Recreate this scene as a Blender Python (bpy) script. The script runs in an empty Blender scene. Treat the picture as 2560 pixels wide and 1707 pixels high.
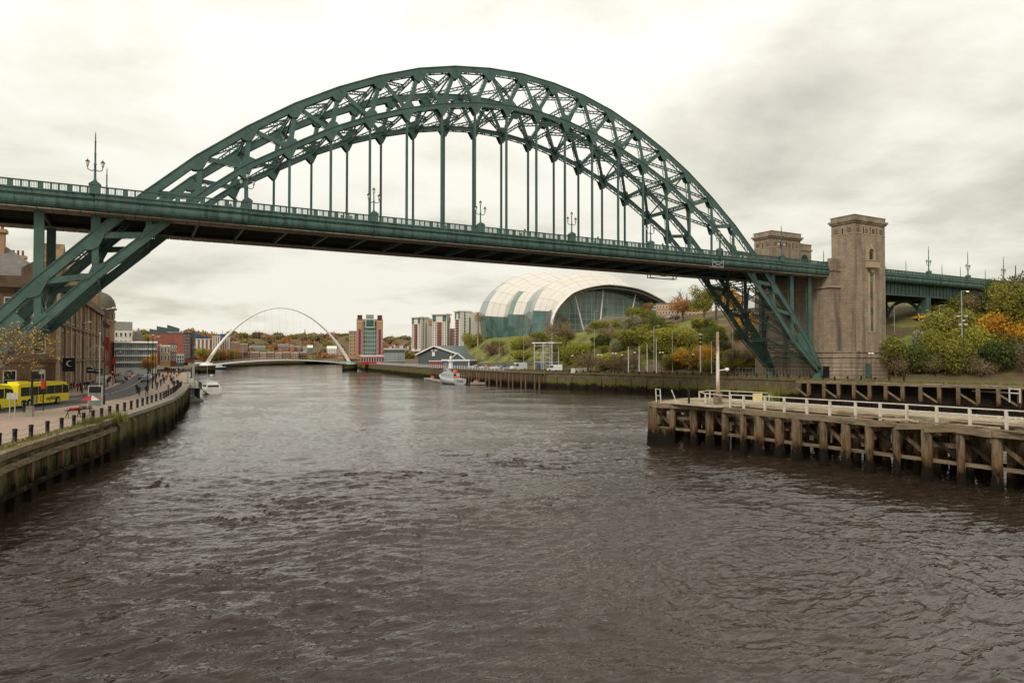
import bpy, math, random
import numpy as np
from mathutils import Vector, Matrix

SC = bpy.context.scene
COL = SC.collection
R = math.radians

# ------------------------------------------------------------------ camera
F, YAW, TILT = 1691.1, .50357, .0216
CP = (-60.12, -105.55, 10.0)
cd = bpy.data.cameras.new('camera')
cd.sensor_width = 36.0
cd.lens = F / 2560 * 36
cd.clip_start = .5
cd.clip_end = 8000
cam = bpy.data.objects.new('camera', cd)
cam.location = CP
cam.rotation_euler = (math.pi / 2 + TILT, 0, -YAW)
COL.objects.link(cam)
SC.camera = cam

# ------------------------------------------------------------------ world
SUN_EL, SUN_AZ = R(42), R(-70)       # azimuth measured from +y towards +x
W = bpy.data.worlds.new('World')
SC.world = W
W.use_nodes = True
nt = W.node_tree
for n in list(nt.nodes):
    nt.nodes.remove(n)


def nd(tree, typ, **kw):
    n = tree.nodes.new(typ)
    for k, v in kw.items():
        if k in n.inputs:
            n.inputs[k].default_value = v
        else:
            setattr(n, k, v)
    return n


def mth(tree, op, a, b=None, clamp=False):
    n = tree.nodes.new('ShaderNodeMath')
    n.operation = op
    n.use_clamp = clamp
    for i, v in enumerate((a, b)):
        if v is None:
            continue
        if isinstance(v, (int, float)):
            n.inputs[i].default_value = v
        else:
            tree.links.new(v, n.inputs[i])
    return n.outputs[0]


def ramp(tree, fac, stops):
    n = tree.nodes.new('ShaderNodeValToRGB')
    el = n.color_ramp.elements
    while len(el) < len(stops):
        el.new(.5)
    for e, (p, c) in zip(el, stops):
        e.position = p
        e.color = (*c, 1) if len(c) == 3 else c
    tree.links.new(fac, n.inputs[0])
    return n.outputs[0]


sky = nd(nt, 'ShaderNodeTexSky', sky_type='NISHITA')
sky.sun_disc = False
sky.sun_elevation = SUN_EL
sky.sun_rotation = SUN_AZ
tc = nd(nt, 'ShaderNodeTexCoord')
sep = nd(nt, 'ShaderNodeSeparateXYZ')
nt.links.new(tc.outputs['Generated'], sep.inputs[0])
zc = mth(nt, 'ADD', mth(nt, 'MAXIMUM', sep.outputs[2], 0.0), .16)
cmb = nd(nt, 'ShaderNodeCombineXYZ')
nt.links.new(mth(nt, 'DIVIDE', sep.outputs[0], zc), cmb.inputs[0])
nt.links.new(mth(nt, 'DIVIDE', sep.outputs[1], zc), cmb.inputs[1])
n1 = nd(nt, 'ShaderNodeTexNoise', Scale=.62, Detail=8.0, Roughness=.52, Distortion=.35)
n2 = nd(nt, 'ShaderNodeTexNoise', Scale=1.7, Detail=9.0, Roughness=.56, Distortion=.15)
mp = nd(nt, 'ShaderNodeMapping')
mp.inputs['Location'].default_value = (3.4, 7.9, 0)
mp.inputs['Rotation'].default_value = (0, 0, R(25))
nt.links.new(cmb.outputs[0], mp.inputs[0])
nt.links.new(mp.outputs[0], n1.inputs['Vector'])
nt.links.new(mp.outputs[0], n2.inputs['Vector'])
dens = mth(nt, 'ADD', mth(nt, 'MULTIPLY', n1.outputs['Fac'], .58), mth(nt, 'MULTIPLY', n2.outputs['Fac'], .42))
# denser grey cloud banks towards the west-south-west, brighter thin deck opposite
cdir = nd(nt, 'ShaderNodeVectorMath', operation='DOT_PRODUCT')
nt.links.new(tc.outputs['Generated'], cdir.inputs[0])
cdir.inputs[1].default_value = (.93, .34, .12)
heavy = mth(nt, 'MULTIPLY', mth(nt, 'SUBTRACT', cdir.outputs['Value'], .84, True), .8)
dens = mth(nt, 'ADD', mth(nt, 'MULTIPLY', mth(nt, 'SUBTRACT', dens, .5), 1.9), .515)
dens = mth(nt, 'ADD', dens, heavy)
# the cloud deck is thinnest round the veiled sun patch and thicker away from it
tdir = nd(nt, 'ShaderNodeVectorMath', operation='DOT_PRODUCT')
nt.links.new(tc.outputs['Generated'], tdir.inputs[0])
tdir.inputs[1].default_value = (.61, .66, .44)
dens = mth(nt, 'SUBTRACT', dens, mth(nt, 'MULTIPLY', mth(nt, 'SUBTRACT', tdir.outputs['Value'], .84, True), .85))
cloud = ramp(nt, dens, [(.38, (1.06, 1.05, .99)), (.48, (.97, .955, .87)), (.57, (.84, .82, .735)), (.80, (.56, .55, .50))])
# an overcast sky is dimmer at the horizon than overhead
hz = ramp(nt, sep.outputs[2], [(0.0, (.80, .785, .73)), (.16, (.84, .83, .77)), (.42, (1.03, 1.02, .99)), (1.0, (1.0, 1.0, 1.0))])
mul = nd(nt, 'ShaderNodeMixRGB', blend_type='MULTIPLY', Fac=1.0)
nt.links.new(cloud, mul.inputs[1])
nt.links.new(hz, mul.inputs[2])
bg1 = nd(nt, 'ShaderNodeBackground', Strength=.07)
nt.links.new(sky.outputs[0], bg1.inputs[0])
bg2 = nd(nt, 'ShaderNodeBackground', Strength=.87)
nt.links.new(mul.outputs[0], bg2.inputs[0])
mx = nd(nt, 'ShaderNodeMixShader', Fac=.93)
nt.links.new(bg1.outputs[0], mx.inputs[1])
nt.links.new(bg2.outputs[0], mx.inputs[2])
out = nd(nt, 'ShaderNodeOutputWorld')
nt.links.new(mx.outputs[0], out.inputs[0])

sl = bpy.data.lights.new('sun', 'SUN')
sl.energy = 1.5
sl.angle = R(18)
sl.color = (1.0, .95, .86)
sun = bpy.data.objects.new('sun', sl)
sd = Vector((math.sin(SUN_AZ) * math.cos(SUN_EL), math.cos(SUN_AZ) * math.cos(SUN_EL), math.sin(SUN_EL)))
sd = Vector((-.62, -.45, .64)).normalized()
sky.sun_elevation = math.asin(sd.z)
sky.sun_rotation = math.atan2(sd.x, sd.y)
sun.rotation_euler = sd.to_track_quat('Z', 'Y').to_euler()
COL.objects.link(sun)

SC.view_settings.view_transform = 'Standard'
SC.view_settings.look = 'None'
SC.view_settings.exposure = 0.32
SC.view_settings.gamma = 1.0
SC.view_settings.use_curve_mapping = False
SC.cycles.max_bounces = 6
SC.cycles.diffuse_bounces = 3
SC.cycles.glossy_bounces = 3
SC.cycles.transmission_bounces = 3
SC.cycles.transparent_max_bounces = 8

# ------------------------------------------------------------------ survey helpers
cs, sn, ct, st = math.cos(YAW), math.sin(YAW), math.cos(TILT), math.sin(TILT)


def ray(px, py):
    a = (px - 1280) / F
    b = -(py - 853.5) / F
    fw, up = ct - b * st, st + b * ct
    return Vector((a * cs + fw * sn, -a * sn + fw * cs, up))


def gz(px, py, z):
    r = ray(px, py)
    return Vector(CP) + r * ((z - CP[2]) / r.z)


def gy(px, py, y):
    r = ray(px, py)
    return Vector(CP) + r * ((y - CP[1]) / r.y)


def gx(px, x):
    r = ray(px, 853)
    return Vector(CP) + r * ((x - CP[0]) / r.x)


def at(px, py, d):
    return Vector(CP) + ray(px, py) * d


ORD = ('first second third fourth fifth sixth seventh eighth ninth tenth eleventh twelfth thirteenth fourteenth fifteenth '
       'sixteenth seventeenth eighteenth nineteenth twentieth').split()
ORD += ['twenty-' + o for o in ORD[:9]] + ['thirtieth'] + ['thirty-' + o for o in ORD[:9]] + ['fortieth'] + ['forty-' + o for o in ORD[:9]]


# ------------------------------------------------------------------ mesh builder
class MB:
    def __init__(s):
        s.v, s.f, s.m, s.sm = [], [], [], []

    def add(s, vs, fs, m=0, smooth=False):
        b = len(s.v)
        s.v.extend([tuple(v) for v in vs])
        for f in fs:
            s.f.append([i + b for i in f])
            s.m.append(m)
            s.sm.append(smooth)

    BF = [(0, 3, 2, 1), (4, 5, 6, 7), (0, 1, 5, 4), (1, 2, 6, 5), (2, 3, 7, 6), (3, 0, 4, 7)]

    def box(s, x0, x1, y0, y1, z0, z1, m=0):
        s.add([(x0, y0, z0), (x1, y0, z0), (x1, y1, z0), (x0, y1, z0), (x0, y0, z1), (x1, y0, z1), (x1, y1, z1), (x0, y1, z1)], s.BF, m)

    def obox(s, o, u, v, w, m=0):
        o, u, v, w = map(Vector, (o, u, v, w))
        s.add([o, o + u, o + u + v, o + v, o + w, o + u + w, o + u + v + w, o + v + w], s.BF, m)

    def bar(s, a, b, w, h, up=(0, 0, 1), m=0, ext=0):
        a, b = Vector(a), Vector(b)
        d = (b - a)
        if d.length < 1e-6:
            return
        d.normalize()
        a, b = a - d * ext, b + d * ext
        up = Vector(up)
        sd_ = d.cross(up)
        if sd_.length < 1e-4:
            sd_ = d.cross(Vector((1, 0, 0)))
        sd_.normalize()
        up = sd_.cross(d).normalized()
        s.obox(a - sd_ * w / 2 - up * h / 2, b - a, sd_ * w, up * h, m) if False else s.add(
            [p + sd_ * (w / 2 * i) + up * (h / 2 * j) for p in (a, b) for (i, j) in ((-1, -1), (1, -1), (1, 1), (-1, 1))],
            [(0, 1, 2, 3), (7, 6, 5, 4), (0, 4, 5, 1), (1, 5, 6, 2), (2, 6, 7, 3), (3, 7, 4, 0)], m)

    def tube(s, pts, r, n=8, m=0, smooth=True, cap=True):
        pts = [Vector(p) for p in pts]
        rs = r if isinstance(r, (list, tuple)) else [r] * len(pts)
        vs, fs = [], []
        for i, p in enumerate(pts):
            d = (pts[min(i + 1, len(pts) - 1)] - pts[max(i - 1, 0)]).normalized()
            a = d.cross(Vector((0, 0, 1)))
            if a.length < 1e-3:
                a = d.cross(Vector((1, 0, 0)))
            a.normalize()
            b = d.cross(a)
            for k in range(n):
                t = 2 * math.pi * k / n
                vs.append(p + (a * math.cos(t) + b * math.sin(t)) * rs[i])
        for i in range(len(pts) - 1):
            for k in range(n):
                fs.append((i * n + k, i * n + (k + 1) % n, (i + 1) * n + (k + 1) % n, (i + 1) * n + k))
        s.add(vs, fs, m, smooth)
        if cap:
            s.add(vs[:n], [tuple(range(n))], m)
            s.add(vs[-n:], [tuple(range(n - 1, -1, -1))], m)

    def lathe(s, c, prof, n=12, m=0, smooth=True):
        c = Vector(c)
        vs, fs = [], []
        for r, z in prof:
            for k in range(n):
                t = 2 * math.pi * k / n
                vs.append(c + Vector((r * math.cos(t), r * math.sin(t), z)))
        for i in range(len(prof) - 1):
            for k in range(n):
                fs.append((i * n + k, i * n + (k + 1) % n, (i + 1) * n + (k + 1) % n, (i + 1) * n + k))
        s.add(vs, fs, m, smooth)
        s.add(vs[-n:], [tuple(range(n))], m)
        s.add(vs[:n], [tuple(range(n - 1, -1, -1))], m)

    def prism(s, poly, z0, z1, m=0, axis='z'):
        n = len(poly)

        def P(p, z):
            return (p[0], p[1], z) if axis == 'z' else ((p[0], z, p[1]) if axis == 'y' else (z, p[0], p[1]))
        vs = [P(p, z0) for p in poly] + [P(p, z1) for p in poly]
        fs = [tuple(range(n - 1, -1, -1)), tuple(range(n, 2 * n))] + [(i, (i + 1) % n, n + (i + 1) % n, n + i) for i in range(n)]
        s.add(vs, fs, m)

    def grid(s, P, m=0, smooth=True):
        nu, nv = len(P), len(P[0])
        vs = [p for r_ in P for p in r_]
        fs = [(i * nv + j, (i + 1) * nv + j, (i + 1) * nv + j + 1, i * nv + j + 1) for i in range(nu - 1) for j in range(nv - 1)]
        s.add(vs, fs, m, smooth)

    def zig(s, a, b, up, h, step, w, m=0):
        """lacing: two flat chords and a zigzag between them"""
        a, b, up = Vector(a), Vector(b), Vector(up).normalized()
        d = b - a
        n = max(2, int(d.length / step))
        for k in (-1, 1):
            s.bar(a + up * (h / 2 * k), b + up * (h / 2 * k), w * 1.5, w * 1.5, up, m)
        for i in range(n):
            k = 1 if i % 2 else -1
            s.bar(a + d * (i / n) + up * (h / 2 * k), a + d * ((i + 1) / n) - up * (h / 2 * k), w * .8, w, up, m)

    def mesh(s, name, mats):
        me = bpy.data.meshes.new(name)
        me.from_pydata(s.v, [], s.f)
        for mt in (mats if isinstance(mats, (list, tuple)) else [mats]):
            me.materials.append(mt)
        me.polygons.foreach_set('material_index', s.m)
        me.polygons.foreach_set('use_smooth', s.sm)
        me.update()
        return me

    def build(s, name, mats, parent=None, loc=None):
        return obj(name, s.mesh(name, mats), parent, loc)


def obj(name, me, parent=None, loc=None):
    o = bpy.data.objects.new(name, me)
    COL.objects.link(o)
    if parent is not None:
        o.parent = parent
        if loc is None and parent.type == 'EMPTY' and parent.get('w'):
            loc = -parent.location
    if loc is not None:
        o.location = loc
    return o


def tag(o, label=None, cat=None, group=None, kind=None):
    for k, v in (('label', label), ('category', cat), ('group', group), ('kind', kind)):
        if v:
            o[k] = v
    return o


def thing(name, label, cat, loc=(0, 0, 0), group=None, rz=0, world=True):
    o = bpy.data.objects.new(name, None)
    COL.objects.link(o)
    o.location = loc
    o.rotation_euler.z = rz
    o.empty_display_size = .2
    if world:
        o['w'] = 1
    return tag(o, label, cat, group)


def dup(root, loc, rz=None, label=None, group=None, color=None, scale=None):
    r = root.copy()
    COL.objects.link(r)
    r.location = loc
    if rz is not None:
        r.rotation_euler.z = rz
    if label:
        r['label'] = label
    if group:
        r['group'] = group
    if scale is not None:
        r.scale = scale if isinstance(scale, (tuple, list)) else (scale,) * 3
    if color:
        r.color = color
    for ch in root.children:
        c = ch.copy()
        COL.objects.link(c)
        c.parent = r
        if color:
            c.color = color
        for g in ch.children:
            d = g.copy()
            COL.objects.link(d)
            d.parent = c
            if color:
                d.color = color
    return r


def struct(o):
    o['kind'] = 'structure'
    return o


# ------------------------------------------------------------------ materials
def mat(name, col, rough=.7, var=.25, scale=1.0, metal=0, bump=0, bscale=None, stretch=(1, 1, 1), col2=None, spec=.3, objcol=False, detail=6):
    m = bpy.data.materials.new(name)
    m.use_nodes = True
    t = m.node_tree
    b = t.nodes['Principled BSDF']
    b.inputs['Roughness'].default_value = rough
    b.inputs['Metallic'].default_value = metal
    b.inputs['Specular IOR Level'].default_value = spec
    g = nd(t, 'ShaderNodeNewGeometry')
    mpn = nd(t, 'ShaderNodeMapping')
    mpn.inputs['Scale'].default_value = stretch
    t.links.new(g.outputs['Position'], mpn.inputs[0])
    n = nd(t, 'ShaderNodeTexNoise', Scale=scale, Detail=float(detail), Roughness=.6)
    t.links.new(mpn.outputs[0], n.inputs['Vector'])
    lo = tuple(c * (1 - var) for c in col)
    hi = tuple(min(1, c * (1 + var)) for c in (col2 or col))
    c = ramp(t, n.outputs['Fac'], [(.3, lo), (.7, hi)])
    if objcol:
        oi = nd(t, 'ShaderNodeObjectInfo')
        mu = nd(t, 'ShaderNodeMixRGB', blend_type='MULTIPLY', Fac=1.0)
        t.links.new(c, mu.inputs[1])
        t.links.new(oi.outputs['Color'], mu.inputs[2])
        c = mu.outputs[0]
    t.links.new(c, b.inputs['Base Color'])
    if bump:
        n2_ = nd(t, 'ShaderNodeTexNoise', Scale=bscale or scale * 4, Detail=5.0, Roughness=.6)
        t.links.new(mpn.outputs[0], n2_.inputs['Vector'])
        bp = nd(t, 'ShaderNodeBump', Strength=bump, Distance=.1)
        t.links.new(n2_.outputs['Fac'], bp.inputs['Height'])
        t.links.new(bp.outputs[0], b.inputs['Normal'])
    m['c'] = 0
    return m


def layer(m, col, lo, hi, scale=.5, stretch=(1, 1, 1), amount=1.0, zlo=None, zhi=None, detail=5):
    """lay a second colour (rust, algae, grime) over a material where a noise passes lo..hi, optionally only below a height"""
    t = m.node_tree
    b = t.nodes['Principled BSDF']
    src = b.inputs['Base Color'].links[0].from_socket
    g = nd(t, 'ShaderNodeNewGeometry')
    mpn = nd(t, 'ShaderNodeMapping')
    mpn.inputs['Scale'].default_value = stretch
    t.links.new(g.outputs['Position'], mpn.inputs[0])
    n = nd(t, 'ShaderNodeTexNoise', Scale=scale, Detail=float(detail), Roughness=.65)
    t.links.new(mpn.outputs[0], n.inputs['Vector'])
    mr = nd(t, 'ShaderNodeMapRange')
    mr.inputs['From Min'].default_value = lo
    mr.inputs['From Max'].default_value = hi
    if zlo is not None:
        sp = nd(t, 'ShaderNodeSeparateXYZ')
        t.links.new(g.outputs['Position'], sp.inputs[0])
        h = mth(t, 'ADD', sp.outputs[2], mth(t, 'MULTIPLY', mth(t, 'SUBTRACT', n.outputs['Fac'], .5), 3.4))
        mr.inputs['From Min'].default_value = zhi
        mr.inputs['From Max'].default_value = zlo
        t.links.new(h, mr.inputs['Value'])
    else:
        t.links.new(n.outputs['Fac'], mr.inputs['Value'])
    x = nd(t, 'ShaderNodeMixRGB')
    t.links.new(mth(t, 'MULTIPLY', mr.outputs[0], amount), x.inputs[0])
    t.links.new(src, x.inputs[1])
    x.inputs[2].default_value = (*col, 1)
    t.links.new(x.outputs[0], b.inputs['Base Color'])
    return m


def brick(m, w, h, mortar, size=.012, amount=.8, dark=.55, wob=.25):
    """courses of masonry on upright faces"""
    t = m.node_tree
    b = t.nodes['Principled BSDF']
    src = b.inputs['Base Color'].links[0].from_socket
    g = nd(t, 'ShaderNodeNewGeometry')
    sp = nd(t, 'ShaderNodeSeparateXYZ')
    t.links.new(g.outputs['Position'], sp.inputs[0])
    cb = nd(t, 'ShaderNodeCombineXYZ')
    t.links.new(mth(t, 'ADD', sp.outputs[0], sp.outputs[1]), cb.inputs[0])
    t.links.new(sp.outputs[2], cb.inputs[1])
    br = nd(t, 'ShaderNodeTexBrick', Scale=1.0)
    br.inputs['Mortar Size'].default_value = size
    br.inputs['Mortar Smooth'].default_value = .3
    br.inputs['Brick Width'].default_value = w
    br.inputs['Row Height'].default_value = h
    br.inputs['Color1'].default_value = (1 + wob, 1 + wob, 1 + wob, 1)
    br.inputs['Color2'].default_value = (1 - wob, 1 - wob, 1 - wob, 1)
    br.inputs['Mortar'].default_value = (dark, dark, dark, 1)
    t.links.new(cb.outputs[0], br.inputs['Vector'])
    x = nd(t, 'ShaderNodeMixRGB', blend_type='MULTIPLY', Fac=amount)
    t.links.new(src, x.inputs[1])
    t.links.new(br.outputs['Color'], x.inputs[2])
    t.links.new(x.outputs[0], b.inputs['Base Color'])
    return m


M = {}
M['green'] = layer(layer(mat('green paint', (.066, .124, .104), .5, .22, .35, bump=.05, bscale=3), (.12, .07, .04), .60, .72, 1.2, (1, 1, .5), .55),
                   (.02, .05, .042), .55, .7, .5, (1, 1, .25), .5)
M['greenf'] = layer(layer(mat('fascia green paint', (.075, .138, .116), .5, .2, .4), (.022, .05, .042), .48, .62, .9, (1.4, 1.4, .15), .75),
                    (.16, .09, .05), .64, .72, 1.6, (1, 1, .6), .6)
M['soffit'] = layer(mat('weathered soffit plate', (.36, .315, .24), .8, .25, .6), (.12, .07, .04), .5, .7, 1.0, (.6, 2, 1), .8)
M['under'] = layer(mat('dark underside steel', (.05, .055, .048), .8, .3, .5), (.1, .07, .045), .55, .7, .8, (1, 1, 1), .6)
M['granite'] = brick(layer(mat('granite', (.315, .245, .172), .85, .2, .5, bump=.1, bscale=5), (.125, .10, .075), .47, .66, .22, (1.9, 1.9, .16), .9), 1.4, .6, .5, .04, .75, .5, .12)
M['sand'] = brick(layer(mat('sandstone', (.275, .17, .088), .85, .2, .6), (.09, .065, .045), .48, .66, .4, (1, 1, .35), .8), .8, .38, .5, .02, .6, .6, .1)
M['sanddark'] = layer(mat('sooty sandstone', (.17, .115, .075), .85, .25, .6), (.05, .04, .035), .5, .66, .5, (1, 1, .4), .7)
M['trim'] = layer(mat('pale stone trim', (.42, .32, .21), .85, .15, .8), (.16, .12, .09), .5, .7, .7, (1, 1, .4), .7)
M['redbrick'] = brick(mat('red brick', (.25, .085, .055), .85, .2, .7), .45, .15, .5, .01, .5, .7, .15)
M['buff'] = mat('buff brick', (.40, .25, .13), .85, .12, .5)
M['tan'] = mat('tan panel', (.52, .33, .17), .8, .08, .4)
M['white'] = layer(mat('white paint', (.78, .76, .70), .5, .06, .8), (.42, .37, .3), .58, .75, .8, (1, 1, .4), .5)
M['rail'] = layer(mat('weathered white paint', (.58, .54, .45), .6, .1, 1.5), (.3, .22, .14), .56, .68, 2.2, (1, 1, .6), .7)
M['cream'] = mat('cream render', (.68, .64, .55), .8, .06, .4)
M['concrete'] = layer(mat('concrete', (.29, .26, .21), .85, .15, .8), (.2, .18, .15), .5, .7, .5, (1, 1, .3), .6)
M['slate'] = layer(mat('slate roof', (.17, .16, .145), .7, .2, .8), (.3, .27, .22), .55, .7, 1.2, (1, 1, 1), .5)
M['grey'] = mat('grey cladding', (.085, .10, .10), .5, .12, .5)
M['steel'] = mat('galvanised steel', (.42, .42, .40), .45, .1, 2, metal=.3)
M['black'] = mat('black paint', (.012, .013, .014), .45, .3, 3)
M['rubber'] = mat('tyre rubber', (.012, .012, .012), .8, .2, 8)
M['asphalt'] = layer(mat('asphalt', (.085, .082, .08), .85, .15, 1.2, bump=.1, bscale=12), (.14, .13, .12), .52, .7, .3, (1, .3, 1), .5)
M['pave'] = layer(mat('pavement flags', (.37, .275, .2), .85, .1, .9), (.24, .18, .135), .52, .68, .4, (1, 1, 1), .6)
M['line'] = mat('road marking', (.6, .58, .53), .7, .2, 4)
M['red'] = mat('red paint', (.42, .02, .02), .5, .15, 2)
M['orange'] = mat('orange paint', (.75, .14, .03), .5, .1, 2)
M['yellow'] = mat('yellow bus paint', (.80, .66, .02), .25, .05, 1.5, spec=.5)
M['purple'] = mat('purple banner cloth', (.17, .03, .16), .8, .25, .5)
M['blue'] = mat('blue paint', (.02, .09, .24), .5, .15, 2)
M['green2'] = mat('pale green paint', (.22, .42, .34), .5, .1, 2)
M['navy'] = mat('naval grey paint', (.43, .47, .46), .45, .08, 1.5)
M['car'] = mat('car paint', (1, 1, 1), .25, .03, 2, spec=.6, objcol=True)
M['cloth'] = mat('jacket cloth', (1, 1, 1), .9, .15, 6, objcol=True)
M['denim'] = mat('dark trousers', (.03, .035, .05), .9, .2, 6)
M['skin'] = mat('skin', (.52, .30, .2), .6, .08, 6)
M['hair'] = mat('hair', (.05, .03, .02), .8, .3, 8)
M['grass'] = layer(mat('grass bank', (.17, .19, .035), .95, .35, .25, bump=.4, bscale=1.5), (.16, .12, .055), .5, .66, .12, (1, 1, 1), .8)
M['earth'] = layer(mat('leaf litter', (.13, .09, .05), .95, .3, .6, bump=.3, bscale=2), (.12, .13, .03), .52, .66, .25, (1, 1, 1), .8)
M['weed'] = mat('weeds', (.17, .16, .035), .9, .35, .8)
M['timber'] = layer(layer(layer(mat('weathered timber', (.185, .135, .085), .9, .4, 1.6, stretch=(2.2, 2.2, .25), bump=.8, bscale=6, spec=.06), (.035, .026, .018), .52, .62, 3.0, (1.4, 1.4, .16), .75),
                    (.19, .10, .035), 0, 0, 1.2, (2, 2, .5), .6, 1.9, 3.0), (.012, .010, .008), 0, 0, 1.3, (1.5, 1.5, .8), .98, 1.1, 2.3)
M['shadewood'] = mat('shade dark timber', (.028, .022, .016), .95, .4, 2, spec=.06)  # near-black timber, the shade under the decks put into its colour
M['board'] = layer(layer(mat('bleached deck board', (.43, .35, .24), .9, .3, 2.5, stretch=(1.5, .35, 1)), (.2, .16, .11), .5, .64, 2.6, (2.5, .25, 1), .8), (.15, .15, .05), .6, .7, .5, (1, 1, 1), .6)
M['beam'] = layer(layer(mat('long weathered beam', (.225, .172, .108), .9, .3, 2, stretch=(2, .3, 2), bump=.5, bscale=6, spec=.06), (.10, .075, .05), .5, .62, 2.4, (1.5, .22, 1.5), .75), (.16, .15, .045), .56, .68, .7, (1, .6, 1), .6)
M['wall'] = layer(layer(layer(mat('quay wall concrete', (.165, .14, .075), .9, .25, .7, bump=.4, bscale=2, spec=.06), (.075, .06, .035), .48, .62, .6, (1, 1, .22), .8),
                        (.085, .085, .018), 0, 0, .5, (1, 1, .5), .6, 1.6, 2.4), (.014, .012, .009), 0, 0, .8, (1, 1, .6), .96, .9, 2.0)
M['wallr'] = layer(layer(layer(mat('old quay wall masonry', (.13, .10, .065), .9, .35, .9, bump=.5, bscale=2, spec=.06), (.17, .14, .06), .5, .64, .7, (1, 1, .6), .7),
                         (.12, .125, .02), 0, 0, .5, (1, 1, .8), .9, 2.2, 3.0), (.016, .013, .010), 0, 0, .5, (1, 1, 1), .97, 1.3, 2.0)
M['rustpole'] = layer(mat('pole paint', (.66, .60, .48), .6, .1, 1.5), (.30, .14, .06), .45, .6, .9, (1, 1, .35), .85)


def glass(name, col, rough=.06, var=.3, scale=.35, spec=.5):
    return mat(name, col, rough, var, scale, spec=spec, stretch=(1, 1, 1))


M['glass'] = glass('window glass', (.035, .04, .042), .06)
M['tglass'] = glass('green tinted glass', (.055, .12, .10), .05, .45, .12)
M['tglass2'] = glass('pale green glass', (.20, .27, .235), .05, .25, .15)
M['tglass3'] = glass('hall window glass', (.13, .19, .16), .05, .3, .12)
M['shell'] = mat('stainless roof panel', (.70, .645, .56), .36, .04, .3, metal=.0, spec=.6)
M['shell2'] = mat('pale steel trim', (.56, .58, .55), .4, .06, .6)


def emis(name, col, s):
    m = bpy.data.materials.new(name)
    m.use_nodes = True
    b = m.node_tree.nodes['Principled BSDF']
    b.inputs['Base Color'].default_value = (*col, 1)
    b.inputs['Emission Color'].default_value = (*col, 1)
    b.inputs['Emission Strength'].default_value = s
    return m


M['redlamp'] = emis('lit red signal', (1, .05, .02), 1.5)
M['amber'] = emis('lit street lamp', (1, .62, .3), 2.0)
M['lampglass'] = mat('lantern glass', (.62, .58, .5), .3, .05, 2)


def leafmat(name, dark, light, trans=.35):
    m = bpy.data.materials.new(name)
    m.use_nodes = True
    t = m.node_tree
    b = t.nodes['Principled BSDF']
    b.inputs['Roughness'].default_value = .75
    b.inputs['Specular IOR Level'].default_value = .15
    a = nd(t, 'ShaderNodeAttribute', attribute_name='leafv')
    g = nd(t, 'ShaderNodeNewGeometry')
    n = nd(t, 'ShaderNodeTexNoise', Scale=.45, Detail=3.0)
    t.links.new(g.outputs['Position'], n.inputs['Vector'])
    oi = nd(t, 'ShaderNodeObjectInfo')
    f = mth(t, 'ADD', mth(t, 'MULTIPLY', a.outputs['Fac'], .5), mth(t, 'MULTIPLY', n.outputs['Fac'], .7))
    f = mth(t, 'ADD', f, mth(t, 'MULTIPLY', mth(t, 'SUBTRACT', oi.outputs['Random'], .5), .35))
    c = ramp(t, f, [(.25, dark), (.9, light)])
    t.links.new(c, b.inputs['Base Color'])
    tr = nd(t, 'ShaderNodeBsdfTranslucent')
    t.links.new(c, tr.inputs[0])
    ms = nd(t, 'ShaderNodeMixShader', Fac=trans)
    t.links.new(b.outputs[0], ms.inputs[1])
    t.links.new(tr.outputs[0], ms.inputs[2])
    t.links.new(ms.outputs[0], t.nodes['Material Output'].inputs[0])
    return m


LM = {'olive': leafmat('olive leaves', (.108, .112, .023), (.415, .377, .077)),
      'yellowgreen': leafmat('yellow green leaves', (.138, .146, .023), (.461, .430, .077)),
      'brown': leafmat('brown leaves', (.131, .092, .053), (.400, .300, .161)),
      'dark': leafmat('dark green leaves', (.040, .061, .020), (.185, .230, .054)),
      'orange': leafmat('orange leaves', (.384, .185, .023), (.950, .583, .077)),
      'pale': leafmat('pale grey green leaves', (.185, .185, .092), (.492, .476, .307)),
      'yellow': leafmat('bright yellow leaves', (.768, .522, .031), (1.088, .845, .102)),
      'rust': leafmat('rusty brown leaves', (.246, .115, .046), (.553, .292, .108))}
M['bark'] = mat('bark', (.13, .095, .065), .9, .3, 3)
M['twig'] = mat('bare twigs', (.20, .145, .10), .9, .25, 3)

# ================================================================== RIVER
def np_mesh(name, V, Q, mats, smooth=True):
    me = bpy.data.meshes.new(name)
    me.vertices.add(len(V))
    me.vertices.foreach_set('co', V.astype(np.float32).ravel())
    me.loops.add(Q.size)
    me.loops.foreach_set('vertex_index', Q.astype(np.int32).ravel())
    me.polygons.add(len(Q))
    k = Q.shape[1]
    me.polygons.foreach_set('loop_start', np.arange(0, Q.size, k, dtype=np.int32))
    me.polygons.foreach_set('loop_total', np.full(len(Q), k, dtype=np.int32))
    me.polygons.foreach_set('use_smooth', np.full(len(Q), smooth))
    for m_ in (mats if isinstance(mats, (list, tuple)) else [mats]):
        me.materials.append(m_)
    me.update(calc_edges=True)
    return me


def spaced(lo, hi, d0, d1, fine0, fine1, g=1.05):
    """samples: step d0 between fine0 and fine1, growing outwards"""
    c = list(np.arange(fine0, fine1 + 1e-6, d0))
    x, d = fine1, d0
    while x < hi:
        d *= g
        x += d
        c.append(x)
    x, d = fine0, d0
    pre = []
    while x > lo:
        d *= g
        x -= d
        pre.append(x)
    return np.array(pre[::-1] + c)


rng = np.random.default_rng(7)
xs = spaced(-2500, 2500, .17, 0, -71, 6, 1.03)
ys = spaced(-260, 4000, .13, 0, -96, -66, 1.014)
X, Y = np.meshgrid(xs, ys, indexing='ij')


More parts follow.
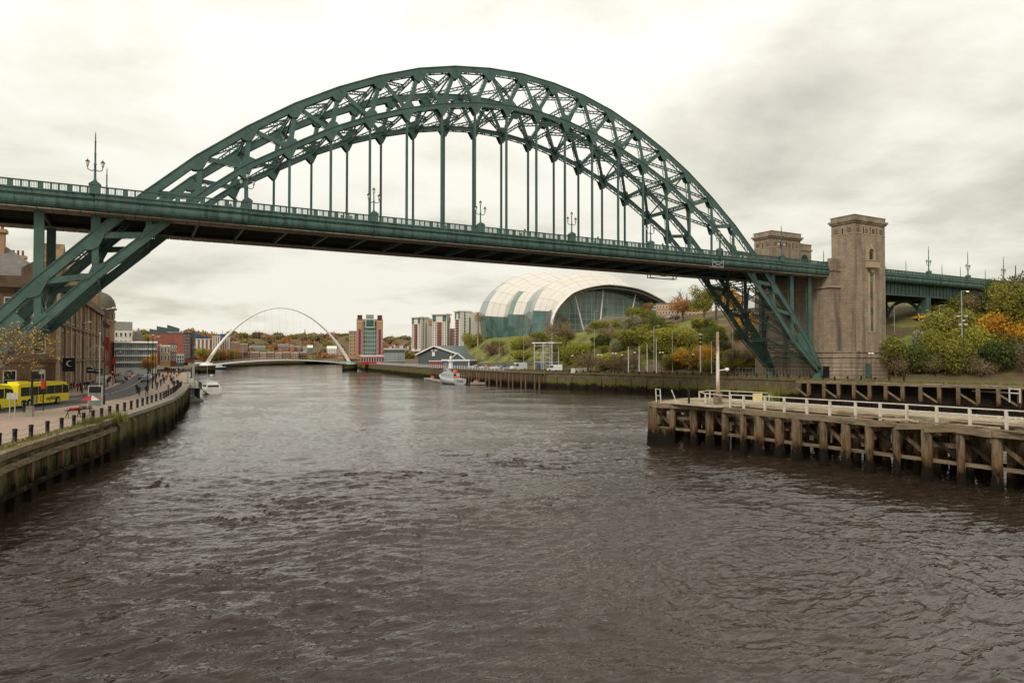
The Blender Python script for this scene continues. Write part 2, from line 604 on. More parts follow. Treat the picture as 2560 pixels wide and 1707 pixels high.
def perlin(x, y, seed):
    """2D gradient noise, about -1..1"""
    x0, y0 = np.floor(x), np.floor(y)
    fx, fy = x - x0, y - y0
    xi, yi = x0.astype(np.int64), y0.astype(np.int64)

    def gr(ix, iy, dx, dy):
        h = (ix * 374761393 + iy * 668265263 + seed * 974634777) & 0x7fffffff
        h = ((h ^ (h >> 13)) * 1274126177) & 0x7fffffff
        a = (h & 0xffff) * (2 * math.pi / 65536)
        return np.cos(a) * dx + np.sin(a) * dy
    u, v = fx * fx * fx * (fx * (fx * 6 - 15) + 10), fy * fy * fy * (fy * (fy * 6 - 15) + 10)
    a_ = gr(xi, yi, fx, fy)
    b_ = gr(xi + 1, yi, fx - 1, fy)
    c_ = gr(xi, yi + 1, fx, fy - 1)
    d_ = gr(xi + 1, yi + 1, fx - 1, fy - 1)
    return 1.5 * ((a_ + u * (b_ - a_)) + v * ((c_ + u * (d_ - c_)) - (a_ + u * (b_ - a_))))


def ridge(n, p=1.4):
    return (1 - np.minimum(1, np.abs(n) * 1.25)) ** p


# wind sea running up the river: sharp crested ripples over longer waves, bent round a slow eddy off the jetty
wang = YAW - .10
U = X * math.sin(wang) + Y * math.cos(wang)
Vc = X * math.cos(wang) - Y * math.sin(wang)
w1, w2 = perlin(X / 9, Y / 9, 1), perlin(X / 11 + 40, Y / 11, 2)
U = U + 1.1 * w1 + .35 * perlin(X / 3, Y / 3, 3)
Vc = Vc + 1.4 * w2
dist = np.hypot(X - CP[0], Y - CP[1])
fade = lambda a, b: np.clip((b - dist) / (b - a), 0, 1)
gust = .65 + .5 * perlin(X / 14, Y / 14, 5) + .25 * perlin(X / 5, Y / 5, 6)
hw = (.20 * ridge(perlin(U / 1.35, Vc / 3.6, 11)) * fade(90, 200) + .15 * ridge(perlin(U / .72 + .3 * w2, Vc / 1.9, 12)) * fade(50, 110)
      + .050 * ridge(perlin(U / .36, Vc / .8, 13), 1.2) * fade(28, 60) + .16 * perlin(U / 4.2, Vc / 8, 14) * fade(120, 320)) * np.clip(gust, .25, 1.3)
hw += .25 * perlin(U / 14, Vc / 22, 15) * fade(250, 700)
ec = gz(1930, 1440, 0)
rx, ry = X - ec.x, (Y - ec.y) * 1.25
rr, ta = np.hypot(rx, ry), np.arctan2(ry, rx)
rq = rr + .7 * perlin(X / 4, Y / 4, 21)
hr = .19 * ridge(perlin(rq / 1.25, ta * 2.2, 22)) + .075 * ridge(perlin(rq / .6, ta * 4.5, 23)) + .02 * perlin(X / .5, Y / .5, 24)
wt = np.exp(-((rr - 7.5) / 5.5) ** 2) * .9
Z = hw * (1 - wt) + hr * wt - .12
nx, ny = len(xs), len(ys)
ii = (np.arange(nx - 1)[:, None] * ny + np.arange(ny - 1)[None, :]).ravel()
Q = np.stack([ii, ii + ny, ii + ny + 1, ii + 1], 1)
V = np.stack([X.ravel(), Y.ravel(), Z.ravel()], 1)

wm = bpy.data.materials.new('river water')
wm.use_nodes = True
t = wm.node_tree
b = t.nodes['Principled BSDF']
b.inputs['Roughness'].default_value = .07
b.inputs['IOR'].default_value = 1.33
b.inputs['Specular IOR Level'].default_value = .75
g = nd(t, 'ShaderNodeNewGeometry')
big = nd(t, 'ShaderNodeTexNoise', Scale=.03, Detail=3.0)
t.links.new(g.outputs['Position'], big.inputs['Vector'])
basec = ramp(t, big.outputs['Fac'], [(.35, (.025, .0155, .0095)), (.65, (.046, .031, .020))])
mpw = nd(t, 'ShaderNodeMapping')
mpw.inputs['Rotation'].default_value = (0, 0, YAW)
mpw.inputs['Scale'].default_value = (.5, 1.3, 1)
t.links.new(g.outputs['Position'], mpw.inputs[0])
r1 = nd(t, 'ShaderNodeTexNoise', Scale=2.5, Detail=2.5, Roughness=.5, Distortion=.7)
t.links.new(mpw.outputs[0], r1.inputs['Vector'])
r2 = nd(t, 'ShaderNodeTexNoise', Scale=.5, Detail=4.0, Roughness=.55, Distortion=.4)
t.links.new(mpw.outputs[0], r2.inputs['Vector'])
# streaks of foam and bubbles drifting along the current
fo = nd(t, 'ShaderNodeTexNoise', Scale=.16, Detail=9.0, Roughness=.72, Distortion=1.2)
t.links.new(mpw.outputs[0], fo.inputs['Vector'])
ff = mth(t, 'MULTIPLY', ramp(t, fo.outputs['Fac'], [(.655, (0, 0, 0)), (.72, (1, 1, 1))]), ramp(t, r1.outputs['Fac'], [(.5, (0, 0, 0)), (.62, (1, 1, 1))]))
mixc = nd(t, 'ShaderNodeMixRGB')
t.links.new(mth(t, 'MULTIPLY', ff, .55), mixc.inputs[0])
t.links.new(basec, mixc.inputs[1])
mixc.inputs[2].default_value = (.5, .46, .4, 1)
t.links.new(mixc.outputs[0], b.inputs['Base Color'])
bp1 = nd(t, 'ShaderNodeBump', Strength=.4, Distance=.21)
t.links.new(r1.outputs['Fac'], bp1.inputs['Height'])
# ripple bump fades downstream so the far water keeps a lighter sheen
spw = nd(t, 'ShaderNodeSeparateXYZ')
t.links.new(g.outputs['Position'], spw.inputs[0])
ripple_fade = nd(t, 'ShaderNodeMapRange')
for k_, v_ in (('From Min', -60.0), ('From Max', 160.0), ('To Min', 1.0), ('To Max', .22)):
    ripple_fade.inputs[k_].default_value = v_
t.links.new(spw.outputs[1], ripple_fade.inputs['Value'])
t.links.new(mth(t, 'MULTIPLY', ripple_fade.outputs[0], .4), bp1.inputs['Strength'])
bp2 = nd(t, 'ShaderNodeBump', Strength=.4, Distance=.3)
t.links.new(r2.outputs['Fac'], bp2.inputs['Height'])
# farther down the modelled waves give way to relief in the material, ruffled in wind patches
pat = nd(t, 'ShaderNodeTexNoise', Scale=.035, Detail=4.0, Roughness=.6)
t.links.new(mpw.outputs[0], pat.inputs['Vector'])
far = nd(t, 'ShaderNodeMapRange')
for k_, v_ in (('From Min', -60.0), ('From Max', 60.0), ('To Min', .25), ('To Max', .55)):
    far.inputs[k_].default_value = v_
t.links.new(spw.outputs[1], far.inputs['Value'])
t.links.new(mth(t, 'MULTIPLY', far.outputs[0], ramp(t, pat.outputs['Fac'], [(.38, (.25,) * 3), (.6, (1,) * 3)])), bp2.inputs['Strength'])
t.links.new(bp1.outputs[0], bp2.inputs['Normal'])
t.links.new(bp2.outputs[0], b.inputs['Normal'])
river = struct(obj('river', np_mesh('river', V, Q, wm)))


def wave_z(x, y):
    i = min(max(int(np.searchsorted(xs, x)), 0), nx - 1)
    j = min(max(int(np.searchsorted(ys, y)), 0), ny - 1)
    return float(Z[i, j])


fm_ = MB()
fr_ = random.Random(9)
fl = [gz(px, py, 0) for px, py in ((604, 1415), (612, 1450), (622, 1490), (640, 1532), (668, 1560), (705, 1578), (745, 1596), (790, 1630), (830, 1665))]
for a_, b_ in zip(fl, fl[1:]):
    for k in range(26):
        p_ = a_.lerp(b_, fr_.random()) + Vector((fr_.gauss(0, .10), fr_.gauss(0, .16), 0))
        for q in range(fr_.randint(1, 3)):
            c_ = p_ + Vector((fr_.gauss(0, .05), fr_.gauss(0, .05), 0))
            s_ = fr_.uniform(.005, .017)
            z_ = wave_z(c_.x, c_.y) + .03
            fm_.add([(c_.x + s_ * 1.6 * math.cos(k_ * 1.257 + q), c_.y + s_ * math.sin(k_ * 1.257 + q), z_) for k_ in range(5)], [(0, 1, 2, 3, 4)])
tag(fm_.build('foam_streak', mat('foam', (.36, .32, .27), .8, .2, 5)), 'thin curling streak of white foam on the near brown water', 'foam', None, 'stuff')

# ================================================================== GROUND
NB = [(-84, -200), (-74, -110), (-70, -75), (-68, -53), (-66.3, -44), (-64.0, -35), (-61.9, -25), (-59.0, -12), (-56.0, 4), (-53.6, 24), (-51.3, 50),
      (-48.5, 95), (-45.5, 140), (-43, 185), (-38, 260), (-32, 330), (-22, 420), (-6, 530), (22, 610), (72, 701), (155, 800), (330, 950), (700, 1150), (2400, 1700)]
SB = [(150, -260), (104, -120), (79, -55), (72, -30), (67.5, -11), (63, 18), (61, 36), (57.5, 57), (52, 76), (51, 118), (58, 193), (71, 290), (84, 384), (110, 500), (150, 600), (230, 720), (420, 880), (800, 1060), (2400, 1560)]
ZN, ZS = 3.8, 4.8


def interp(tab, y):
    for (x0, y0), (x1, y1) in zip(tab, tab[1:]):
        if y0 <= y <= y1:
            return x0 + (x1 - x0) * (y - y0) / (y1 - y0)
    return tab[0][0] if y < tab[0][1] else tab[-1][0]


NBy = lambda y: interp(NB, y)
SBy = lambda y: interp(SB, y)
ss = lambda x: (lambda c: c * c * (3 - 2 * c))(max(0, min(1, x)))


def hS(x, y):
    """height of the south bank"""
    d = x - SBy(y)
    d0 = 16 + 11 * ss((40 - y) / 40)
    if y > 250:
        d0 += 40 * ss((y - 250) / 60)
    h = ZS + 15 * ss((d - d0) / 31) + 11 * ss((d - 50) / 70)
    h += 16 * ss((y - 500) / 500) * ss((d - 60) / 200) + .35 * math.sin(x * .31) * math.sin(y * .27) * ss((d - d0) / 10)
    return h


def hN(x, y):
    d = NBy(y) - x
    h = 3.68 + 5.5 * ss((y - 230) / 200) * ss((d - 30) / 60) + 30 * ss((y - 560) / 480) * ss((d - 60) / 260)
    return h


def sheet(name, rows, m):
    P = rows
    mb = MB()
    mb.grid(P, 0, True)
    return struct(mb.build(name, m))


yy = [-260, -160, -110, -90] + list(range(-80, 260, 8)) + [270, 290, 320, 350, 384, 420, 460, 500, 560, 620, 700, 800, 950, 1100, 1300, 1600]
dd = [.45, 3, 7, 11, 15, 18, 21, 24, 28, 32, 36, 40, 45, 50, 56, 64, 74, 86, 100, 120, 150, 200, 280, 400, 600, 900, 1500]
south = sheet('south_bank', [[(SBy(y) + d, y, hS(SBy(y) + d, y)) for d in dd] for y in yy], M['earth'])
yn = [-200, -150, -110, -75, -53, -44, -35, -25, -12, 4, 24, 50, 95, 140, 185, 225, 260, 295, 330, 370, 420, 475, 530, 570, 610, 655, 701, 800, 950, 1150, 1400, 1700]
dn = [.45, 4, 8, 14, 22, 30, 40, 55, 75, 100, 140, 190, 260, 340, 500, 800, 1500, 2500]
north = sheet('road', [[(NBy(y) - d, y, hN(NBy(y) - d, y)) for d in dn] for y in yn if y <= 225], M['asphalt'])
sheet('north_bank', [[(NBy(y) - d, y, hN(NBy(y) - d, y)) for d in dn] for y in yn if y >= 225], M['earth'])

# far ridge beyond the bend of the river
mb = MB()
ridge = []
for i in range(60):
    a_ = R(-24 + i * 76 / 59)
    row = []
    for d, f_ in ((880, 0), (960, .1), (1040, .38), (1130, .72), (1230, .95), (1380, 1.0), (1800, .9)):
        hgt = 33 + 8 * math.sin(i * .21 + 1) + 4 * math.sin(i * .7) + 3 * math.sin(i * 1.9)
        row.append((CP[0] + d * math.sin(a_), CP[1] + d * math.cos(a_), 3.4 + f_ * hgt))
    ridge.append(row)
mb.grid(ridge)
struct(mb.build('far_hills', M['earth']))


def hR(x, y):
    a_ = math.atan2(x - CP[0], y - CP[1])
    d = math.hypot(x - CP[0], y - CP[1])
    i = (math.degrees(a_) + 24) * 59 / 76
    hgt = 33 + 8 * math.sin(i * .21 + 1) + 4 * math.sin(i * .7) + 3 * math.sin(i * 1.9)
    return 3.4 + hgt * interp([(0, 880), (.1, 960), (.38, 1040), (.72, 1130), (.95, 1230), (1, 1380), (.9, 1800)], d)


# ================================================================== ARCH BRIDGE
WY = 13.7
TU = [(0, 61.0), (7, 60.6), (14, 59.5), (20.5, 57.7), (27.3, 55.0), (34, 51.75), (40.5, 47.95), (46.7, 43.6), (52.8, 38.8), (59.1, 33.0), (65.4, 26.6), (71.7, 20.0), (77.9, 12.9), (81.2, 7.4)]
TL = [(0, 54.85), (3.1, 54.75), (9.35, 54.1), (15.6, 52.75), (21.8, 50.9), (28, 48.55), (34.2, 45.6), (40.5, 41.9), (46.7, 38.1), (52.9, 33.1), (59.1, 27.1), (65.4, 21.1), (71.6, 14.4), (77.8, 9.3), (81.2, 6.9)]


def tabv(T, x):
    x = abs(x)
    for (a_, b_), (c_, d_) in zip(T, T[1:]):
        if x <= c_:
            return b_ + (d_ - b_) * (x - a_) / (c_ - a_)
    return T[-1][1]


zU = lambda x: tabv(TU, x) - .56
zL = lambda x: tabv(TL, x) - .45
UN = [6.6 * j for j in range(9)] + [59.1, 65.4, 71.65, 77.9]
UN = [-x for x in UN[:0:-1]] + UN
LN = [3.1125 + 6.225 * k for k in range(13)]
LN = [-x for x in LN[::-1]] + LN

bridge = thing('arch_bridge', 'great teal green steel arch road bridge spanning the river', 'bridge')
G = M['green']
for side, y0 in (('near', 0.0), ('far', WY)):
    up = MB()
    nodesU = [(-81.1, 6.7)] + [(x, zU(x)) for x in UN] + [(81.1, 6.7)]
    nodesL = [(-81.1, 6.4)] + [(x, zL(x)) for x in LN] + [(81.1, 6.4)]

    def chord(nodes, hf, lace):
        mbc, ml = MB(), MB()
        for (xa, za), (xb, zb) in zip(nodes, nodes[1:]):
            xm = abs((xa + xb) / 2)
            h = hf(xm)
            a_, b_ = Vector((xa, y0, za)), Vector((xb, y0, zb))
            upv = (b_ - a_).cross(Vector((0, 1, 0))).normalized()
            if upv.z < 0:
                upv = -upv
            # outer web plate with flange angles; inner web and underside are open lacing
            mbc.bar(a_ + Vector((0, -.42, 0)), b_ + Vector((0, -.42, 0)), .09, h, upv, 0, .02)
            for q in (-1, 1):
                mbc.bar(a_ + Vector((0, -.49, 0)) + upv * (h / 2 - .05) * q, b_ + Vector((0, -.49, 0)) + upv * (h / 2 - .05) * q, .16, .1, upv, 0, .02)
                mbc.bar(a_ + Vector((0, .42, 0)) + upv * (h / 2 - .09) * q, b_ + Vector((0, .42, 0)) + upv * (h / 2 - .09) * q, .12, .18, upv, 0, .02)
            mbc.bar(a_ + upv * (h / 2) - Vector((0, .12, 0)), b_ + upv * (h / 2) - Vector((0, .12, 0)), .8, .07, upv, 0, .05)
            n = max(2, int((b_ - a_).length / 1.0))
            for i in range(n):
                k_ = (h / 2 - .12) * (1 if i % 2 else -1)
                ml.bar(a_ + (b_ - a_) * (i / n) + upv * k_ + Vector((0, .42, 0)), a_ + (b_ - a_) * ((i + 1) / n) - upv * k_ + Vector((0, .42, 0)), .05, .09, upv, 0)
            lo = -upv * (h / 2 - .03)
            for i in range(n):
                s_ = .4 if i % 2 else -.4
                ml.bar(a_ + (b_ - a_) * (i / n) + lo + Vector((0, s_, 0)), a_ + (b_ - a_) * ((i + 1) / n) + lo - Vector((0, s_, 0)), .1, .04, upv, 0)
        return mbc, ml

    cu, lu = chord(nodesU, lambda x: 1.06 + .16 * ss((x - 45) / 20), True)
    cl, ll = chord(nodesL, lambda x: .86 + .32 * ss((x - 50) / 12), True)
    oU = cu.build('upper_chord', G, bridge)
    tag(oU, f'upper chord of the {side} arch rib')
    lu.build('lacing', G, oU, (0, 0, 0))
    oL = cl.build('lower_chord', G, bridge)
    tag(oL, f'lower chord of the {side} arch rib')
    ll.build('lacing', G, oL, (0, 0, 0))

    def member(a_, b_, w, name='web_member'):
        m_ = MB()
        a_, b_ = Vector(a_), Vector(b_)
        d = (b_ - a_).normalized()
        pv = d.cross(Vector((0, 1, 0))).normalized()
        m_.bar(a_ - Vector((0, .36, 0)), b_ - Vector((0, .36, 0)), .07, w, pv)
        for s_ in (-1, 1):
            for q in (-1, 1):
                m_.bar(a_ + Vector((0, .3 * s_, 0)) + pv * (w / 2 * q), b_ + Vector((0, .3 * s_, 0)) + pv * (w / 2 * q), .14, .05, pv)
        L_ = (b_ - a_).length
        n = max(2, int(L_ / .8))
        for i in range(n):
            s_ = .3 if i % 2 else -.3
            for q in (-1, 1):
                m_.bar(a_ + d * (L_ * i / n) + Vector((0, s_, 0)) + pv * w / 2 * q, a_ + d * (L_ * (i + 1) / n) - Vector((0, s_, 0)) + pv * w / 2 * q, .09, .03, pv)
        return m_.build(name, G, bridge)

    def gusset(parent, x, z, poly):
        m_ = MB()
        for s_ in (-.56, .53):
            m_.prism([(x + px_, z + pz_) for px_, pz_ in poly], y0 + s_, y0 + s_ + .03, 0, 'y')
        m_.build('gusset_plate', G, parent, (0, 0, 0))

    for j, x in enumerate(UN):
        zu = zU(x)
        if abs(x) < 53:
            k = round(x / 6.6)
            lows = [x_ for x_ in LN if abs(x_ - (k - .5) * 6.225) < .1 or abs(x_ - (k + .5) * 6.225) < .1]
        else:
            near_ = min(LN, key=lambda q: abs(q - x))
            inn = min(LN, key=lambda q: abs(q - (x - math.copysign(6.225, x))))
            lows = [near_, inn]
        for xl in lows:
            if abs(x) > 77 and abs(xl) < 77:
                continue
            member((x, y0, zu), (xl, y0, zL(xl)), .62 if abs(x) < 53 else .75)
        sl_ = (tabv(TU, x + .5) - tabv(TU, x - .5))
        gusset(oU, x, zu, [(-1.25, -1.25 * sl_ - .45), (1.25, 1.25 * sl_ - .45), (.95, .9 * sl_ - 1.15), (.35, -1.75 + .2 * sl_), (-.35, -1.75 - .2 * sl_), (-.95, -.9 * sl_ - 1.15)])
    for x in LN:
        zl = zL(x)
        sl_ = (tabv(TL, x + .5) - tabv(TL, x - .5))
        gusset(oL, x, zl, [(-1.15, -1.15 * sl_ + .3), (-.8, -.8 * sl_ + .95), (-.3, 1.4), (.3, 1.4), (.8, .8 * sl_ + .95), (1.15, 1.15 * sl_ + .3)])
        if abs(x) < 52:
            gusset(oL, x, zl, [(-1.1, -1.1 * sl_ - .3), (-.22, -1.75), (.22, -1.75), (1.1, 1.1 * sl_ - .3)])
            h = MB()
            for s_ in (-.14, .14):
                h.box(x - .17, x + .17, y0 + s_ - .03, y0 + s_ + .03, 30.2, zl - 1.0)
            h.box(x - .03, x + .03, y0 - .11, y0 + .11, 30.2, zl - 1.0)
            h.build('hanger', G, bridge)
        elif abs(x) > 60 and x > -75:
            zu = zU(x)
            h = MB()
            for s_ in (-1, 1):
                for q in (-1, 1):
                    h.box(x + .42 * s_ - .13, x + .42 * s_ + .13, y0 + .3 * q - .05, y0 + .3 * q + .05, zu + .3, 29.2)
            h.box(x - .4, x + .4, y0 - .34, y0 - .31, zu + .3, 29.2)
            for i in range(int((29.2 - zu) / .8)):
                z_ = zu + .4 + i * .8
                h.bar((x - .4, y0 + .35, z_), (x + .4, y0 + .35, z_ + .75), .06, .04, (0, 1, 0))
                for q in (-.5, .5):
                    s_ = .3 if i % 2 else -.3
                    h.bar((x + q, y0 + s_, z_), (x + q, y0 - s_, z_ + .75), .06, .04, (1, 0, 0))
            h.build('deck_post', G, bridge)
    # riveted end plate between the chords above each bearing
    for s_ in (-1, 1):
        m_ = MB()
        m_.prism([(s_ * 74.3, zU(74.3) - .6), (s_ * 81.0, 6.9), (s_ * 74.6, zL(74.6) + .5), (s_ * 72.9, zL(72.9) + 1.6)][::s_], y0 - .42, y0 - .38, 0, 'y')
        m_.build('web_plate', G, bridge)
        m_ = MB()
        m_.tube([(s_ * 81.1, y0 - .9, 6.4), (s_ * 81.1, y0 + .9, 6.4)], .42, 12)
        m_.prism([(s_ * 81.1 - 1.1, 4.7), (s_ * 81.1 + 1.1, 4.7), (s_ * 81.1 + .5, 6.2), (s_ * 81.1 - .5, 6.2)], y0 - .8, y0 + .8, 0, 'y')
        m_.build('bearing', G, bridge)


def laced(a_, b_, h, name, upv=(0, 0, 1), step=.75, w=.12):
    m_ = MB()
    m_.zig(a_, b_, upv, h, step, w)
    m_.build(name, G, bridge)


def slope_up(T, x):
    d = Vector((1, 0, tabv(T, x + .5) - tabv(T, x - .5)))
    return d.cross(Vector((0, -1, 0))).normalized()


for x in UN:
    if abs(x) > 52 and abs(x) < 62:
        continue
    laced((x, .5, zU(x) + .1), (x, WY - .5, zU(x) + .1), .75, 'cross_strut')
for x in LN:
    if 44 < abs(x) < 58:
        continue
    laced((x, .5, zL(x)), (x, WY - .5, zL(x)), .6, 'cross_strut')
for T, z_, N in ((TU, zU, UN), (TL, zL, LN)):
    for xa, xb in zip(N, N[1:]):
        xm = abs(xa + xb) / 2
        if (44 if T is TL else 50) < xm < (58 if T is TL else 62):
            continue
        up_ = slope_up(T, (xa + xb) / 2)
        # K bracing: from both chords to the middle of the next strut towards the crown
        xo, xi_ = (xa, xb) if abs(xa) > abs(xb) else (xb, xa)
        for ya in (.5, WY - .5):
            laced((xo, ya, z_(xo)), (xi_, WY / 2, z_(xi_)), .5, 'lateral_brace', up_, .8, .115)
for k, x in enumerate(UN):
    if (abs(x) > 47 and abs(x) < 62) or (abs(x) < 62 and k % 2):
        continue
    xl = min(LN, key=lambda q: abs(q - x))
    for ya, yb in ((.5, WY - .5), (WY - .5, .5)):
        m_ = MB()
        m_.bar((x, ya, zU(x)), (xl, yb, zL(xl)), .2, .22, (1, 0, 0))
        m_.build('sway_brace', G, bridge)

# ---- deck
X0, X1 = -127.6, 81.6
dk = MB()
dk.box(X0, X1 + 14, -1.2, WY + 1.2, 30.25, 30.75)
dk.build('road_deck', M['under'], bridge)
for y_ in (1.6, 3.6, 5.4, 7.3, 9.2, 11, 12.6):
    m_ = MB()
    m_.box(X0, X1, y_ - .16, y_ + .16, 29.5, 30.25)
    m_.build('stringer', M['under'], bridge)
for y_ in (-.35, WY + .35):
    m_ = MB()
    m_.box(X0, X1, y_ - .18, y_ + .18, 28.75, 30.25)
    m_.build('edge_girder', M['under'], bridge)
gird = MB()
gird.box(-.15, .15, -.1, WY + .1, 28.85, 29.5)
gird.box(-.05, .05, -.1, WY + .1, 29.5, 30.25)
gm = gird.mesh('cross_girder', M['greenf'])
nb = int((X1 - X0) / 6.225)
bays = [-3.1125 - 6.225 * 20 + 6.225 * i for i in range(34)]
for x in bays:
    if x < 81:
        obj('cross_girder', gm, bridge, (x, 0, 0))


def bulge(x):
    return .32 if 46.6 < abs(x) < 65.4 else 0.0


def fascia_mesh(yo, sgn, L, name='fascia_panel'):
    """one bay of the deck edge: parapet plinth, cornice, cove and rounded gutter; sgn -1 faces the viewer's side"""
    pr_ = [(-2.0, 31.06), (-2.62, 31.06), (-2.62, 30.98), (-2.5, 30.95), (-2.5, 30.55), (-2.82, 30.5), (-2.82, 30.38), (-2.62, 30.32), (-2.55, 30.12), (-2.62, 29.85), (-2.6, 29.55), (-2.48, 29.25),
           (-2.25, 29.02), (-1.95, 28.9), (-1.6, 28.86), (-1.6, 30.7)]
    m_ = MB()
    pts = [((yo + (p[0] + 2) * 1 - 2) if sgn < 0 else (WY - (yo + p[0])), p[1]) for p in pr_]
    n = len(pts)
    vs = [(0, *p) for p in pts] + [(L, *p) for p in pts]
    fs = [(i, (i + 1) % n, n + (i + 1) % n, n + i) if sgn > 0 else (i, n + i, n + (i + 1) % n, (i + 1) % n) for i in range(n)]
    m_.add(vs, fs, 0)
    m_.add(vs[:n], [tuple(range(n))], 0)
    m_.add(vs[n:], [tuple(range(n))], 0)
    # vertical stiffener seams on the gutter
    for k in range(4):
        x_ = L * (k + .5) / 4
        for (ya, za), (yb, zb) in zip(pts[9:13], pts[10:14]):
            o_ = -.025 if sgn < 0 else .025
            m_.bar((x_, ya + o_, za), (x_, yb + o_, zb), .09, .05, (0, 0, 1), 0)
    return m_.mesh(name, M['greenf'])


fm = {(s_, b_): fascia_mesh(-b_, s_, 6.2) for s_ in (-1, 1) for b_ in (0.0, .32)}
sofm = MB()
for k in range(4):
    sofm.box(k * 1.55, k * 1.55 + 1.48, -2.15, 1.1, 28.72, 28.84)
sofn = sofm.mesh('soffit_plate', M['soffit'])
par = MB()          # half-bay of parapet: solid pier then three barred openings
PW = 3.1125
par.box(0, .62, -2.4, -2.22, 31.06, 31.96)
par.box(0, PW, -2.46, -2.16, 31.96, 32.1)
par.box(.62, PW, -2.38, -2.24, 31.06, 31.2)
for k in range(3):
    x_ = .62 + k * .83
    if k:
        par.box(x_ - .09, x_ + .09, -2.38, -2.24, 31.2, 31.96)
    for q in range(4):
        xx = x_ + .1 + (q + .8) * .83 / 5.2
        par.box(xx - .025, xx + .025, -2.335, -2.285, 31.2, 31.96)
pm = par.mesh('parapet_panel', G)
parf = MB()
parf.v = [(x, WY - y, z) for x, y, z in par.v]
parf.f = [f[::-1] for f in par.f]
parf.m, parf.sm = par.m, par.sm
pmf = parf.mesh('parapet_panel', G)
for x in bays:
    for s_, shift in ((-1, 0), (1, 0)):
        b_ = bulge(x + 3)
        if x < 78:
            obj('fascia_panel', fm[(s_, b_)], bridge, (x, 0, 0))
            o = obj('soffit_plate', sofn, bridge, (x, 0 if s_ < 0 else WY, 0))
            if s_ > 0:
                o.scale.y = -1
        else:
            continue
        for h in (0, 1):
            obj('parapet_panel', pm if s_ < 0 else pmf, bridge, (x + h * PW, -b_ if s_ < 0 else b_, 0))

# painters' access cradles hung below the deck
cr = MB()
for y_ in (-1.6, WY + 1.9):
    for x_ in ((43.6, 46.0) if y_ < 0 else (50.5, 53.0)):
        pass
p0 = Vector((0, 0, 0))
for (a_, b_) in (((0, 0, 0), (3, 0, 0)), ((0, 0, 1.1), (3, 0, 1.1)), ((0, 0, 0), (0, 0, 1.6)), ((3, 0, 0), (3, 0, 1.6)), ((0, 0, 0), (3, 0, 1.1)), ((0, 0, 1.1), (3, 0, 0)), ((0, 1, 0), (3, 1, 0)), ((0, 1, 1.1), (3, 1, 1.1)),
                 ((0, 0, 0), (0, 1, 0)), ((3, 0, 0), (3, 1, 0)), ((0, 1, 0), (0, 1, 1.6)), ((3, 1, 0), (3, 1, 1.6))):
    cr.bar(a_, b_, .1, .1)
cr.box(0, 3, 0, 1, -.06, -.0)
crm = cr.mesh('cradle', M['steel'])
for lab, p_ in (('pale steel painters cradle hanging on the near gutter', gy(1782, 667, -2.9)), ('dark painters cradle hanging under the far edge of the bridge deck', gy(1626, 694, 15.4))):
    t_ = thing('access_cradle', lab, 'cradle', p_, world=False)
    o = obj('frame', crm, t_)
    if 'far' in lab:
        o.scale = (2.6, 1, .9)

# ---- lamp standards along the parapets
def lantern(mb, c, s=1.0):
    c = Vector(c)
    mb.lathe(c, [(.05 * s, -.12 * s), (.12 * s, -.06 * s), (.13 * s, 0)], 6, 0, False)
    mb.lathe(c, [(.13 * s, 0.0), (.24 * s, .5 * s)], 6, 1, False)
    mb.lathe(c, [(.3 * s, .5 * s), (.26 * s, .56 * s), (.1 * s, .72 * s), (.04 * s, .78 * s), (.02 * s, .95 * s)], 6, 0, False)


def pedestal(mb):
    mb.box(-.62, .62, -.42, .42, 0, 1.15)
    mb.prism([(-.7, 1.15), (.7, 1.15), (.7, 1.28), (.3, 1.62), (-.3, 1.62), (-.7, 1.28)], -.46, .46, 0, 'y')


ped = MB()
pedestal(ped)
pedm = ped.mesh('pedestal', G)
lp = MB()
lp.lathe((0, 0, 1.6), [(.2, 0), (.22, .15), (.13, .3), (.11, 1.6), (.17, 1.7), (.1, 1.8), (.08, 2.9), (.13, 3.0)], 8)
lm = lp.mesh('column', G)
ar = MB()
for s_ in (-1, 1):
    ar.tube([(0, 0, 3.2), (s_ * .45, 0, 3.05), (s_ * .82, 0, 3.25), (s_ * .85, 0, 3.6)], .06, 6)
arm = ar.mesh('bracket', G)
lt = MB()
lantern(lt, (0, 0, 0), 1.0)
ltm = lt.mesh('lantern', [M['black'], M['lampglass']])
tp = MB()
tp.lathe((0, 0, 1.6), [(.22, 0), (.24, .2), (.15, .4), (.13, 2.2), (.2, 2.3), (.12, 2.45), (.11, 3.6), (.15, 3.7), (.1, 3.8), (.09, 5.2), (.13, 5.3), (.08, 5.4), (.06, 6.2), (.02, 6.6)], 8)
tm_ = tp.mesh('column', G)


def lampstd(name, label, x, y, z0, tall=False, group=None, single=False):
    t_ = thing(name, label, 'street lamp', (x, y, z0), group, world=False)
    obj('pedestal', pedm, t_)
    obj('column', tm_ if tall else lm, t_)
    if single:
        return t_
    o = obj('bracket', arm, t_)
    for s_ in (-1, 1):
        obj('lantern', ltm, t_, (s_ * .85, 0, 3.7))
    if not tall:
        obj('lantern', ltm, t_, (0, 0, 4.65))
    return t_


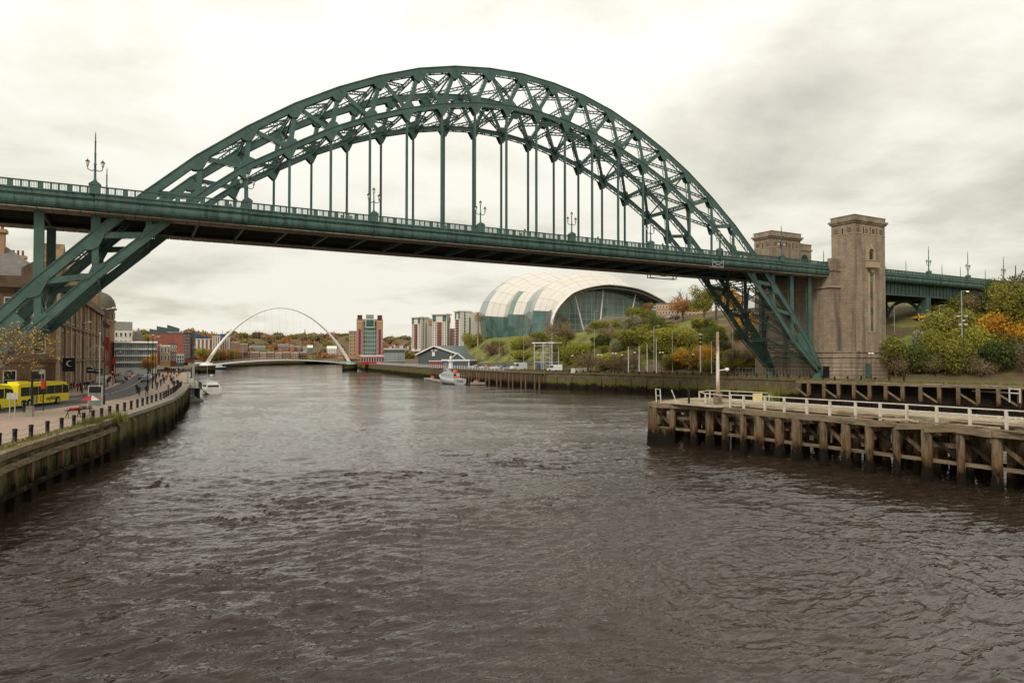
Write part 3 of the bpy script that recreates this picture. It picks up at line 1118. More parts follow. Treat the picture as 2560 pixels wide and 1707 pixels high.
for k in range(8):
    x = -65.4 + 18.675 * k
    tall = k in (0, 7)
    w_ = ('tall green mast with two lanterns above the left arch leg' if k == 0 else 'tall green mast with two lanterns nearest the stone tower' if k == 7
          else f'green lamp standard with three lanterns, {ORD[k - 1]} from the left along the near parapet')
    lampstd('lamp_standard', w_, x, -2.3 - bulge(x + .5 if k < 4 else x - .5), 31.02, tall, 'lamp standards on the near parapet')
    w_ = ('tall bare green mast on the far parapet above the left leg' if k == 0 else 'tall bare green mast on the far parapet before the stone towers' if k == 7
          else f'green lamp standard with three lanterns, {ORD[k - 1]} from the left along the far parapet')
    lampstd('lamp_standard', w_, x + .6, WY + 2.3, 31.02, tall, 'lamp standards on the far parapet', tall)

# ================================================================== STONE TOWERS
def stone_tower(label, x0, y0, w, d, zb, zt, face_windows):
    t_ = thing('stone_tower', label, 'tower', (x0 + w / 2, y0 + d / 2, zb))
    x1, y1 = x0 + w, y0 + d
    m_ = MB()
    m_.box(x0, x1, y0, y1, zb, zt - 1.85)
    m_.build('shaft', M['granite'], t_)
    m_ = MB()
    m_.box(x0 - .3, x1 + .3, y0 - .3, y1 + .3, zt - 1.85, zt - 1.45)
    m_.box(x0 - .55, x1 + .55, y0 - .55, y1 + .55, zt - 1.45, zt - 1.0)
    m_.box(x0 - .1, x1 + .1, y0 - .1, y1 + .1, zt - 1.0, zt - .12)
    m_.box(x0 - .2, x1 + .2, y0 - .2, y1 + .2, zt - .12, zt)
    m_.build('cornice', M['granite'], t_)
    m_ = MB()
    m_.box(x0 - .06, x1 + .06, y0 - .06, y1 + .06, zt - 4.35, zt - 4.2)
    m_.build('string_course', M['trim'], t_)

    def slot(face, u, z_, wd, h, mt='glass'):
        m2 = MB()
        if face == 'y':
            m2.box(x0 + u - wd / 2, x0 + u + wd / 2, y0 - .05, y0 + .05, z_, z_ + h, 0)
            m2.box(x0 + u - wd / 2 - .12, x0 + u - wd / 2, y0 - .12, y0 + .05, z_, z_ + h, 1)
            m2.box(x0 + u + wd / 2, x0 + u + wd / 2 + .12, y0 - .12, y0 + .05, z_, z_ + h, 1)
            m2.box(x0 + u - wd / 2 - .12, x0 + u + wd / 2 + .12, y0 - .14, y0 + .05, z_ + h, z_ + h + .2, 1)
        else:
            m2.box(x0 - .05, x0 + .05, y0 + u - wd / 2, y0 + u + wd / 2, z_, z_ + h, 0)
            m2.box(x0 - .12, x0 + .05, y0 + u - wd / 2 - .12, y0 + u - wd / 2, z_, z_ + h, 1)
            m2.box(x0 - .12, x0 + .05, y0 + u + wd / 2, y0 + u + wd / 2 + .12, z_, z_ + h, 1)
            m2.box(x0 - .14, x0 + .05, y0 + u - wd / 2 - .12, y0 + u + wd / 2 + .12, z_ + h, z_ + h + .2, 1)
        m2.build('window', [M[mt], M['trim']], t_)
    for q in (.28, .5, .72):
        slot('y', w * q, zt - 4.1, .5, 1.5, 'black')
    slot('x', d * .5, zt - 4.1, .4, 1.3, 'black')
    # carved square panels between the slots
    for q in (.12, .39, .61, .86):
        m2 = MB()
        m2.box(x0 + w * q - .45, x0 + w * q + .45, y0 - .07, y0 + .02, zt - 3.9, zt - 2.9)
        m2.build('carved_panel', M['sanddark'], t_)
    for q in (.22, .8):
        m2 = MB()
        m2.box(x0 - .07, x0 + .02, y0 + d * q - .5, y0 + d * q + .5, zt - 3.9, zt - 2.9)
        m2.build('carved_panel', M['sanddark'], t_)
    return t_


XT, YT = 84.7, -7.05
tw = stone_tower('tall granite tower with an arched niche, standing before the right end of the bridge deck', XT, YT, 11.6, 5.95, 4.7, 42.9, True)
m_ = MB()                      # massive lower pier: river pilaster and plinth
m_.box(81.95, XT + .1, -3.2, WY + 3.2, 11, 32.3)
m_.build('pier', M['granite'], tw)
m_ = MB()
m_.box(81.7, 84.9, -3.45, -1.2, 30.0, 30.5)
m_.box(81.75, 84.9, -3.4, -1.25, 30.5, 32.35)
m_.box(82.6, 84.6, -2.9, -1.5, 32.35, 33.1)
m_.build('pilaster_cap', M['granite'], tw)
m_ = MB()
m_.box(81.6, 84.8, -3.55, WY + 3.5, 26.1, 26.45)
m_.build('string_course', M['trim'], tw)
m_ = MB()
pl = [(81.75, WY + 3.4), (81.75, -3.4), (84.5, -7.35), (96.6, -7.35), (96.6, WY + 3.4)]
m_.prism(pl, 4.6, 9.7)
m_.build('plinth', M['granite'], tw)
m_ = MB()
off = lambda e: [(81.75 - e, WY + 3.4 + e), (81.75 - e, -3.4 - e * .5), (84.5 - e * .5, -7.35 - e), (96.6 + e, -7.35 - e), (96.6 + e, WY + 3.4 + e)]
m_.prism(off(.25), 9.7, 10.05)
m_.prism(off(.05), 10.05, 10.9)
m_.prism(off(.3), 10.9, 11.15)
m_.build('plinth_band', M['granite'], tw)
for z_ in (5.6, 6.5, 7.4, 8.3):
    m_ = MB()
    m_.prism(off(.06), z_, z_ + .1)
    m_.build('rustication', M['sanddark'], tw)
# niche, balcony, stair window
cx = XT + 6.0
arc = [(cx + 1.0 * math.cos(a_), 34.3 + 1.0 * math.sin(a_)) for a_ in [math.pi * k / 10 for k in range(11)]]
m_ = MB()
m_.prism([(cx + 1.0, 32.3)] + arc + [(cx - 1.0, 32.3)], YT - .04, YT + .05, 0, 'y')
m_.prism([(cx + .45, 32.3), (cx + .45, 34.2), (cx, 34.75), (cx - .45, 34.2), (cx - .45, 32.3)], YT - .06, YT + .04, 1, 'y')
m_.build('niche', [M['sanddark'], M['black']], tw)
m_ = MB()
for k in range(10):
    a0, a1 = math.pi * k / 10, math.pi * (k + 1) / 10
    for r0, r1, yq in ((1.0, 1.25, .3), (1.45, 1.7, .12)):
        m_.prism([(cx + r0 * math.cos(a0), 34.3 + r0 * math.sin(a0)), (cx + r1 * math.cos(a0), 34.3 + r1 * math.sin(a0)), (cx + r1 * math.cos(a1), 34.3 + r1 * math.sin(a1)), (cx + r0 * math.cos(a1), 34.3 + r0 * math.sin(a1))], YT - yq, YT + .05, 0, 'y')
for s_ in (-1, 1):
    m_.box(cx + s_ * 1.125 - .125, cx + s_ * 1.125 + .125, YT - .3, YT + .05, 32.3, 34.3)
    m_.box(cx + s_ * 1.575 - .125, cx + s_ * 1.575 + .125, YT - .12, YT + .05, 32.0, 34.3)
m_.box(cx - .18, cx + .18, YT - .4, YT + .05, 35.2, 36.4)
m_.build('niche_surround', M['trim'], tw)
m_ = MB()
m_.box(cx - 1.8, cx + 1.8, YT - 1.15, YT, 30.9, 32.3)
m_.box(cx - 1.95, cx + 1.95, YT - 1.3, YT, 32.3, 32.45)
m_.box(cx - 1.9, cx + 1.9, YT - 1.25, YT, 30.7, 30.9)
m_.box(cx - 1.4, cx + 1.4, YT - .8, YT, 30.4, 30.7)
m_.box(cx - .6, cx + .6, YT - .6, YT, 29.7, 30.4)
m_.build('balcony', M['trim'], tw)
m_ = MB()
m_.box(cx - .6, cx + .6, YT - .04, YT + .05, 15.9, 29.2, 0)
m_.build('window_recess', M['sanddark'], tw)
for s_ in (-1, 1):
    m_ = MB()
    m_.box(cx + s_ * .9 - .2, cx + s_ * .9 + .2, YT - .3, YT + .05, 15.5, 29.5)
    m_.build('window_jamb', M['trim'], tw)
for z_ in (16.2, 20.0, 23.7, 27.2):
    m_ = MB()
    m_.box(cx - .55, cx + .55, YT - .1, YT + .05, z_, z_ + 1.5, 0)
    for q in (-.18, .18):
        m_.box(cx + q - .03, cx + q + .03, YT - .14, YT - .1, z_, z_ + 1.5, 1)
    m_.build('window', [M['tglass'], M['green']], tw)
m_ = MB()
m_.box(XT + 3.1, XT + 4.8, YT - .5, YT - .34, 5.0, 8.2)
m_.build('door', M['tglass'], tw)
m_ = MB()
m_.box(81.62, 81.8, -2.4, -.8, 4.8, 7.6)
m_.build('doorway', M['black'], tw)

tf = stone_tower('shorter looking granite tower behind the bridge deck, seen past the arch foot', 84.5, 16.1, 11.2, 5.8, 4.7, 42.87, False)
m_ = MB()
m_.box(95.7, 101.5, 17.2, 21.5, 4.7, 40.2)
m_.box(95.6, 101.8, 17.0, 21.7, 38.7, 39.1)
m_.box(95.7, 101.6, 17.1, 21.6, 40.2, 40.6)
m_.build('stair_block', M['granite'], tf)
m_ = MB()
m_.prism([(97.4, 30.7), (99.9, 30.7), (99.9, 36.4), (99.5, 37.3), (98.65, 37.7), (97.8, 37.3), (97.4, 36.4)], 17.05, 17.3, 0, 'y')
m_.build('arched_doorway', M['black'], tf)

# ================================================================== APPROACH VIADUCT (right of the tower)
va = thing('approach_viaduct', 'green steel approach viaduct running right from the tower behind the trees', 'viaduct', (130, 7, 20))
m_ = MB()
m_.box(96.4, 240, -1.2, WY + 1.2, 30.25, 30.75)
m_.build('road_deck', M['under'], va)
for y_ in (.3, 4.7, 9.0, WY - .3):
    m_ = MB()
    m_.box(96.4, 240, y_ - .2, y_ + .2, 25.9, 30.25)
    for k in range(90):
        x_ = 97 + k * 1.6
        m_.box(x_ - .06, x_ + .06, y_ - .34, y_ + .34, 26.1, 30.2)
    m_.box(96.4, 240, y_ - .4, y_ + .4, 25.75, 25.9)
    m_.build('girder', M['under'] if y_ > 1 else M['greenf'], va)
for k in range(23):
    x = 96.5 + k * 6.225
    obj('fascia_panel', fm[(-1, 0.0)], va, Vector((x, 0, 0)) - va.location)
    obj('fascia_panel', fm[(1, 0.0)], va, Vector((x, 0, 0)) - va.location)
    for h in (0, 1):
        obj('parapet_panel', pm, va, Vector((x + h * PW, 0, -.2)) - va.location)
        obj('parapet_panel', pmf, va, Vector((x + h * PW, 0, -.2)) - va.location)
for x_ in (126.0, 165.0, 204.0):
    zb_ = hS(x_, 0) - .5
    for y_ in (.6, 12.6):
        m_ = MB()
        m_.box(x_ - .75, x_ + .75, y_ - .75, y_ + .75, zb_, 25.8)
        m_.box(x_ - .95, x_ - .6, y_ - .95, y_ - .6, zb_, 25.8)
        m_.box(x_ + .6, x_ + .95, y_ - .95, y_ - .6, zb_, 25.8)
        m_.build('column', M['green'], va)
    m_ = MB()
    n = 14
    for k in range(n):
        a0, a1 = math.pi * k / n, math.pi * (k + 1) / n
        m_.bar((x_, 6.6 - 5.1 * math.cos(a0), 18.6 + 6.6 * math.sin(a0)), (x_, 6.6 - 5.1 * math.cos(a1), 18.6 + 6.6 * math.sin(a1)), .7, .5, (1, 0, 0), 0, .05)
    m_.bar((x_, 1, 25.5), (x_, 12.2, 25.5), .6, .5)
    for s_ in (-1, 1):
        m_.bar((x_, 6.6 + s_ * 5.4, 25.3), (x_, 6.6 + s_ * 3.8, 23.2), .4, .35, (1, 0, 0))
    m_.build('arch_brace', M['green'], va)
for k, (px, y_, tall, lab) in enumerate(((2322, -2.3, 1, 'tall green mast with two lanterns, first right of the near stone tower'), (2420, -2.3, 1, 'tall green mast with two lanterns just left of the big tree on the right'),
                                         (2509, -2.3, 1, 'tall green mast rising out of the tree crown at the right edge'))):
    p_ = gy(px, 690, y_)
    lampstd('lamp_standard', lab, p_.x, y_, 30.9, True, 'masts on the viaduct')
for k, px in enumerate((2265, 2355, 2401, 2463)):
    p_ = gy(px, 680, WY + 2.2)
    lampstd('mast', f'thin bare green mast on the far side of the viaduct, {ORD[k]} from the stone tower', p_.x, WY + 2.2, 30.9, True, 'bare masts on the far side of the viaduct', True)
p_ = gy(2213, 640, WY + 2.2)
lampstd('lamp_standard', 'green lamp standard half hidden by the right edge of the near stone tower', p_.x, WY + 2.2, 30.9)
p_ = gy(2059, 630, WY + 2.2)
lampstd('mast', 'thin bare green mast between the two stone towers', p_.x, WY + 2.2, 31.0, True, None, True)

# ================================================================== NORTH QUAY (left)
def nbp(y, inset=0.0):
    """point on the quay edge, moved inland"""
    x = NBy(y)
    dx = (NBy(y + .5) - NBy(y - .5))
    tv = Vector((dx, 1, 0)).normalized()
    nv = Vector((-tv.y, tv.x, 0))
    return Vector((x, y, 0)) + nv * inset, tv


def wallstrip(name, pf, ys, prof, m, parent=None):
    """sweep an (inset, z) profile along a bank"""
    mb = MB()
    P = []
    for y in ys:
        row = []
        for ins, z in prof:
            q, _ = pf(y, ins)
            row.append((q.x, q.y, z))
        P.append(row)
    mb.grid(P, 0, False)
    return mb.build(name, m, parent)


qw = thing('quay_wall', 'stained concrete and timber quay wall along the left bank', 'quay wall', (-62, -20, 0))
wallstrip('wall_face', nbp, [-200, -150, -110, -75, -60, -53, -44, -35, -25, -12, 4, 24, 50, 95, 140, 185, 260, 330, 420, 530, 700], [(.5, 3.75), (.5, 3.4), (0, 3.4), (-.06, 1.6), (-.12, -1.2)], M['wall'], qw)
yl = list(np.arange(-112, -27, 3.0))
for y0_, y1_ in zip(yl, yl[1:]):                       # timber fendering
    (a_, t_), (b_, _) = nbp(y0_ + .04, -.05), nbp(y1_ - .04, -.05)
    m_ = MB()
    m_.bar(a_ + Vector((0, 0, 3.68)), b_ + Vector((0, 0, 3.68)), .75, .42)
    m_.build('coping_beam', M['beam'], qw)
    a_, b_ = nbp(y0_, -.42)[0], nbp(y1_, -.42)[0]
    m_ = MB()
    m_.bar(a_ + Vector((0, 0, 2.85)), b_ + Vector((0, 0, 2.85)), .3, .36)
    m_.build('waling', M['beam'], qw)
    m_ = MB()
    m_.bar(a_ + Vector((0, 0, 1.05)), b_ + Vector((0, 0, 1.05)), .3, .3)
    m_.build('waling', M['timber'], qw)
    p_ = nbp(y0_ + 1.2, -.36)[0]
    m_ = MB()
    m_.bar(p_ + Vector((0, 0, -1)), p_ + Vector((0, 0, 3.25)), .3, .34, t_)
    m_.build('fender_post', M['timber'], qw)
    p_ = nbp(y0_ + 1.2, -.2)[0]
    m_ = MB()
    m_.bar(p_ + Vector((0, 0, -1)), p_ + Vector((0, 0, .95 + .2 * math.sin(y0_))), .75, 1.0, t_)
    m_.build('fender_foot', M['timber'], qw)
yl = list(np.arange(-26.4, 190, 6.0))
for y0_, y1_ in zip(yl, yl[1:]):
    (a_, t_), (b_, _) = nbp(y0_ + .02, .15), nbp(y1_ - .02, .15)
    m_ = MB()
    m_.bar(a_ + Vector((0, 0, 3.62)), b_ + Vector((0, 0, 3.62)), .9, .4)
    m_.build('coping_stone', M['concrete'], qw)
    p_ = nbp(y0_ + .5, 0)[0]
    nv = Vector((-t_.y, t_.x, 0))
    m_ = MB()
    o_ = p_ - nv * .42
    m_.add([o_ - t_ * .3 + Vector((0, 0, -1)), o_ + t_ * .3 + Vector((0, 0, -1)), o_ + t_ * .3 + nv * .5 + Vector((0, 0, -1)), o_ - t_ * .3 + nv * .5 + Vector((0, 0, -1)),
            o_ - t_ * .3 + Vector((0, 0, 2.9)), o_ + t_ * .3 + Vector((0, 0, 2.9)), o_ + t_ * .3 + nv * .5 + Vector((0, 0, 3.38)), o_ - t_ * .3 + nv * .5 + Vector((0, 0, 3.38))], MB.BF)
    m_.build('buttress', M['wall'], qw)

# promenade between river and road
KY = [(-73.2, -15.0), (-69.9, -12.2), (-66.5, -3.1), (-63.6, 5), (-61.2, 14), (-59.6, 28), (-58.3, 46), (-56.8, 90), (-55, 140), (-52.5, 185)]
river_edge = [(nbp(y, .4)[0].x, y) for y in (185, 140, 95, 50, 24, 4, -12, -25, -35, -44, -53, -75, -110, -140)]
m_ = MB()
m_.prism([(-110, -40), (-86, -22), (-78, -18)] + KY + river_edge, 3.3, ZN)
struct(m_.build('promenade', M['pave']))
m_ = MB()
kl = [(-86, -22), (-78, -18)] + KY
for (xa, ya), (xb, yb) in zip(kl, kl[1:]):
    m_.bar((xa, ya, 3.765), (xb, yb, 3.765), .3, .1)
struct(m_.build('kerb', M['concrete']))
FK = [(-86, 2.5), (-80, 8), (-74, 16), (-69, 22.7), (-66.2, 33), (-64.5, 60), (-62.6, 102), (-61, 150), (-60.2, 173)]
m_ = MB()
m_.prism([(x, y) for x, y in FK] + [(-66, 174), (-110, 174), (-110, 2.5)], 3.3, 3.8)
struct(m_.build('pavement', M['pave']))
# road markings
m_ = MB()
ml = [(-77, -1), (-71, 8), (-67.0, 16), (-64.2, 28), (-62.3, 46), (-60.6, 75), (-58.8, 110)]
for (xa, ya), (xb, yb) in zip(ml, ml[1:]):
    n = max(1, int(math.hypot(xb - xa, yb - ya) / 4))
    for k in range(n):
        f0, f1 = k / n, (k + .55) / n
        m_.bar((xa + (xb - xa) * f0, ya + (yb - ya) * f0, 3.69), (xa + (xb - xa) * f1, ya + (yb - ya) * f1, 3.69), .16, .008)
struct(m_.build('road_marking', M['line']))
m_ = MB()
m_.bar(gz(310, 929, 3.69), gz(372, 931, 3.69), 9, .008)
struct(m_.build('red_crossing_surface', mat('red road surfacing', (.26, .13, .10), .85, .2, 1)))

# bollards and wires
bm_ = MB()
bm_.lathe((0, 0, 0), [(.17, 0), (.17, .08), (.145, .1), (.145, .86), (.17, .88), (.17, .98), (.13, 1.03)], 10)
bol = bm_.mesh('bollard', M['black'])
bys = [-62, -58, -54.3, -51.6, -48.9, -46.2, -43.3, -40.4, -37.6, -34.9, -32.2, -29.4, -26.6, -23.8, -21.0, -18.2, -15.4, -12.6, -9.7, -6.8, -3.9, -.8, 2.5, 5.9, 9.4, 13, 17, 21, 25, 29.5, 34, 39, 44, 50]
prev = None
wire = thing('bollard_wires', 'twin steel wires strung between the black bollards on the left quay edge', 'railing', (-64, -30, 3.8))
nb_ = 0
for k, y in enumerate(bys):
    p_ = nbp(y, 1.15)[0]
    p_.z = ZN
    vis = 1109 > 0 and y > -51
    o = obj('bollard', bol, None, p_)
    tag(o, f'black iron bollard on the left quay, {ORD[nb_]} from the near end' if k < 40 else None, 'bollard', 'bollards along the left quay edge')
    nb_ += 1
    if prev is not None:
        for z_ in (.45, .85):
            m_ = MB()
            mid = (prev + p_) / 2
            m_.tube([prev + Vector((0, 0, z_)), mid + Vector((0, 0, z_ - .05)), p_ + Vector((0, 0, z_))], .018, 5)
            m_.build('wire', M['steel'], wire)
    prev = p_.copy()

# weeds along the edge
def tufts(name, label, spots, m, cat='weeds', h=.5, n=26, kind='stuff'):
    mb = MB()
    rn = random.Random(len(name) + len(spots))
    for p_ in spots:
        for _ in range(n):
            a_ = rn.random() * 6.28
            r_ = rn.random() ** .5 * .8
            b_ = Vector(p_) + Vector((r_ * math.cos(a_), r_ * math.sin(a_), -.02))
            tip = b_ + Vector((rn.gauss(0, .18), rn.gauss(0, .18), h * rn.uniform(.4, 1.3)))
            s_ = Vector((rn.gauss(0, 1), rn.gauss(0, 1), 0)).normalized() * .06
            mb.add([b_ - s_, b_ + s_, tip], [(0, 1, 2)])
    return tag(mb.build(name, m), label, cat, None, kind)


rn = random.Random(3)
sp_ = []
for y in np.arange(-75, -26, .5):
    if rn.random() < .85:
        p_ = nbp(y, rn.uniform(.35, 1.0))[0]
        sp_.append((p_.x, p_.y, ZN))
tufts('weeds', 'yellow green weeds on the strip beside the left quay edge', sp_, M['weed'], h=.22, n=40)
for nm, lab, py_ in (('scrub', 'straggly bush hanging over the quay edge at the end of the timber fendering', (-27.5, -.2)), ('scrub', 'tall weeds growing between the bollards by the red umbrella', (-33, .5))):
    p_ = nbp(*py_)[0]
    tufts(nm, lab, [(p_.x + rn.uniform(-.5, .5), p_.y + rn.uniform(-1, 1), ZN - .3) for _ in range(5)], LM['olive'], 'bush', .9, 70, None)

# ---------------------------------------------------------------- street buildings, left
def wall_quad(mb, a_, b_, z0, z1, dn, th_=.3, m=0):
    """slab standing on segment a-b, thickness to the back"""
    d = (Vector(b_) - Vector(a_))
    mb.obox((a_[0], a_[1], z0), d, dn * th_, (0, 0, z1 - z0), m)


def window_mesh(w, h, glassm, framem, bars=(1, 1), fr=.12, name='window', proud=.06):
    """origin bottom centre, faces -y"""
    m_ = MB()
    m_.box(-w / 2, w / 2, -.02, .05, 0, h, 0)
    for x_ in (-w / 2 - fr / 2, w / 2 + fr / 2):
        m_.box(x_ - fr / 2, x_ + fr / 2, -proud - .05, .05, -fr, h + fr, 1)
    m_.box(-w / 2, w / 2, -proud - .05, .05, h, h + fr, 1)
    m_.box(-w / 2 - fr * .5, w / 2 + fr * .5, -proud - .1, .05, -fr, 0, 1)
    for k in range(bars[0]):
        x_ = -w / 2 + w * (k + 1) / (bars[0] + 1)
        m_.box(x_ - .03, x_ + .03, -.06, .0, 0, h, 1)
    for k in range(bars[1]):
        z_ = h * (k + 1) / (bars[1] + 1)
        m_.box(-w / 2, w / 2, -.055, .0, z_ - .03, z_ + .03, 1)
    return m_.mesh(name, [glassm, framem])


def place(me, name, parent, p_, ang):
    o = obj(name, me, parent, Vector(p_) - parent.location)
    o.rotation_euler.z = ang
    return o


def facade(bld, a_, b_, z0, floors, wm_list, ncol, skip=(), u0=.0, u1=1.0, name='window'):
    """rows of windows on the upright face a->b (outside to the right of a->b)"""
    a_, b_ = Vector((a_[0], a_[1], 0)), Vector((b_[0], b_[1], 0))
    d = b_ - a_
    ang = math.atan2(d.y, d.x)
    for r_, fz in enumerate(floors):
        me = wm_list[min(r_, len(wm_list) - 1)]
        for c_ in range(ncol):
            if (r_, c_) in skip:
                continue
            u = u0 + (u1 - u0) * (c_ + .5) / ncol
            p_ = a_ + d * u
            place(me, name, bld, (p_.x, p_.y, z0 + fz), ang)


# long sandstone warehouse/office range (facade runs along the street)
A_, B_ = Vector((-71.9, 28.0, 0)), Vector((-69.4, 112.0, 0))
hall = thing('quayside_hall', 'long smoke stained sandstone hall on the left street with tall bays and gabled roof', 'building', (-85, 60, 3.8))
m_ = MB()
poly = [(A_.x, A_.y), (B_.x, B_.y), (-100, 112), (-104, 28)]
m_.prism(poly, 3.5, 21.5)
m_.build('wall', M['sand'], hall)
m_ = MB()
for z_, e, h in ((8.9, .45, .5), (15.2, .35, .4), (21.0, .8, .6)):
    m_.prism([(A_.x + e, A_.y - e), (B_.x + e, B_.y + e), (-100, 112 + e), (-104, 28 - e)], z_, z_ + h)
m_.build('string_course', M['sanddark'], hall)
m_ = MB()
m_.prism([(A_.x + .3, A_.y - .3), (B_.x + .3, B_.y + .3), (-100.3, 112.3), (-104.3, 27.7)], 21.6, 22.9)
m_.build('parapet', M['sanddark'], hall)
m_ = MB()
m_.add([(A_.x - 1, 29, 22.9), (B_.x - 1, 111, 22.9), (-99, 111, 22.9), (-103, 29, 22.9), (-80, 36, 28.5), (-78, 105, 28.5), (-93, 105, 28.5), (-96, 36, 28.5)], MB.BF)
m_.build('roof', M['slate'], hall)
tallw = window_mesh(1.7, 4.6, M['glass'], M['trim'], (1, 2), .3, proud=.02)
midw = window_mesh(1.7, 4.2, M['glass'], M['trim'], (1, 2), .3, proud=.02)
d_ = (B_ - A_).normalized()
nrm = Vector((d_.y, -d_.x, 0))
nbay = 11
for k in range(nbay + 1):
    u = k / nbay
    p_ = A_ + (B_ - A_) * u
    m_ = MB()
    m_.bar(p_ + nrm * .08 + Vector((0, 0, 3.6)), p_ + nrm * .08 + Vector((0, 0, 21)), .5, .9, d_, 0)
    m_.build('pilaster', M['trim'] if k % 2 == 0 else M['sand'], hall)
    if k < nbay:
        for q in (.3, .7):
            c_ = A_ + (B_ - A_) * ((k + q) / nbay)
            place(tallw, 'window', hall, (c_.x, c_.y, 4.3), math.atan2(d_.y, d_.x)).location += nrm * .02
            place(midw, 'window', hall, (c_.x, c_.y, 10.0), math.atan2(d_.y, d_.x))
            place(midw, 'window', hall, (c_.x, c_.y, 16.2), math.atan2(d_.y, d_.x))
for k in range(nbay):                       # brick infill bays and street gables
    c0_ = A_ + (B_ - A_) * ((k + .06) / nbay)
    c1_ = A_ + (B_ - A_) * ((k + .94) / nbay)
    if k % 3:
        for z0_, z1_ in ((9.4, 9.9), (14.4, 15.1), (20.5, 21.0)):
            m_ = MB()
            m_.obox((c0_.x, c0_.y, z0_), c1_ - c0_, nrm * .05, (0, 0, z1_ - z0_))
            m_.build('brick_band', M['redbrick'], hall)
        m_ = MB()
        md = (c0_ + c1_) / 2
        m_.obox((md.x - d_.x * .5, md.y - d_.y * .5, 3.8), d_ * 1.0, nrm * .06, (0, 0, 17))
        m_.build('brick_pier', M['redbrick'], hall)
    if k in (0, 3, 6, 9):
        m_ = MB()
        w_ = c1_ - c0_
        bk = -nrm * 3
        P_ = [c0_ + Vector((0, 0, 22.6)), c1_ + Vector((0, 0, 22.6)), c1_ + Vector((0, 0, 25.5)), (c0_ + c1_) / 2 + Vector((0, 0, 29)), c0_ + Vector((0, 0, 25.5))]
        m_.add([p + nrm * .35 for p in P_] + [p + bk for p in P_], [(0, 1, 2, 3, 4), (9, 8, 7, 6, 5), (1, 6, 7, 2), (2, 7, 8, 3), (3, 8, 9, 4), (4, 9, 5, 0)])
        m_.build('gable', M['sand'], hall)
        place(window_mesh(1.4, 2.2, M['glass'], M['trim'], (1, 1), .25, proud=.05), 'window', hall, (md.x + nrm.x * .36, md.y + nrm.y * .36, 23.3) if k % 3 else ((c0_.x + c1_.x) / 2 + nrm.x * .36, (c0_.y + c1_.y) / 2 + nrm.y * .36, 23.3), math.atan2(d_.y, d_.x))
sashw = window_mesh(1.5, 2.8, M['glass'], M['white'], (0, 1), .14)
facade(hall, (-103, 28.0), (-72.5, 28.0), 0, [4.8, 10.5, 16.5], [sashw], 8)
for x_, y_ in ((-75.5, 31), (-84.0, 30.5), (-92, 30.5)):   # dormer gables on the end facade
    m_ = MB()
    m_.prism([(x_ - 1.5, 22.8), (x_ + 1.5, 22.8), (x_ + 1.5, 24.3), (x_, 25.4), (x_ - 1.5, 24.3)], 28.6, 31, 0, 'y')
    m_.build('dormer', M['sanddark'], hall)
for x_, y_, zz in ((-82.5, 35, 23), (-84, 70, 25), (-78, 96, 24)):
    m_ = MB()
    m_.box(x_ - 2.4, x_ + 2.4, y_ - .8, y_ + .8, zz, 30.6)
    m_.box(x_ - 2.7, x_ + 2.7, y_ - 1.1, y_ + 1.1, 30.6, 31.2)
    for q in range(6):
        m_.lathe((x_ - 2 + q * .8, y_, 31.2), [(.24, 0), (.2, 1.0), (.25, 1.15)], 8, 1)
    m_.build('chimney', [M['buff'], M['redbrick']], hall)
sg = MB()
sg.box(-.9, .9, -.12, .12, 0, 2.3, 0)
for k in range(12):
    a0, a1 = R(60 + k * 20), R(80 + k * 20)
    sg.prism([(.1 + .5 * math.cos(a0), 1.35 + .5 * math.sin(a0)), (.1 + .5 * math.cos(a1), 1.35 + .5 * math.sin(a1)), (.22 + .4 * math.cos(a1), 1.35 + .4 * math.sin(a1)), (.22 + .4 * math.cos(a0), 1.35 + .4 * math.sin(a0))], -.15, -.12, 1, 'y')
o = sg.build('hanging_sign', [M['black'], M['white']], None, A_ + d_ * 3 + nrm * 1.3 + Vector((0, 0, 7.4)))
tag(o, 'black hanging sign with a white crescent on the sandstone hall', 'sign')

# second, darker block and domed corner block
hall2 = thing('customs_house', 'dark sandstone block between the long hall and the domed corner building', 'building', (-78, 128, 3.8))
C_, D_ = Vector((-70.2, 113.0, 0)), Vector((-70.1, 140.0, 0))
m_ = MB()
m_.prism([(C_.x, C_.y), (D_.x, D_.y), (-96, 140), (-96, 113)], 3.5, 22.8)
m_.build('wall', M['sanddark'], hall2)
m_ = MB()
for z_, e, h in ((8.8, .4, .4), (14.5, .35, .4), (22.3, .8, .8)):
    m_.prism([(C_.x + e, C_.y - e), (D_.x + e, D_.y), (-96, 140), (-96, 113 - e)], z_, z_ + h)
m_.build('cornice', M['sanddark'], hall2)
facade(hall2, C_, D_, 0, [4.6, 10, 16], [window_mesh(1.2, 3.4, M['glass'], M['trim'], (0, 1), .2, proud=.03)], 7)
m_ = MB()
m_.prism([(C_.x - 2, 22.8), (-92, 22.8), (-82, 27)], 115, 138, 0, 'y')
m_.build('roof', M['slate'], hall2)

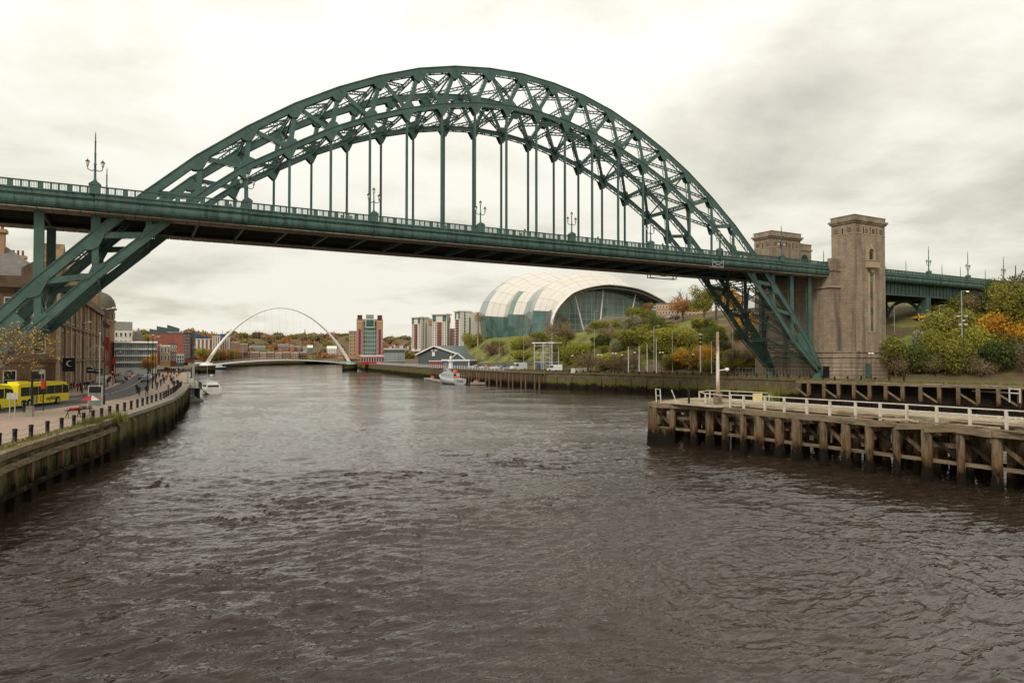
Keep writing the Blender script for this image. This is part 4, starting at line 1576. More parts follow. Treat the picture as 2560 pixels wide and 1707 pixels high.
dome = thing('domed_building', 'sandstone corner building with a grey green dome and a long red banner', 'building', (-78, 158, 3.8))
E_, F_ = Vector((-70.0, 141.0, 0)), Vector((-69.6, 176.0, 0))
m_ = MB()
m_.prism([(E_.x, E_.y), (F_.x - 2, F_.y), (-96, 176), (-96, 141)], 3.5, 21.0)
m_.lathe((-72.4, 172, 3.5), [(4.6, 0), (4.6, 18.2), (5.0, 18.4), (5.0, 19)], 16, 0, False)
m_.build('wall', M['sand'], dome)
m_ = MB()
for z_, e, h in ((8.6, .35, .4), (14.2, .3, .4), (20.4, .8, .8)):
    m_.prism([(E_.x + e, E_.y), (F_.x + e, F_.y), (-96, 176 + e), (-96, 141)], z_, z_ + h)
m_.build('cornice', M['sanddark'], dome)
facade(dome, E_, F_, 0, [4.6, 9.8, 15.4], [window_mesh(1.3, 3.4, M['glass'], M['trim'], (0, 1), .22, proud=.03)], 9)
m_ = MB()
m_.lathe((-72.4, 172, 22.4), [(4.5, 0), (4.5, 3.6), (5.2, 3.8), (5.2, 4.3)], 16, 0, False)
m_.build('drum', M['sand'], dome)
m_ = MB()
m_.lathe((-72.4, 172, 26.7), [(4.9, 0), (4.8, 1.5), (4.3, 3.0), (3.3, 4.4), (2.0, 5.3), (.6, 5.8), (.4, 6.4), (.05, 7.4)], 18)
m_.build('dome', mat('weathered copper brown', (.125, .115, .075), .7, .3, .8), dome)
for k in range(7):
    a_ = R(-150 + k * 32)
    m_ = MB()
    c_ = Vector((-72.4 + 4.5 * math.cos(a_), 172 + 4.5 * math.sin(a_), 23.2))
    tv = Vector((-math.sin(a_), math.cos(a_), 0))
    nv = Vector((math.cos(a_), math.sin(a_), 0))
    m_.obox(c_ - tv * .6 - nv * .3, tv * 1.2, nv * .42, (0, 0, 2.2), 0)
    m_.build('window', M['glass'], dome)
m_ = MB()
m_.box(-70.0, -68.7, 150.0, 150.12, 6.9, 16.2)
o = m_.build('banner', M['red'])
tag(o, 'long red vertical banner hung on the domed sandstone building', 'banner')
m_ = MB()
for q in range(8):
    m_.tube([(-66.6, 152, 9 + q * .2), (-65.2, 158, 15.5 + q * .2)], .03, 4)


def block(name, label, pts, zb, zt, wallm, roofm=None, cat='building', flat=.5, group=None):
    c_ = sum((Vector((x, y, 0)) for x, y in pts), Vector()) / len(pts)
    t_ = thing(name, label, cat, (c_.x, c_.y, zb), group)
    m_ = MB()
    m_.prism(pts, zb - 1.5, zt)
    m_.build('wall', wallm, t_)
    if roofm:
        m_ = MB()
        m_.prism([((x - c_.x) * 1.03 + c_.x, (y - c_.y) * 1.03 + c_.y) for x, y in pts], zt, zt + flat)
        m_.build('roof', roofm, t_)
    return t_


def viewblock(name, label, px0, px1, pyt, pyb, D, depth, wallm, roofm=None, skew=0.0, flat=.5, zb=None, group=None):
    """a block whose front runs between two surveyed sight lines at distance D; returns thing, corners and heights"""
    p0, p1 = at(px0, pyb, D), at(px1, pyb, D * (1 + skew) * math.hypot(F, px0 - 1280) / math.hypot(F, px1 - 1280))
    zt = at(px0, pyt, D).z
    zb_ = p0.z if zb is None else zb
    d = (p1 - p0)
    d.z = 0
    n_ = Vector((-d.y, d.x, 0)).normalized()
    pts = [(p0.x, p0.y), (p1.x, p1.y), (p1.x + n_.x * depth, p1.y + n_.y * depth), (p0.x + n_.x * depth, p0.y + n_.y * depth)]
    t_ = block(name, label, pts, zb_, zt, wallm, roofm, 'building', flat, group)
    return t_, pts, zb_, zt


def gridwin(t_, pts, zb, zt, nc, nr, wf=.55, hf=.55, gm_=None, fm_=None, face=0, bars=(0, 0), z0f=0.04, name='window', fr=.12):
    a_, b_ = Vector((*pts[face], 0)), Vector((*pts[(face + 1) % 4], 0))
    Lw, H = (b_ - a_).length / nc, (zt - zb) * (1 - z0f) / nr
    me = window_mesh(Lw * wf, H * hf, gm_ or M['glass'], fm_ or M['white'], bars, fr)
    facade(t_, a_, b_, zb + (zt - zb) * z0f, [H * (r_ + (1 - hf) * .45) for r_ in range(nr)], [me], nc, name=name)


# offices and flats further along the left bank
t_, p_, zb, zt = viewblock('pale_house', 'tall cream rendered house with grey mansard roof above the glass offices', 284, 330, 826, 925, 262, 16, M['cream'], None)
gridwin(t_, p_, zb, zt, 4, 5, .4, .5)
m_ = MB()
c0, c1 = Vector((*p_[0], zt)), Vector((*p_[1], zt))
n_ = Vector((p_[3][0] - p_[0][0], p_[3][1] - p_[0][1], 0))
i_ = n_ * .2
m_.add([c0, c1, c1 + n_, c0 + n_, c0 + i_ + Vector((0, 0, 3.6)), c1 + i_ + Vector((0, 0, 3.6)), c1 + n_ - i_ + Vector((0, 0, 3.6)), c0 + n_ - i_ + Vector((0, 0, 3.6))], MB.BF)
m_.build('roof', M['slate'], t_)
t_, p_, zb, zt = viewblock('glass_offices', 'four storey glass fronted offices with white floor bands beside the street', 286, 392, 856, 924, 236, 14, M['shell2'], M['white'], 0)
gridwin(t_, p_, zb, zt, 22, 4, .82, .62, M['tglass'], M['shell2'], 0, (0, 1), name='window')
m_ = MB()
a_, b_ = Vector((*p_[0], 0)), Vector((*p_[1], 0))
n_ = (b_ - a_).normalized().cross(Vector((0, 0, 1)))
for k in range(1, 5):
    z_ = zb + (zt - zb) * k / 4 - .1
    m_.obox(a_ + n_ * 1.1 + Vector((0, 0, z_)), b_ - a_, -n_ * 1.1, (0, 0, .22))
m_.build('floor_band', M['white'], t_)
t_, p_, zb, zt = viewblock('dark_roof_house', 'brown brick house with dark hipped roof between cream house and flats', 330, 360, 850, 920, 275, 14, M['redbrick'], None)
gridwin(t_, p_, zb, zt, 3, 3, .4, .5)
m_ = MB()
c0, c1 = Vector((*p_[0], zt)), Vector((*p_[1], zt))
n_ = Vector((p_[3][0] - p_[0][0], p_[3][1] - p_[0][1], 0))
pk = (c0 + c1 + n_) / 2 + Vector((0, 0, 5.5))
m_.add([c0, c1, c1 + n_, c0 + n_, pk], [(0, 1, 4), (1, 2, 4), (2, 3, 4), (3, 0, 4)])
m_.build('roof', M['slate'], t_)
for k, (x0_, x1_, yt_, D, lab) in enumerate(((375, 425, 829, 300, 'grey and brick flats with mono pitched roof, lowest step of the terrace'), (393, 446, 822, 310, 'grey flats with mono pitched roof, middle step of the terrace'),
                                             (418, 447, 818, 322, 'grey flats with mono pitched roof, topmost step of the terrace'), (430, 470, 832, 298, 'grey flats with flat roof beside the red brick end block'))):
    t_, p_, zb, zt = viewblock('quay_flats', lab, x0_, x1_, yt_ + 5, 905, D, 16, M['grey'] if k else M['redbrick'], None)
    gridwin(t_, p_, zb, zt, 7, 7, .6, .5, M['tglass2'] if k == 1 else None)
    m_ = MB()
    c0, c1 = Vector((*p_[0], zt)), Vector((*p_[1], zt))
    n_ = Vector((p_[3][0] - p_[0][0], p_[3][1] - p_[0][1], 0))
    u_, dd_ = (c1 - c0) * .04, Vector((0, 0, 2.2 if k < 3 else .4))
    m_.add([c0 - u_, c1 + u_, c1 + n_ + u_, c0 + n_ - u_, c0 - u_ + dd_, c1 + u_ + Vector((0, 0, .5)), c1 + n_ + u_ + Vector((0, 0, .5)), c0 + n_ - u_ + dd_], MB.BF)
    m_.build('roof', M['grey'], t_)
t_, p_, zb, zt = viewblock('brick_flats', 'red brick end block of flats with stacked balconies', 458, 486, 834, 898, 292, 16, M['redbrick'], M['grey'], .02)
gridwin(t_, p_, zb, zt, 4, 8, .55, .45)
for k in range(8):
    m_ = MB()
    a_, b_ = Vector((*p_[0], 0)), Vector((*p_[1], 0))
    n_ = (b_ - a_).normalized().cross(Vector((0, 0, 1)))
    z_ = zb + (zt - zb) * (k + .5) / 8
    m_.obox(a_ + (b_ - a_) * .62 + n_ * 1.0 + Vector((0, 0, z_)), (b_ - a_) * .22, -n_, (0, 0, .9))
    m_.build('balcony', M['grey'], t_)
t_, p_, zb, zt = viewblock('low_brick_flats', 'low red brick flats in front of the grey terrace', 425, 441, 861, 905, 270, 12, M['redbrick'], M['grey'])
gridwin(t_, p_, zb, zt, 3, 4)
t_, p_, zb, zt = viewblock('yellow_house', 'small buff brick house with tall pale windows beside the orange tree', 400, 426, 866, 905, 258, 10, M['buff'], M['white'])
gridwin(t_, p_, zb, zt, 3, 2, .45, .7)
t_, p_, zb, zt = viewblock('glass_pavilion', 'low glazed pavilion with flat roof near the white bridge foot', 424, 460, 888, 907, 285, 10, M['grey'], M['shell2'])
gridwin(t_, p_, zb, zt, 6, 2, .8, .8, M['tglass'])
# long striped red brick apartment range on the slope
stripe = [(488, 528, 846, 640, 'nearest'), (530, 552, 839, 640, 'second'), (554, 576, 843, 650, 'third')]
for k, (x0_, x1_, yt_, D, w_) in enumerate(stripe):
    t_, p_, zb, zt = viewblock('striped_flats', f'red brick and cream striped apartment block on the green slope, {w_} from the left', x0_, x1_, yt_ + 2, 874, D, 18, M['redbrick'], M['cream'], 0, .6)
    gridwin(t_, p_, zb, zt, 8, 6, .45, .5, None, M['cream'])
    a_, b_ = Vector((*p_[0], 0)), Vector((*p_[1], 0))
    n_ = (b_ - a_).normalized().cross(Vector((0, 0, 1)))
    for q in range(4):
        m_ = MB()
        m_.obox(a_ + (b_ - a_) * (q * .25 + .04) + n_ * .7 + Vector((0, 0, zb)), (b_ - a_) * .11, -n_ * .7, (0, 0, zt - zb - .5))
        m_.build('cream_bay', M['cream'], t_)
for k, (x0_, x1_, yt_, D) in enumerate(((577, 598, 856, 690), (600, 620, 860, 720))):
    t_, p_, zb, zt = viewblock('cream_flats', ['brick and cream block of flats stepping down, upper one', 'brick and cream block of flats stepping down, lower one'][k], x0_, x1_, yt_, 880, D, 16, M['redbrick'], M['cream'])
    gridwin(t_, p_, zb, zt, 5, 4, .5, .5, None, M['cream'])
for k, px in enumerate((494, 515, 556)):
    p_ = at(px, 846, 700)
    m_ = MB()
    m_.box(p_.x - 2.2, p_.x + 2.2, p_.y - 2, p_.y + 2, p_.z - 2, p_.z + 4.5 - k % 2 * 2)
    m_.tube([(p_.x, p_.y, p_.z), (p_.x, p_.y, p_.z + 8)], .2, 5)
    tag(m_.build('blue_tower', M['blue']), f'blue rooftop tower block behind the striped flats, {ORD[k]} from the left', 'building', 'blue towers behind the flats')

# low terrace and houses on the far bank
FT = [(592, 608), (609, 626), (628, 647), (650, 666), (668, 685), (688, 705), (707, 725), (728, 746), (748, 766)]
for k, (x0_, x1_) in enumerate(FT):
    D = 705 + k * 24
    t_, p_, zb, zt = viewblock('riverside_flats', f'brick and cream riverside flats behind the white footbridge deck, {ORD[k]} from the left', x0_, x1_, 881 + (k % 2), 899, D, 14, M['redbrick'] if k % 2 == 0 else M['buff'], M['white'], 0, .7, None, 'riverside flats behind the footbridge')
    gridwin(t_, p_, zb, zt, 4, 3, .55, .6, None, M['cream'])
    m_ = MB()
    c0 = Vector((*p_[0], 0))
    m_.obox(c0 + Vector((0, 0, zb - 8)), Vector((*p_[1], 0)) - c0, Vector((*p_[3], 0)) - c0, (0, 0, 7.9))
    m_.build('base_storey', M['redbrick'], t_)
hs = [(622, 664, 866, 884, 820, 'slate', 'long brown warehouse with grey roof'), (694, 722, 862, 879, 850, 'redbrick', 'red brick mill with rows of windows'), (724, 735, 864, 878, 850, 'red', 'bright red brick house beside the mill'),
      (736, 752, 866, 880, 860, 'redbrick', 'brick house right of the mill'), (757, 768, 868, 880, 860, 'buff', 'buff flats left of the round glass block'), (768, 782, 866, 885, 830, 'tglass', 'glass block with curved white roof'),
      (817, 842, 868, 884, 840, 'cream', 'cream flats with dark balconies near the right bridge foot'), (790, 803, 842, 852, 1150, 'redbrick', 'red house on the hill crest'), (812, 828, 845, 853, 1160, 'redbrick', 'row of red roofs on the hill crest'),
      (846, 866, 846, 856, 1160, 'redbrick', 'row of red roofs beside the tall arts mill'), (843, 860, 872, 888, 840, 'buff', 'buff flats behind the right bridge foot')]
for x0_, x1_, yt_, yb_, D, mt_, lab in hs:
    D += 70 if D < 1000 else 0
    t_, p_, zb, zt = viewblock('far_building', lab + ' on the far bank', x0_, x1_, yt_ + 3, yb_, D, 14, M[mt_], None)
    gridwin(t_, p_, zb - 0, zt, max(3, (x1_ - x0_) // 4), 3, .5, .5)
    m_ = MB()
    c0, c1 = Vector((*p_[0], zt)), Vector((*p_[1], zt))
    n_ = Vector((p_[3][0] - p_[0][0], p_[3][1] - p_[0][1], 0))
    h_ = Vector((0, 0, 3.2 * D / 850))
    m_.add([c0, c1, c1 + n_, c0 + n_, c0 + n_ * .5 + h_, c1 + n_ * .5 + h_], [(0, 1, 5, 4), (2, 3, 4, 5), (1, 2, 5), (3, 0, 4)])
    m_.build('roof', M['slate'] if mt_ not in ('cream', 'tglass') else M['white'], t_)
    m_ = MB()
    m_.obox(c0 + Vector((0, 0, zb - zt - 12)), c1 - c0, n_, (0, 0, 12))
    m_.build('base_storey', M['buff'], t_)
# church on the ridge
p_ = at(762, 846, 1230)
t_ = thing('church', 'dark church with a thin pointed spire on the wooded ridge', 'church', p_)
m_ = MB()
m_.box(p_.x - 2.6, p_.x + 2.6, p_.y - 2.6, p_.y + 2.6, p_.z - 8, p_.z + 5)
m_.build('tower', M['sanddark'], t_)
m_ = MB()
m_.lathe((p_.x, p_.y, p_.z + 5), [(3.0, 0), (1.4, 5.5), (.1, 13)], 8, 0, False)
m_.build('spire', M['slate'], t_)

# embankment wall on the outer bend
NP = [(-22, 420), (-6, 530), (22, 610), (72, 701), (155, 800), (330, 950)]
ew = thing('embankment_wall', 'long brown river wall on the far outer bend behind the footbridge', 'river wall', (72, 700, 0))
for (xa, ya), (xb, yb) in zip(NP, NP[1:]):
    n = max(2, int(math.hypot(xb - xa, yb - ya) / 12))
    for k in range(n):
        f0, f1 = k / n, (k + .96) / n
        m_ = MB()
        m_.bar((xa + (xb - xa) * f0, ya + (yb - ya) * f0, 2.4), (xa + (xb - xa) * f1, ya + (yb - ya) * f1, 2.4), 1.6, 6.8)
        m_.build('wall_bay', M['wallr'], ew)

# ================================================================== TILTING ARCH FOOTBRIDGE
L0, R0 = Vector((-24.0, 347, 5.2)), Vector((69.5, 366, 5.2))
fb = thing('arch_footbridge', 'slender white tilting arch footbridge across the river in the distance', 'bridge', ((L0 + R0) / 2).to_tuple())
ax = (R0 - L0)
lean = Vector((ax.y, -ax.x, 0)).normalized()
pts, rad = [], []
apx = at(701, 767.6, 437).z - 5.2
for k in range(41):
    u = k / 40
    s_ = 1 - (2 * u - 1) ** 2
    pts.append(L0 + ax * u + Vector((0, 0, apx * s_ ** .93)) + lean * (-2 * s_))
    rad.append(.32 + .75 * abs(2 * u - 1) ** 1.6)
m_ = MB()
m_.tube(pts, rad, 10)
m_.build('arch', M['white'], fb)
deckp = []
for k in range(41):
    u = k / 40
    s_ = 1 - (2 * u - 1) ** 2
    deckp.append(L0 + ax * u + Vector((0, 0, -.9 + 3.2 * s_)) + lean * (4 * s_))
m_ = MB()
for a_, b_ in zip(deckp, deckp[1:]):
    m_.bar(a_, b_, 4.2, .9, (0, 0, 1), 0, .1)
m_.build('deck', M['white'], fb)
m_ = MB()
for a_, b_ in zip(deckp, deckp[1:]):
    for q in (-2.4, 2.6):
        m_.bar(a_ + lean * q + Vector((0, 0, 1.5)), b_ + lean * q + Vector((0, 0, 1.5)), .1, .1)
        m_.bar(a_ + lean * q + Vector((0, 0, .4)), a_ + lean * q + Vector((0, 0, 1.5)), .08, .08)
m_.build('railing', M['steel'], fb)
for k in range(3, 38, 2):
    m_ = MB()
    m_.tube([pts[k], deckp[k] - lean * 2.2 + Vector((0, 0, .4))], .035, 4)
    m_.build('cable', M['steel'], fb)
for P0, r_ in ((L0, 5.0), (R0, 5.2)):
    m_ = MB()
    m_.lathe((P0.x, P0.y, -1), [(r_, 0), (r_, 4.6), (r_ + .3, 4.7), (r_ + .3, 5.3)], 20, 0)
    m_.build('pier', M['wallr'], fb)
    m_ = MB()
    m_.lathe((P0.x, P0.y, 4.3), [(r_ - .6, 0), (r_ - .8, .8), (r_ - 2, 1.5)], 16)
    m_.box(P0.x - 6.5, P0.x - .5, P0.y - 2, P0.y + 2, 5.4, 6.2)
    m_.build('pier_cap', M['white'] if P0 is L0 else M['green2'], fb)
m_ = MB()
q_ = [(-60, 356), (L0.x, L0.y + 1)]
m_.bar((-52, 356, 4.3), (L0.x, L0.y + 2, 4.3), 3, .8)
m_.bar((R0.x, R0.y, 4.4), (SBy(372) + 3, 372, 4.4), 3, .8)
m_.build('gangway', M['concrete'], fb)

# ================================================================== SOUTH BANK BUILDINGS
def sz(px, py, D):
    return at(px, py, D)


# tall flour mill turned gallery
t_, p_, zb, zt = viewblock('brick_mill', 'tall buff brick mill with glass front, two purple banners and dark corner turrets', 891, 957, 797, 892, 505, 22, M['buff'], None)
Lw = (Vector(p_[1]) - Vector(p_[0])).length
a_, b_ = Vector((*p_[0], 0)), Vector((*p_[1], 0))
ud = (b_ - a_).normalized()
n_ = ud.cross(Vector((0, 0, 1)))
H = zt - zb
m_ = MB()
m_.obox(a_ + ud * Lw * .27 + n_ * .3 + Vector((0, 0, zb + H * .03)), ud * Lw * .47, -n_ * .35, (0, 0, H * .9))
m_.build('glass_front', M['tglass'], t_)
for k in range(1, 6):
    m_ = MB()
    m_.obox(a_ + ud * Lw * (.27 + .47 * k / 6) + n_ * .38 + Vector((0, 0, zb)), ud * .22, -n_ * .1, (0, 0, H * .9))
    m_.build('mullion', M['shell2'], t_)
for k in range(1, 8):
    m_ = MB()
    m_.obox(a_ + ud * Lw * .27 + n_ * .42 + Vector((0, 0, zb + H * .9 * k / 8)), ud * Lw * .47, -n_ * .1, (0, 0, .25))
    m_.build('transom', M['shell2'], t_)
m_ = MB()
m_.obox(a_ + ud * Lw * .34 + n_ * 1.6 + Vector((0, 0, zb + H * .78)), ud * Lw * .33, -n_ * 2, (0, 0, H * .2), 0)
for f0 in (0, .315):
    m_.obox(a_ + ud * Lw * (.34 + f0) + n_ * 1.75 + Vector((0, 0, zb + H * .77)), ud * Lw * .017, -n_ * .2, (0, 0, H * .22), 1)
for z_ in (.77, .98):
    m_.obox(a_ + ud * Lw * .34 + n_ * 1.75 + Vector((0, 0, zb + H * z_)), ud * Lw * .333, -n_ * .2, (0, 0, .5), 1)
m_.build('viewing_box', [M['tglass'], M['white']], t_)
m_ = MB()
m_.obox(a_ + ud * Lw * .35 - n_ * 4 + Vector((0, 0, zt - .5)), ud * Lw * .3, -n_ * 10, (0, 0, 4.0))
m_.build('roof_room', M['tglass2'], t_)
for f0 in (.01, .77):
    m_ = MB()
    m_.obox(a_ + ud * Lw * f0 + n_ * .5 + Vector((0, 0, zb)), ud * Lw * .22, -n_ * 21, (0, 0, H * .97))
    m_.obox(a_ + ud * Lw * (f0 + .0) + n_ * .7 + Vector((0, 0, zb + H * .9)), ud * Lw * .22, -n_ * 1, (0, 0, H * .045), 1)
    m_.build('corner_tower', [M['buff'], M['trim']], t_)
    m_ = MB()
    m_.obox(a_ + ud * Lw * (f0 + .02) + Vector((0, 0, zb + H * .97)), ud * Lw * .18, -n_ * 8, (0, 0, 3.8))
    m_.build('turret', mat('dark red brick', (.10, .035, .03), .85), t_)
    m_ = MB()
    m_.obox(a_ + ud * Lw * (f0 + .065) + n_ * .75 + Vector((0, 0, zb + H * .07)), ud * Lw * .085, -n_ * .15, (0, 0, H * .66))
    m_.build('banner', M['purple'], t_)
t2, p2, zb2, zt2 = viewblock('mill_annex', 'lower brick annex with stair windows left of the tall mill', 872, 891, 829, 892, 508, 18, M['buff'], M['tglass2'], 0, .6)
gridwin(t2, p2, zb2, zt2, 2, 7, .35, .6)
t2, p2, zb2, zt2 = viewblock('mill_shop', 'low dark red shop with white canopy roof at the foot of the mill', 902, 960, 891, 906, 470, 12, M['red'], M['white'], 0, .9)
gridwin(t2, p2, zb2, zt2, 9, 1, .7, .7)
# grey boathouse
t2, p2, zb2, zt2 = viewblock('boathouse_wing', 'low dark grey hall with flat pale roof beside the mill', 960, 1012, 874, 912, 440, 30, M['grey'], M['shell2'], 0, .9)
gridwin(t2, p2, zb2, zt2, 8, 1, .6, .55, M['tglass2'])
bo = thing('boathouse', 'dark grey gabled boat club hall with pale roof verge beside the river wall', 'building', at(1060, 905, 375))
g0, g1 = at(1045, 911, 375), at(1150, 909, 350)
g0.z = g1.z = 5
d_ = g1 - g0
n_ = Vector((-d_.y, d_.x, 0)).normalized()
if n_.y < 0:
    n_ = -n_
ze = at(1048, 888, 375).z
zp = at(1094, 867, 365).z
back = n_ * 62
m_ = MB()
Lg = d_.length
dn_ = d_.normalized()
P5 = [(0, 3.5), (Lg, 3.5), (Lg, ze), (Lg * .43, zp), (0, ze)]
vs = [g0 + dn_ * u + Vector((0, 0, z - 5)) for u, z in P5]
vs2 = [v + back for v in vs]
m_.add(vs + vs2, [(4, 3, 2, 1, 0), (5, 6, 7, 8, 9), (0, 1, 6, 5), (1, 2, 7, 6), (4, 0, 5, 9)])
m_.build('wall', M['grey'], bo)
m_ = MB()
e_ = Vector((0, 0, .25))
o_ = -n_ * 1.0
for i, j in ((3, 2), (3, 4)):
    k_ = (vs[j] - vs[i]) * .06
    m_.add([vs[i] + e_ + o_, vs[j] + k_ + e_ + o_, vs2[j] + k_ + e_, vs2[i] + e_, vs[i] + e_ * 3 + o_, vs[j] + k_ + e_ * 3 + o_, vs2[j] + k_ + e_ * 3, vs2[i] + e_ * 3], MB.BF)
m_.build('roof', mat('grey green sheet roof', (.12, .16, .155), .5, .1, .5), bo)
m_ = MB()
for i, j in ((3, 2), (3, 4)):
    k_ = (vs[j] - vs[i]) * .06
    m_.bar(vs[i] + e_ * 2 + o_ * 1.1, vs[j] + k_ + e_ * 2 + o_ * 1.1, .3, .7)
m_.build('verge', M['white'], bo)
a_, b_ = vs2[4], vs[4]
for k in range(16):
    if k in (3, 4, 10, 11):
        m_ = MB()
        q = g0 + back * (.12 + .8 * (15 - k) / 16)
        sd_ = -dn_ * .2
        m_.obox(q + sd_ + Vector((0, 0, 0)), back * .04, sd_, (0, 0, 5.2))
        m_.build('glazed_bay', M['tglass2'], bo)
    m_ = MB()
    q = g0 + back * (.1 + .82 * (15 - k) / 16) - dn_ * .5
    m_.obox(q, back * .016, -dn_ * .5, (0, 0, ze - 5.6))
    m_.build('pilaster', M['shell2'], bo)
m_ = MB()
q = g0 + dn_ * Lg * .36 - n_ * .15 + Vector((0, 0, 5.0))
m_.obox(q, dn_ * 2.2, -n_ * .15, (0, 0, 2.2))
m_.obox(q + dn_ * -.8 + Vector((0, 0, 2.8)), dn_ * 1.7, -n_ * .15, (0, 0, .5))
m_.obox(q + dn_ * 1.8 + Vector((0, 0, 2.8)), dn_ * 2.6, -n_ * .15, (0, 0, .5))
m_.build('emblem_panel', M['white'], bo)
t2, p2, zb2, zt2 = viewblock('club_annex', 'low grey annex with white frame and blue door in front of the boathouse', 1105, 1174, 902, 920, 322, 10, M['grey'], M['white'], -.03, .7)
m_ = MB()
a_, b_ = Vector((*p2[0], 0)), Vector((*p2[1], 0))
n2 = (b_ - a_).normalized().cross(Vector((0, 0, 1)))
m_.obox(a_ + (b_ - a_) * .32 + n2 * .15 + Vector((0, 0, zb2)), (b_ - a_) * .18, -n2 * .2, (0, 0, 2.6))
m_.build('door', M['blue'], t2)
m_ = MB()
m_.obox(a_ + (b_ - a_) * .08 + n2 * .15 + Vector((0, 0, zb2 + 1.6)), (b_ - a_) * .12, -n2 * .2, (0, 0, .9))
m_.build('sign_board', mat('lilac board', (.25, .18, .4), .6), t2)
m_ = MB()
m_.obox(a_ + (b_ - a_) * .97 + n2 * .3 + Vector((0, 0, zb2 - .5)), (b_ - a_) * .03, -n2, (0, 0, zt2 - zb2))
m_.build('corner_post', M['white'], t2)
m_ = MB()
m_.add([a_ + (b_ - a_) * .3 + Vector((0, 0, zt2 + .7)), a_ + (b_ - a_) * .85 + Vector((0, 0, zt2 + .7)), a_ + (b_ - a_) * .57 + Vector((0, 0, zt2 + 3.6)),
        a_ + (b_ - a_) * .3 - n2 * 9 + Vector((0, 0, zt2 + .7)), a_ + (b_ - a_) * .85 - n2 * 9 + Vector((0, 0, zt2 + .7)), a_ + (b_ - a_) * .57 - n2 * 9 + Vector((0, 0, zt2 + 3.6))], [(0, 1, 2), (4, 3, 5), (1, 4, 5, 2), (3, 0, 2, 5)])
m_.build('gable', M['grey'], t2)
m_ = MB()
for s_ in (.3, .85):
    m_.bar(a_ + (b_ - a_) * .57 + n2 * .2 + Vector((0, 0, zt2 + 3.7)), a_ + (b_ - a_) * s_ + n2 * .2 + Vector((0, 0, zt2 + .7)), .3, .4)
m_.build('verge', M['white'], t2)
t2, p2, zb2, zt2 = viewblock('brick_store', 'small red brick store left of the grey annex', 1072, 1105, 903, 918, 330, 8, M['redbrick'], M['white'], 0, .3)
t2, p2, zb2, zt2 = viewblock('brick_wing', 'low red brick building behind the parked cars', 1176, 1205, 902, 915, 318, 10, M['redbrick'], M['slate'], 0, .8)
# apartment towers
def apart(label, px0, px1, pxm, pyt, pyb, D, cols, tilt):
    """pale tower: front px0-pxm, side pxm-px1"""
    t_, p_, zb, zt = viewblock('apartment_tower', label, px0, pxm, pyt, pyb, D, (px1 - pxm) / F * D * 1.9, M['cream'], None, tilt)
    H = zt - zb
    gridwin(t_, p_, zb, zt - H * .2, cols, 11, .45, .55, None, M['cream'], 0)
    a_, b_ = Vector((*p_[0], 0)), Vector((*p_[1], 0))
    ud = b_ - a_
    n_ = ud.normalized().cross(Vector((0, 0, 1)))
    for f0, f1 in ((.04, .26), (.72, .96)):
        m_ = MB()
        m_.obox(a_ + ud * f0 + n_ * .25 + Vector((0, 0, zt - H * .19)), ud * (f1 - f0), -n_ * .3, (0, 0, H * .17))
        m_.build('penthouse_glazing', M['tglass'], t_)
    m_ = MB()
    m_.obox(a_ - ud * .06 + n_ * 1.2 + Vector((0, 0, zt)), ud * 1.12, -n_ * 9, (0, 0, .7))
    m_.build('roof', M['white'], t_)
    for k in range(11):
        m_ = MB()
        m_.obox(a_ + ud * .36 + n_ * 1.0 + Vector((0, 0, zb + (H * .8) * (k + .15) / 11)), ud * .28, -n_ * 1.0, (0, 0, 1.0))
        m_.build('balcony', M['redbrick'], t_)
    c_, d2 = Vector((*p_[1], 0)), Vector((*p_[2], 0))
    me = window_mesh(.9, 1.4, M['glass'], M['cream'], (0, 0))
    facade(t_, c_, d2, zb, [H * (k + .3) / 12 for k in range(12)], [me], 1, u0=.0, u1=.4)
    sdn = (d2 - c_).normalized().cross(Vector((0, 0, 1)))
    m_ = MB()
    m_.obox(c_ + (d2 - c_) * .4 + sdn * .2 + Vector((0, 0, zb)), (d2 - c_) * .04, -sdn * .3, (0, 0, H * .85))
    m_.build('downpipe_slot', M['black'], t_)
    m_ = MB()
    m_.obox(c_ + (d2 - c_) * .62 + sdn * .3 + Vector((0, 0, zb + H * .78)), (d2 - c_) * .4, -sdn * 4, (0, 0, H * .16))
    m_.build('penthouse_wall', M['tan'], t_)
    return t_


apart('cream apartment tower with glazed top, left one of the three', 1029, 1076, 1051, 795, 872, 430, 4, -.012)
apart('cream apartment tower with balconies up the middle, centre one of the three', 1080, 1130, 1117, 787, 874, 400, 6, -.008)
apart('cream apartment tower with tan side walls, right one of the three', 1137, 1186, 1150, 780, 872, 385, 2, -.012)
for x0_, x1_, yt_, D, lab, mt_ in ((1056, 1080, 824, 436, 'orange brick flats between left and centre apartment towers', 'buff'), (1125, 1139, 821, 405, 'brown brick flats between centre and right apartment towers', 'redbrick'), (1161, 1198, 815, 392, 'tan windowless block right of the apartment towers', 'tan')):
    t2, p2, zb2, zt2 = viewblock('infill_flats', lab, x0_, x1_, yt_, 874, D, 14, M[mt_], None)
    if mt_ != 'tan':
        gridwin(t2, p2, zb2, zt2, 4, 8, .4, .5)
p_ = at(1195, 832, 360)
m_ = MB()
m_.lathe((p_.x, p_.y, p_.z - 12), [(.5, 0), (.5, 22), (.8, 22.2), (.8, 23)], 10)
tag(m_.build('lattice_chimney', M['trim']), 'slim pale chimney mast left of the glass concert hall', 'chimney')

# ================================================================== SHELL ROOFED CONCERT HALL
hall3 = thing('concert_hall', 'huge swelling glass and steel shell roofed concert hall on the hillside', 'building', (135, 190, 18))
YF = 149.0


def rib(y, pts):
    return [gy(px, py, y) for px, py in pts]


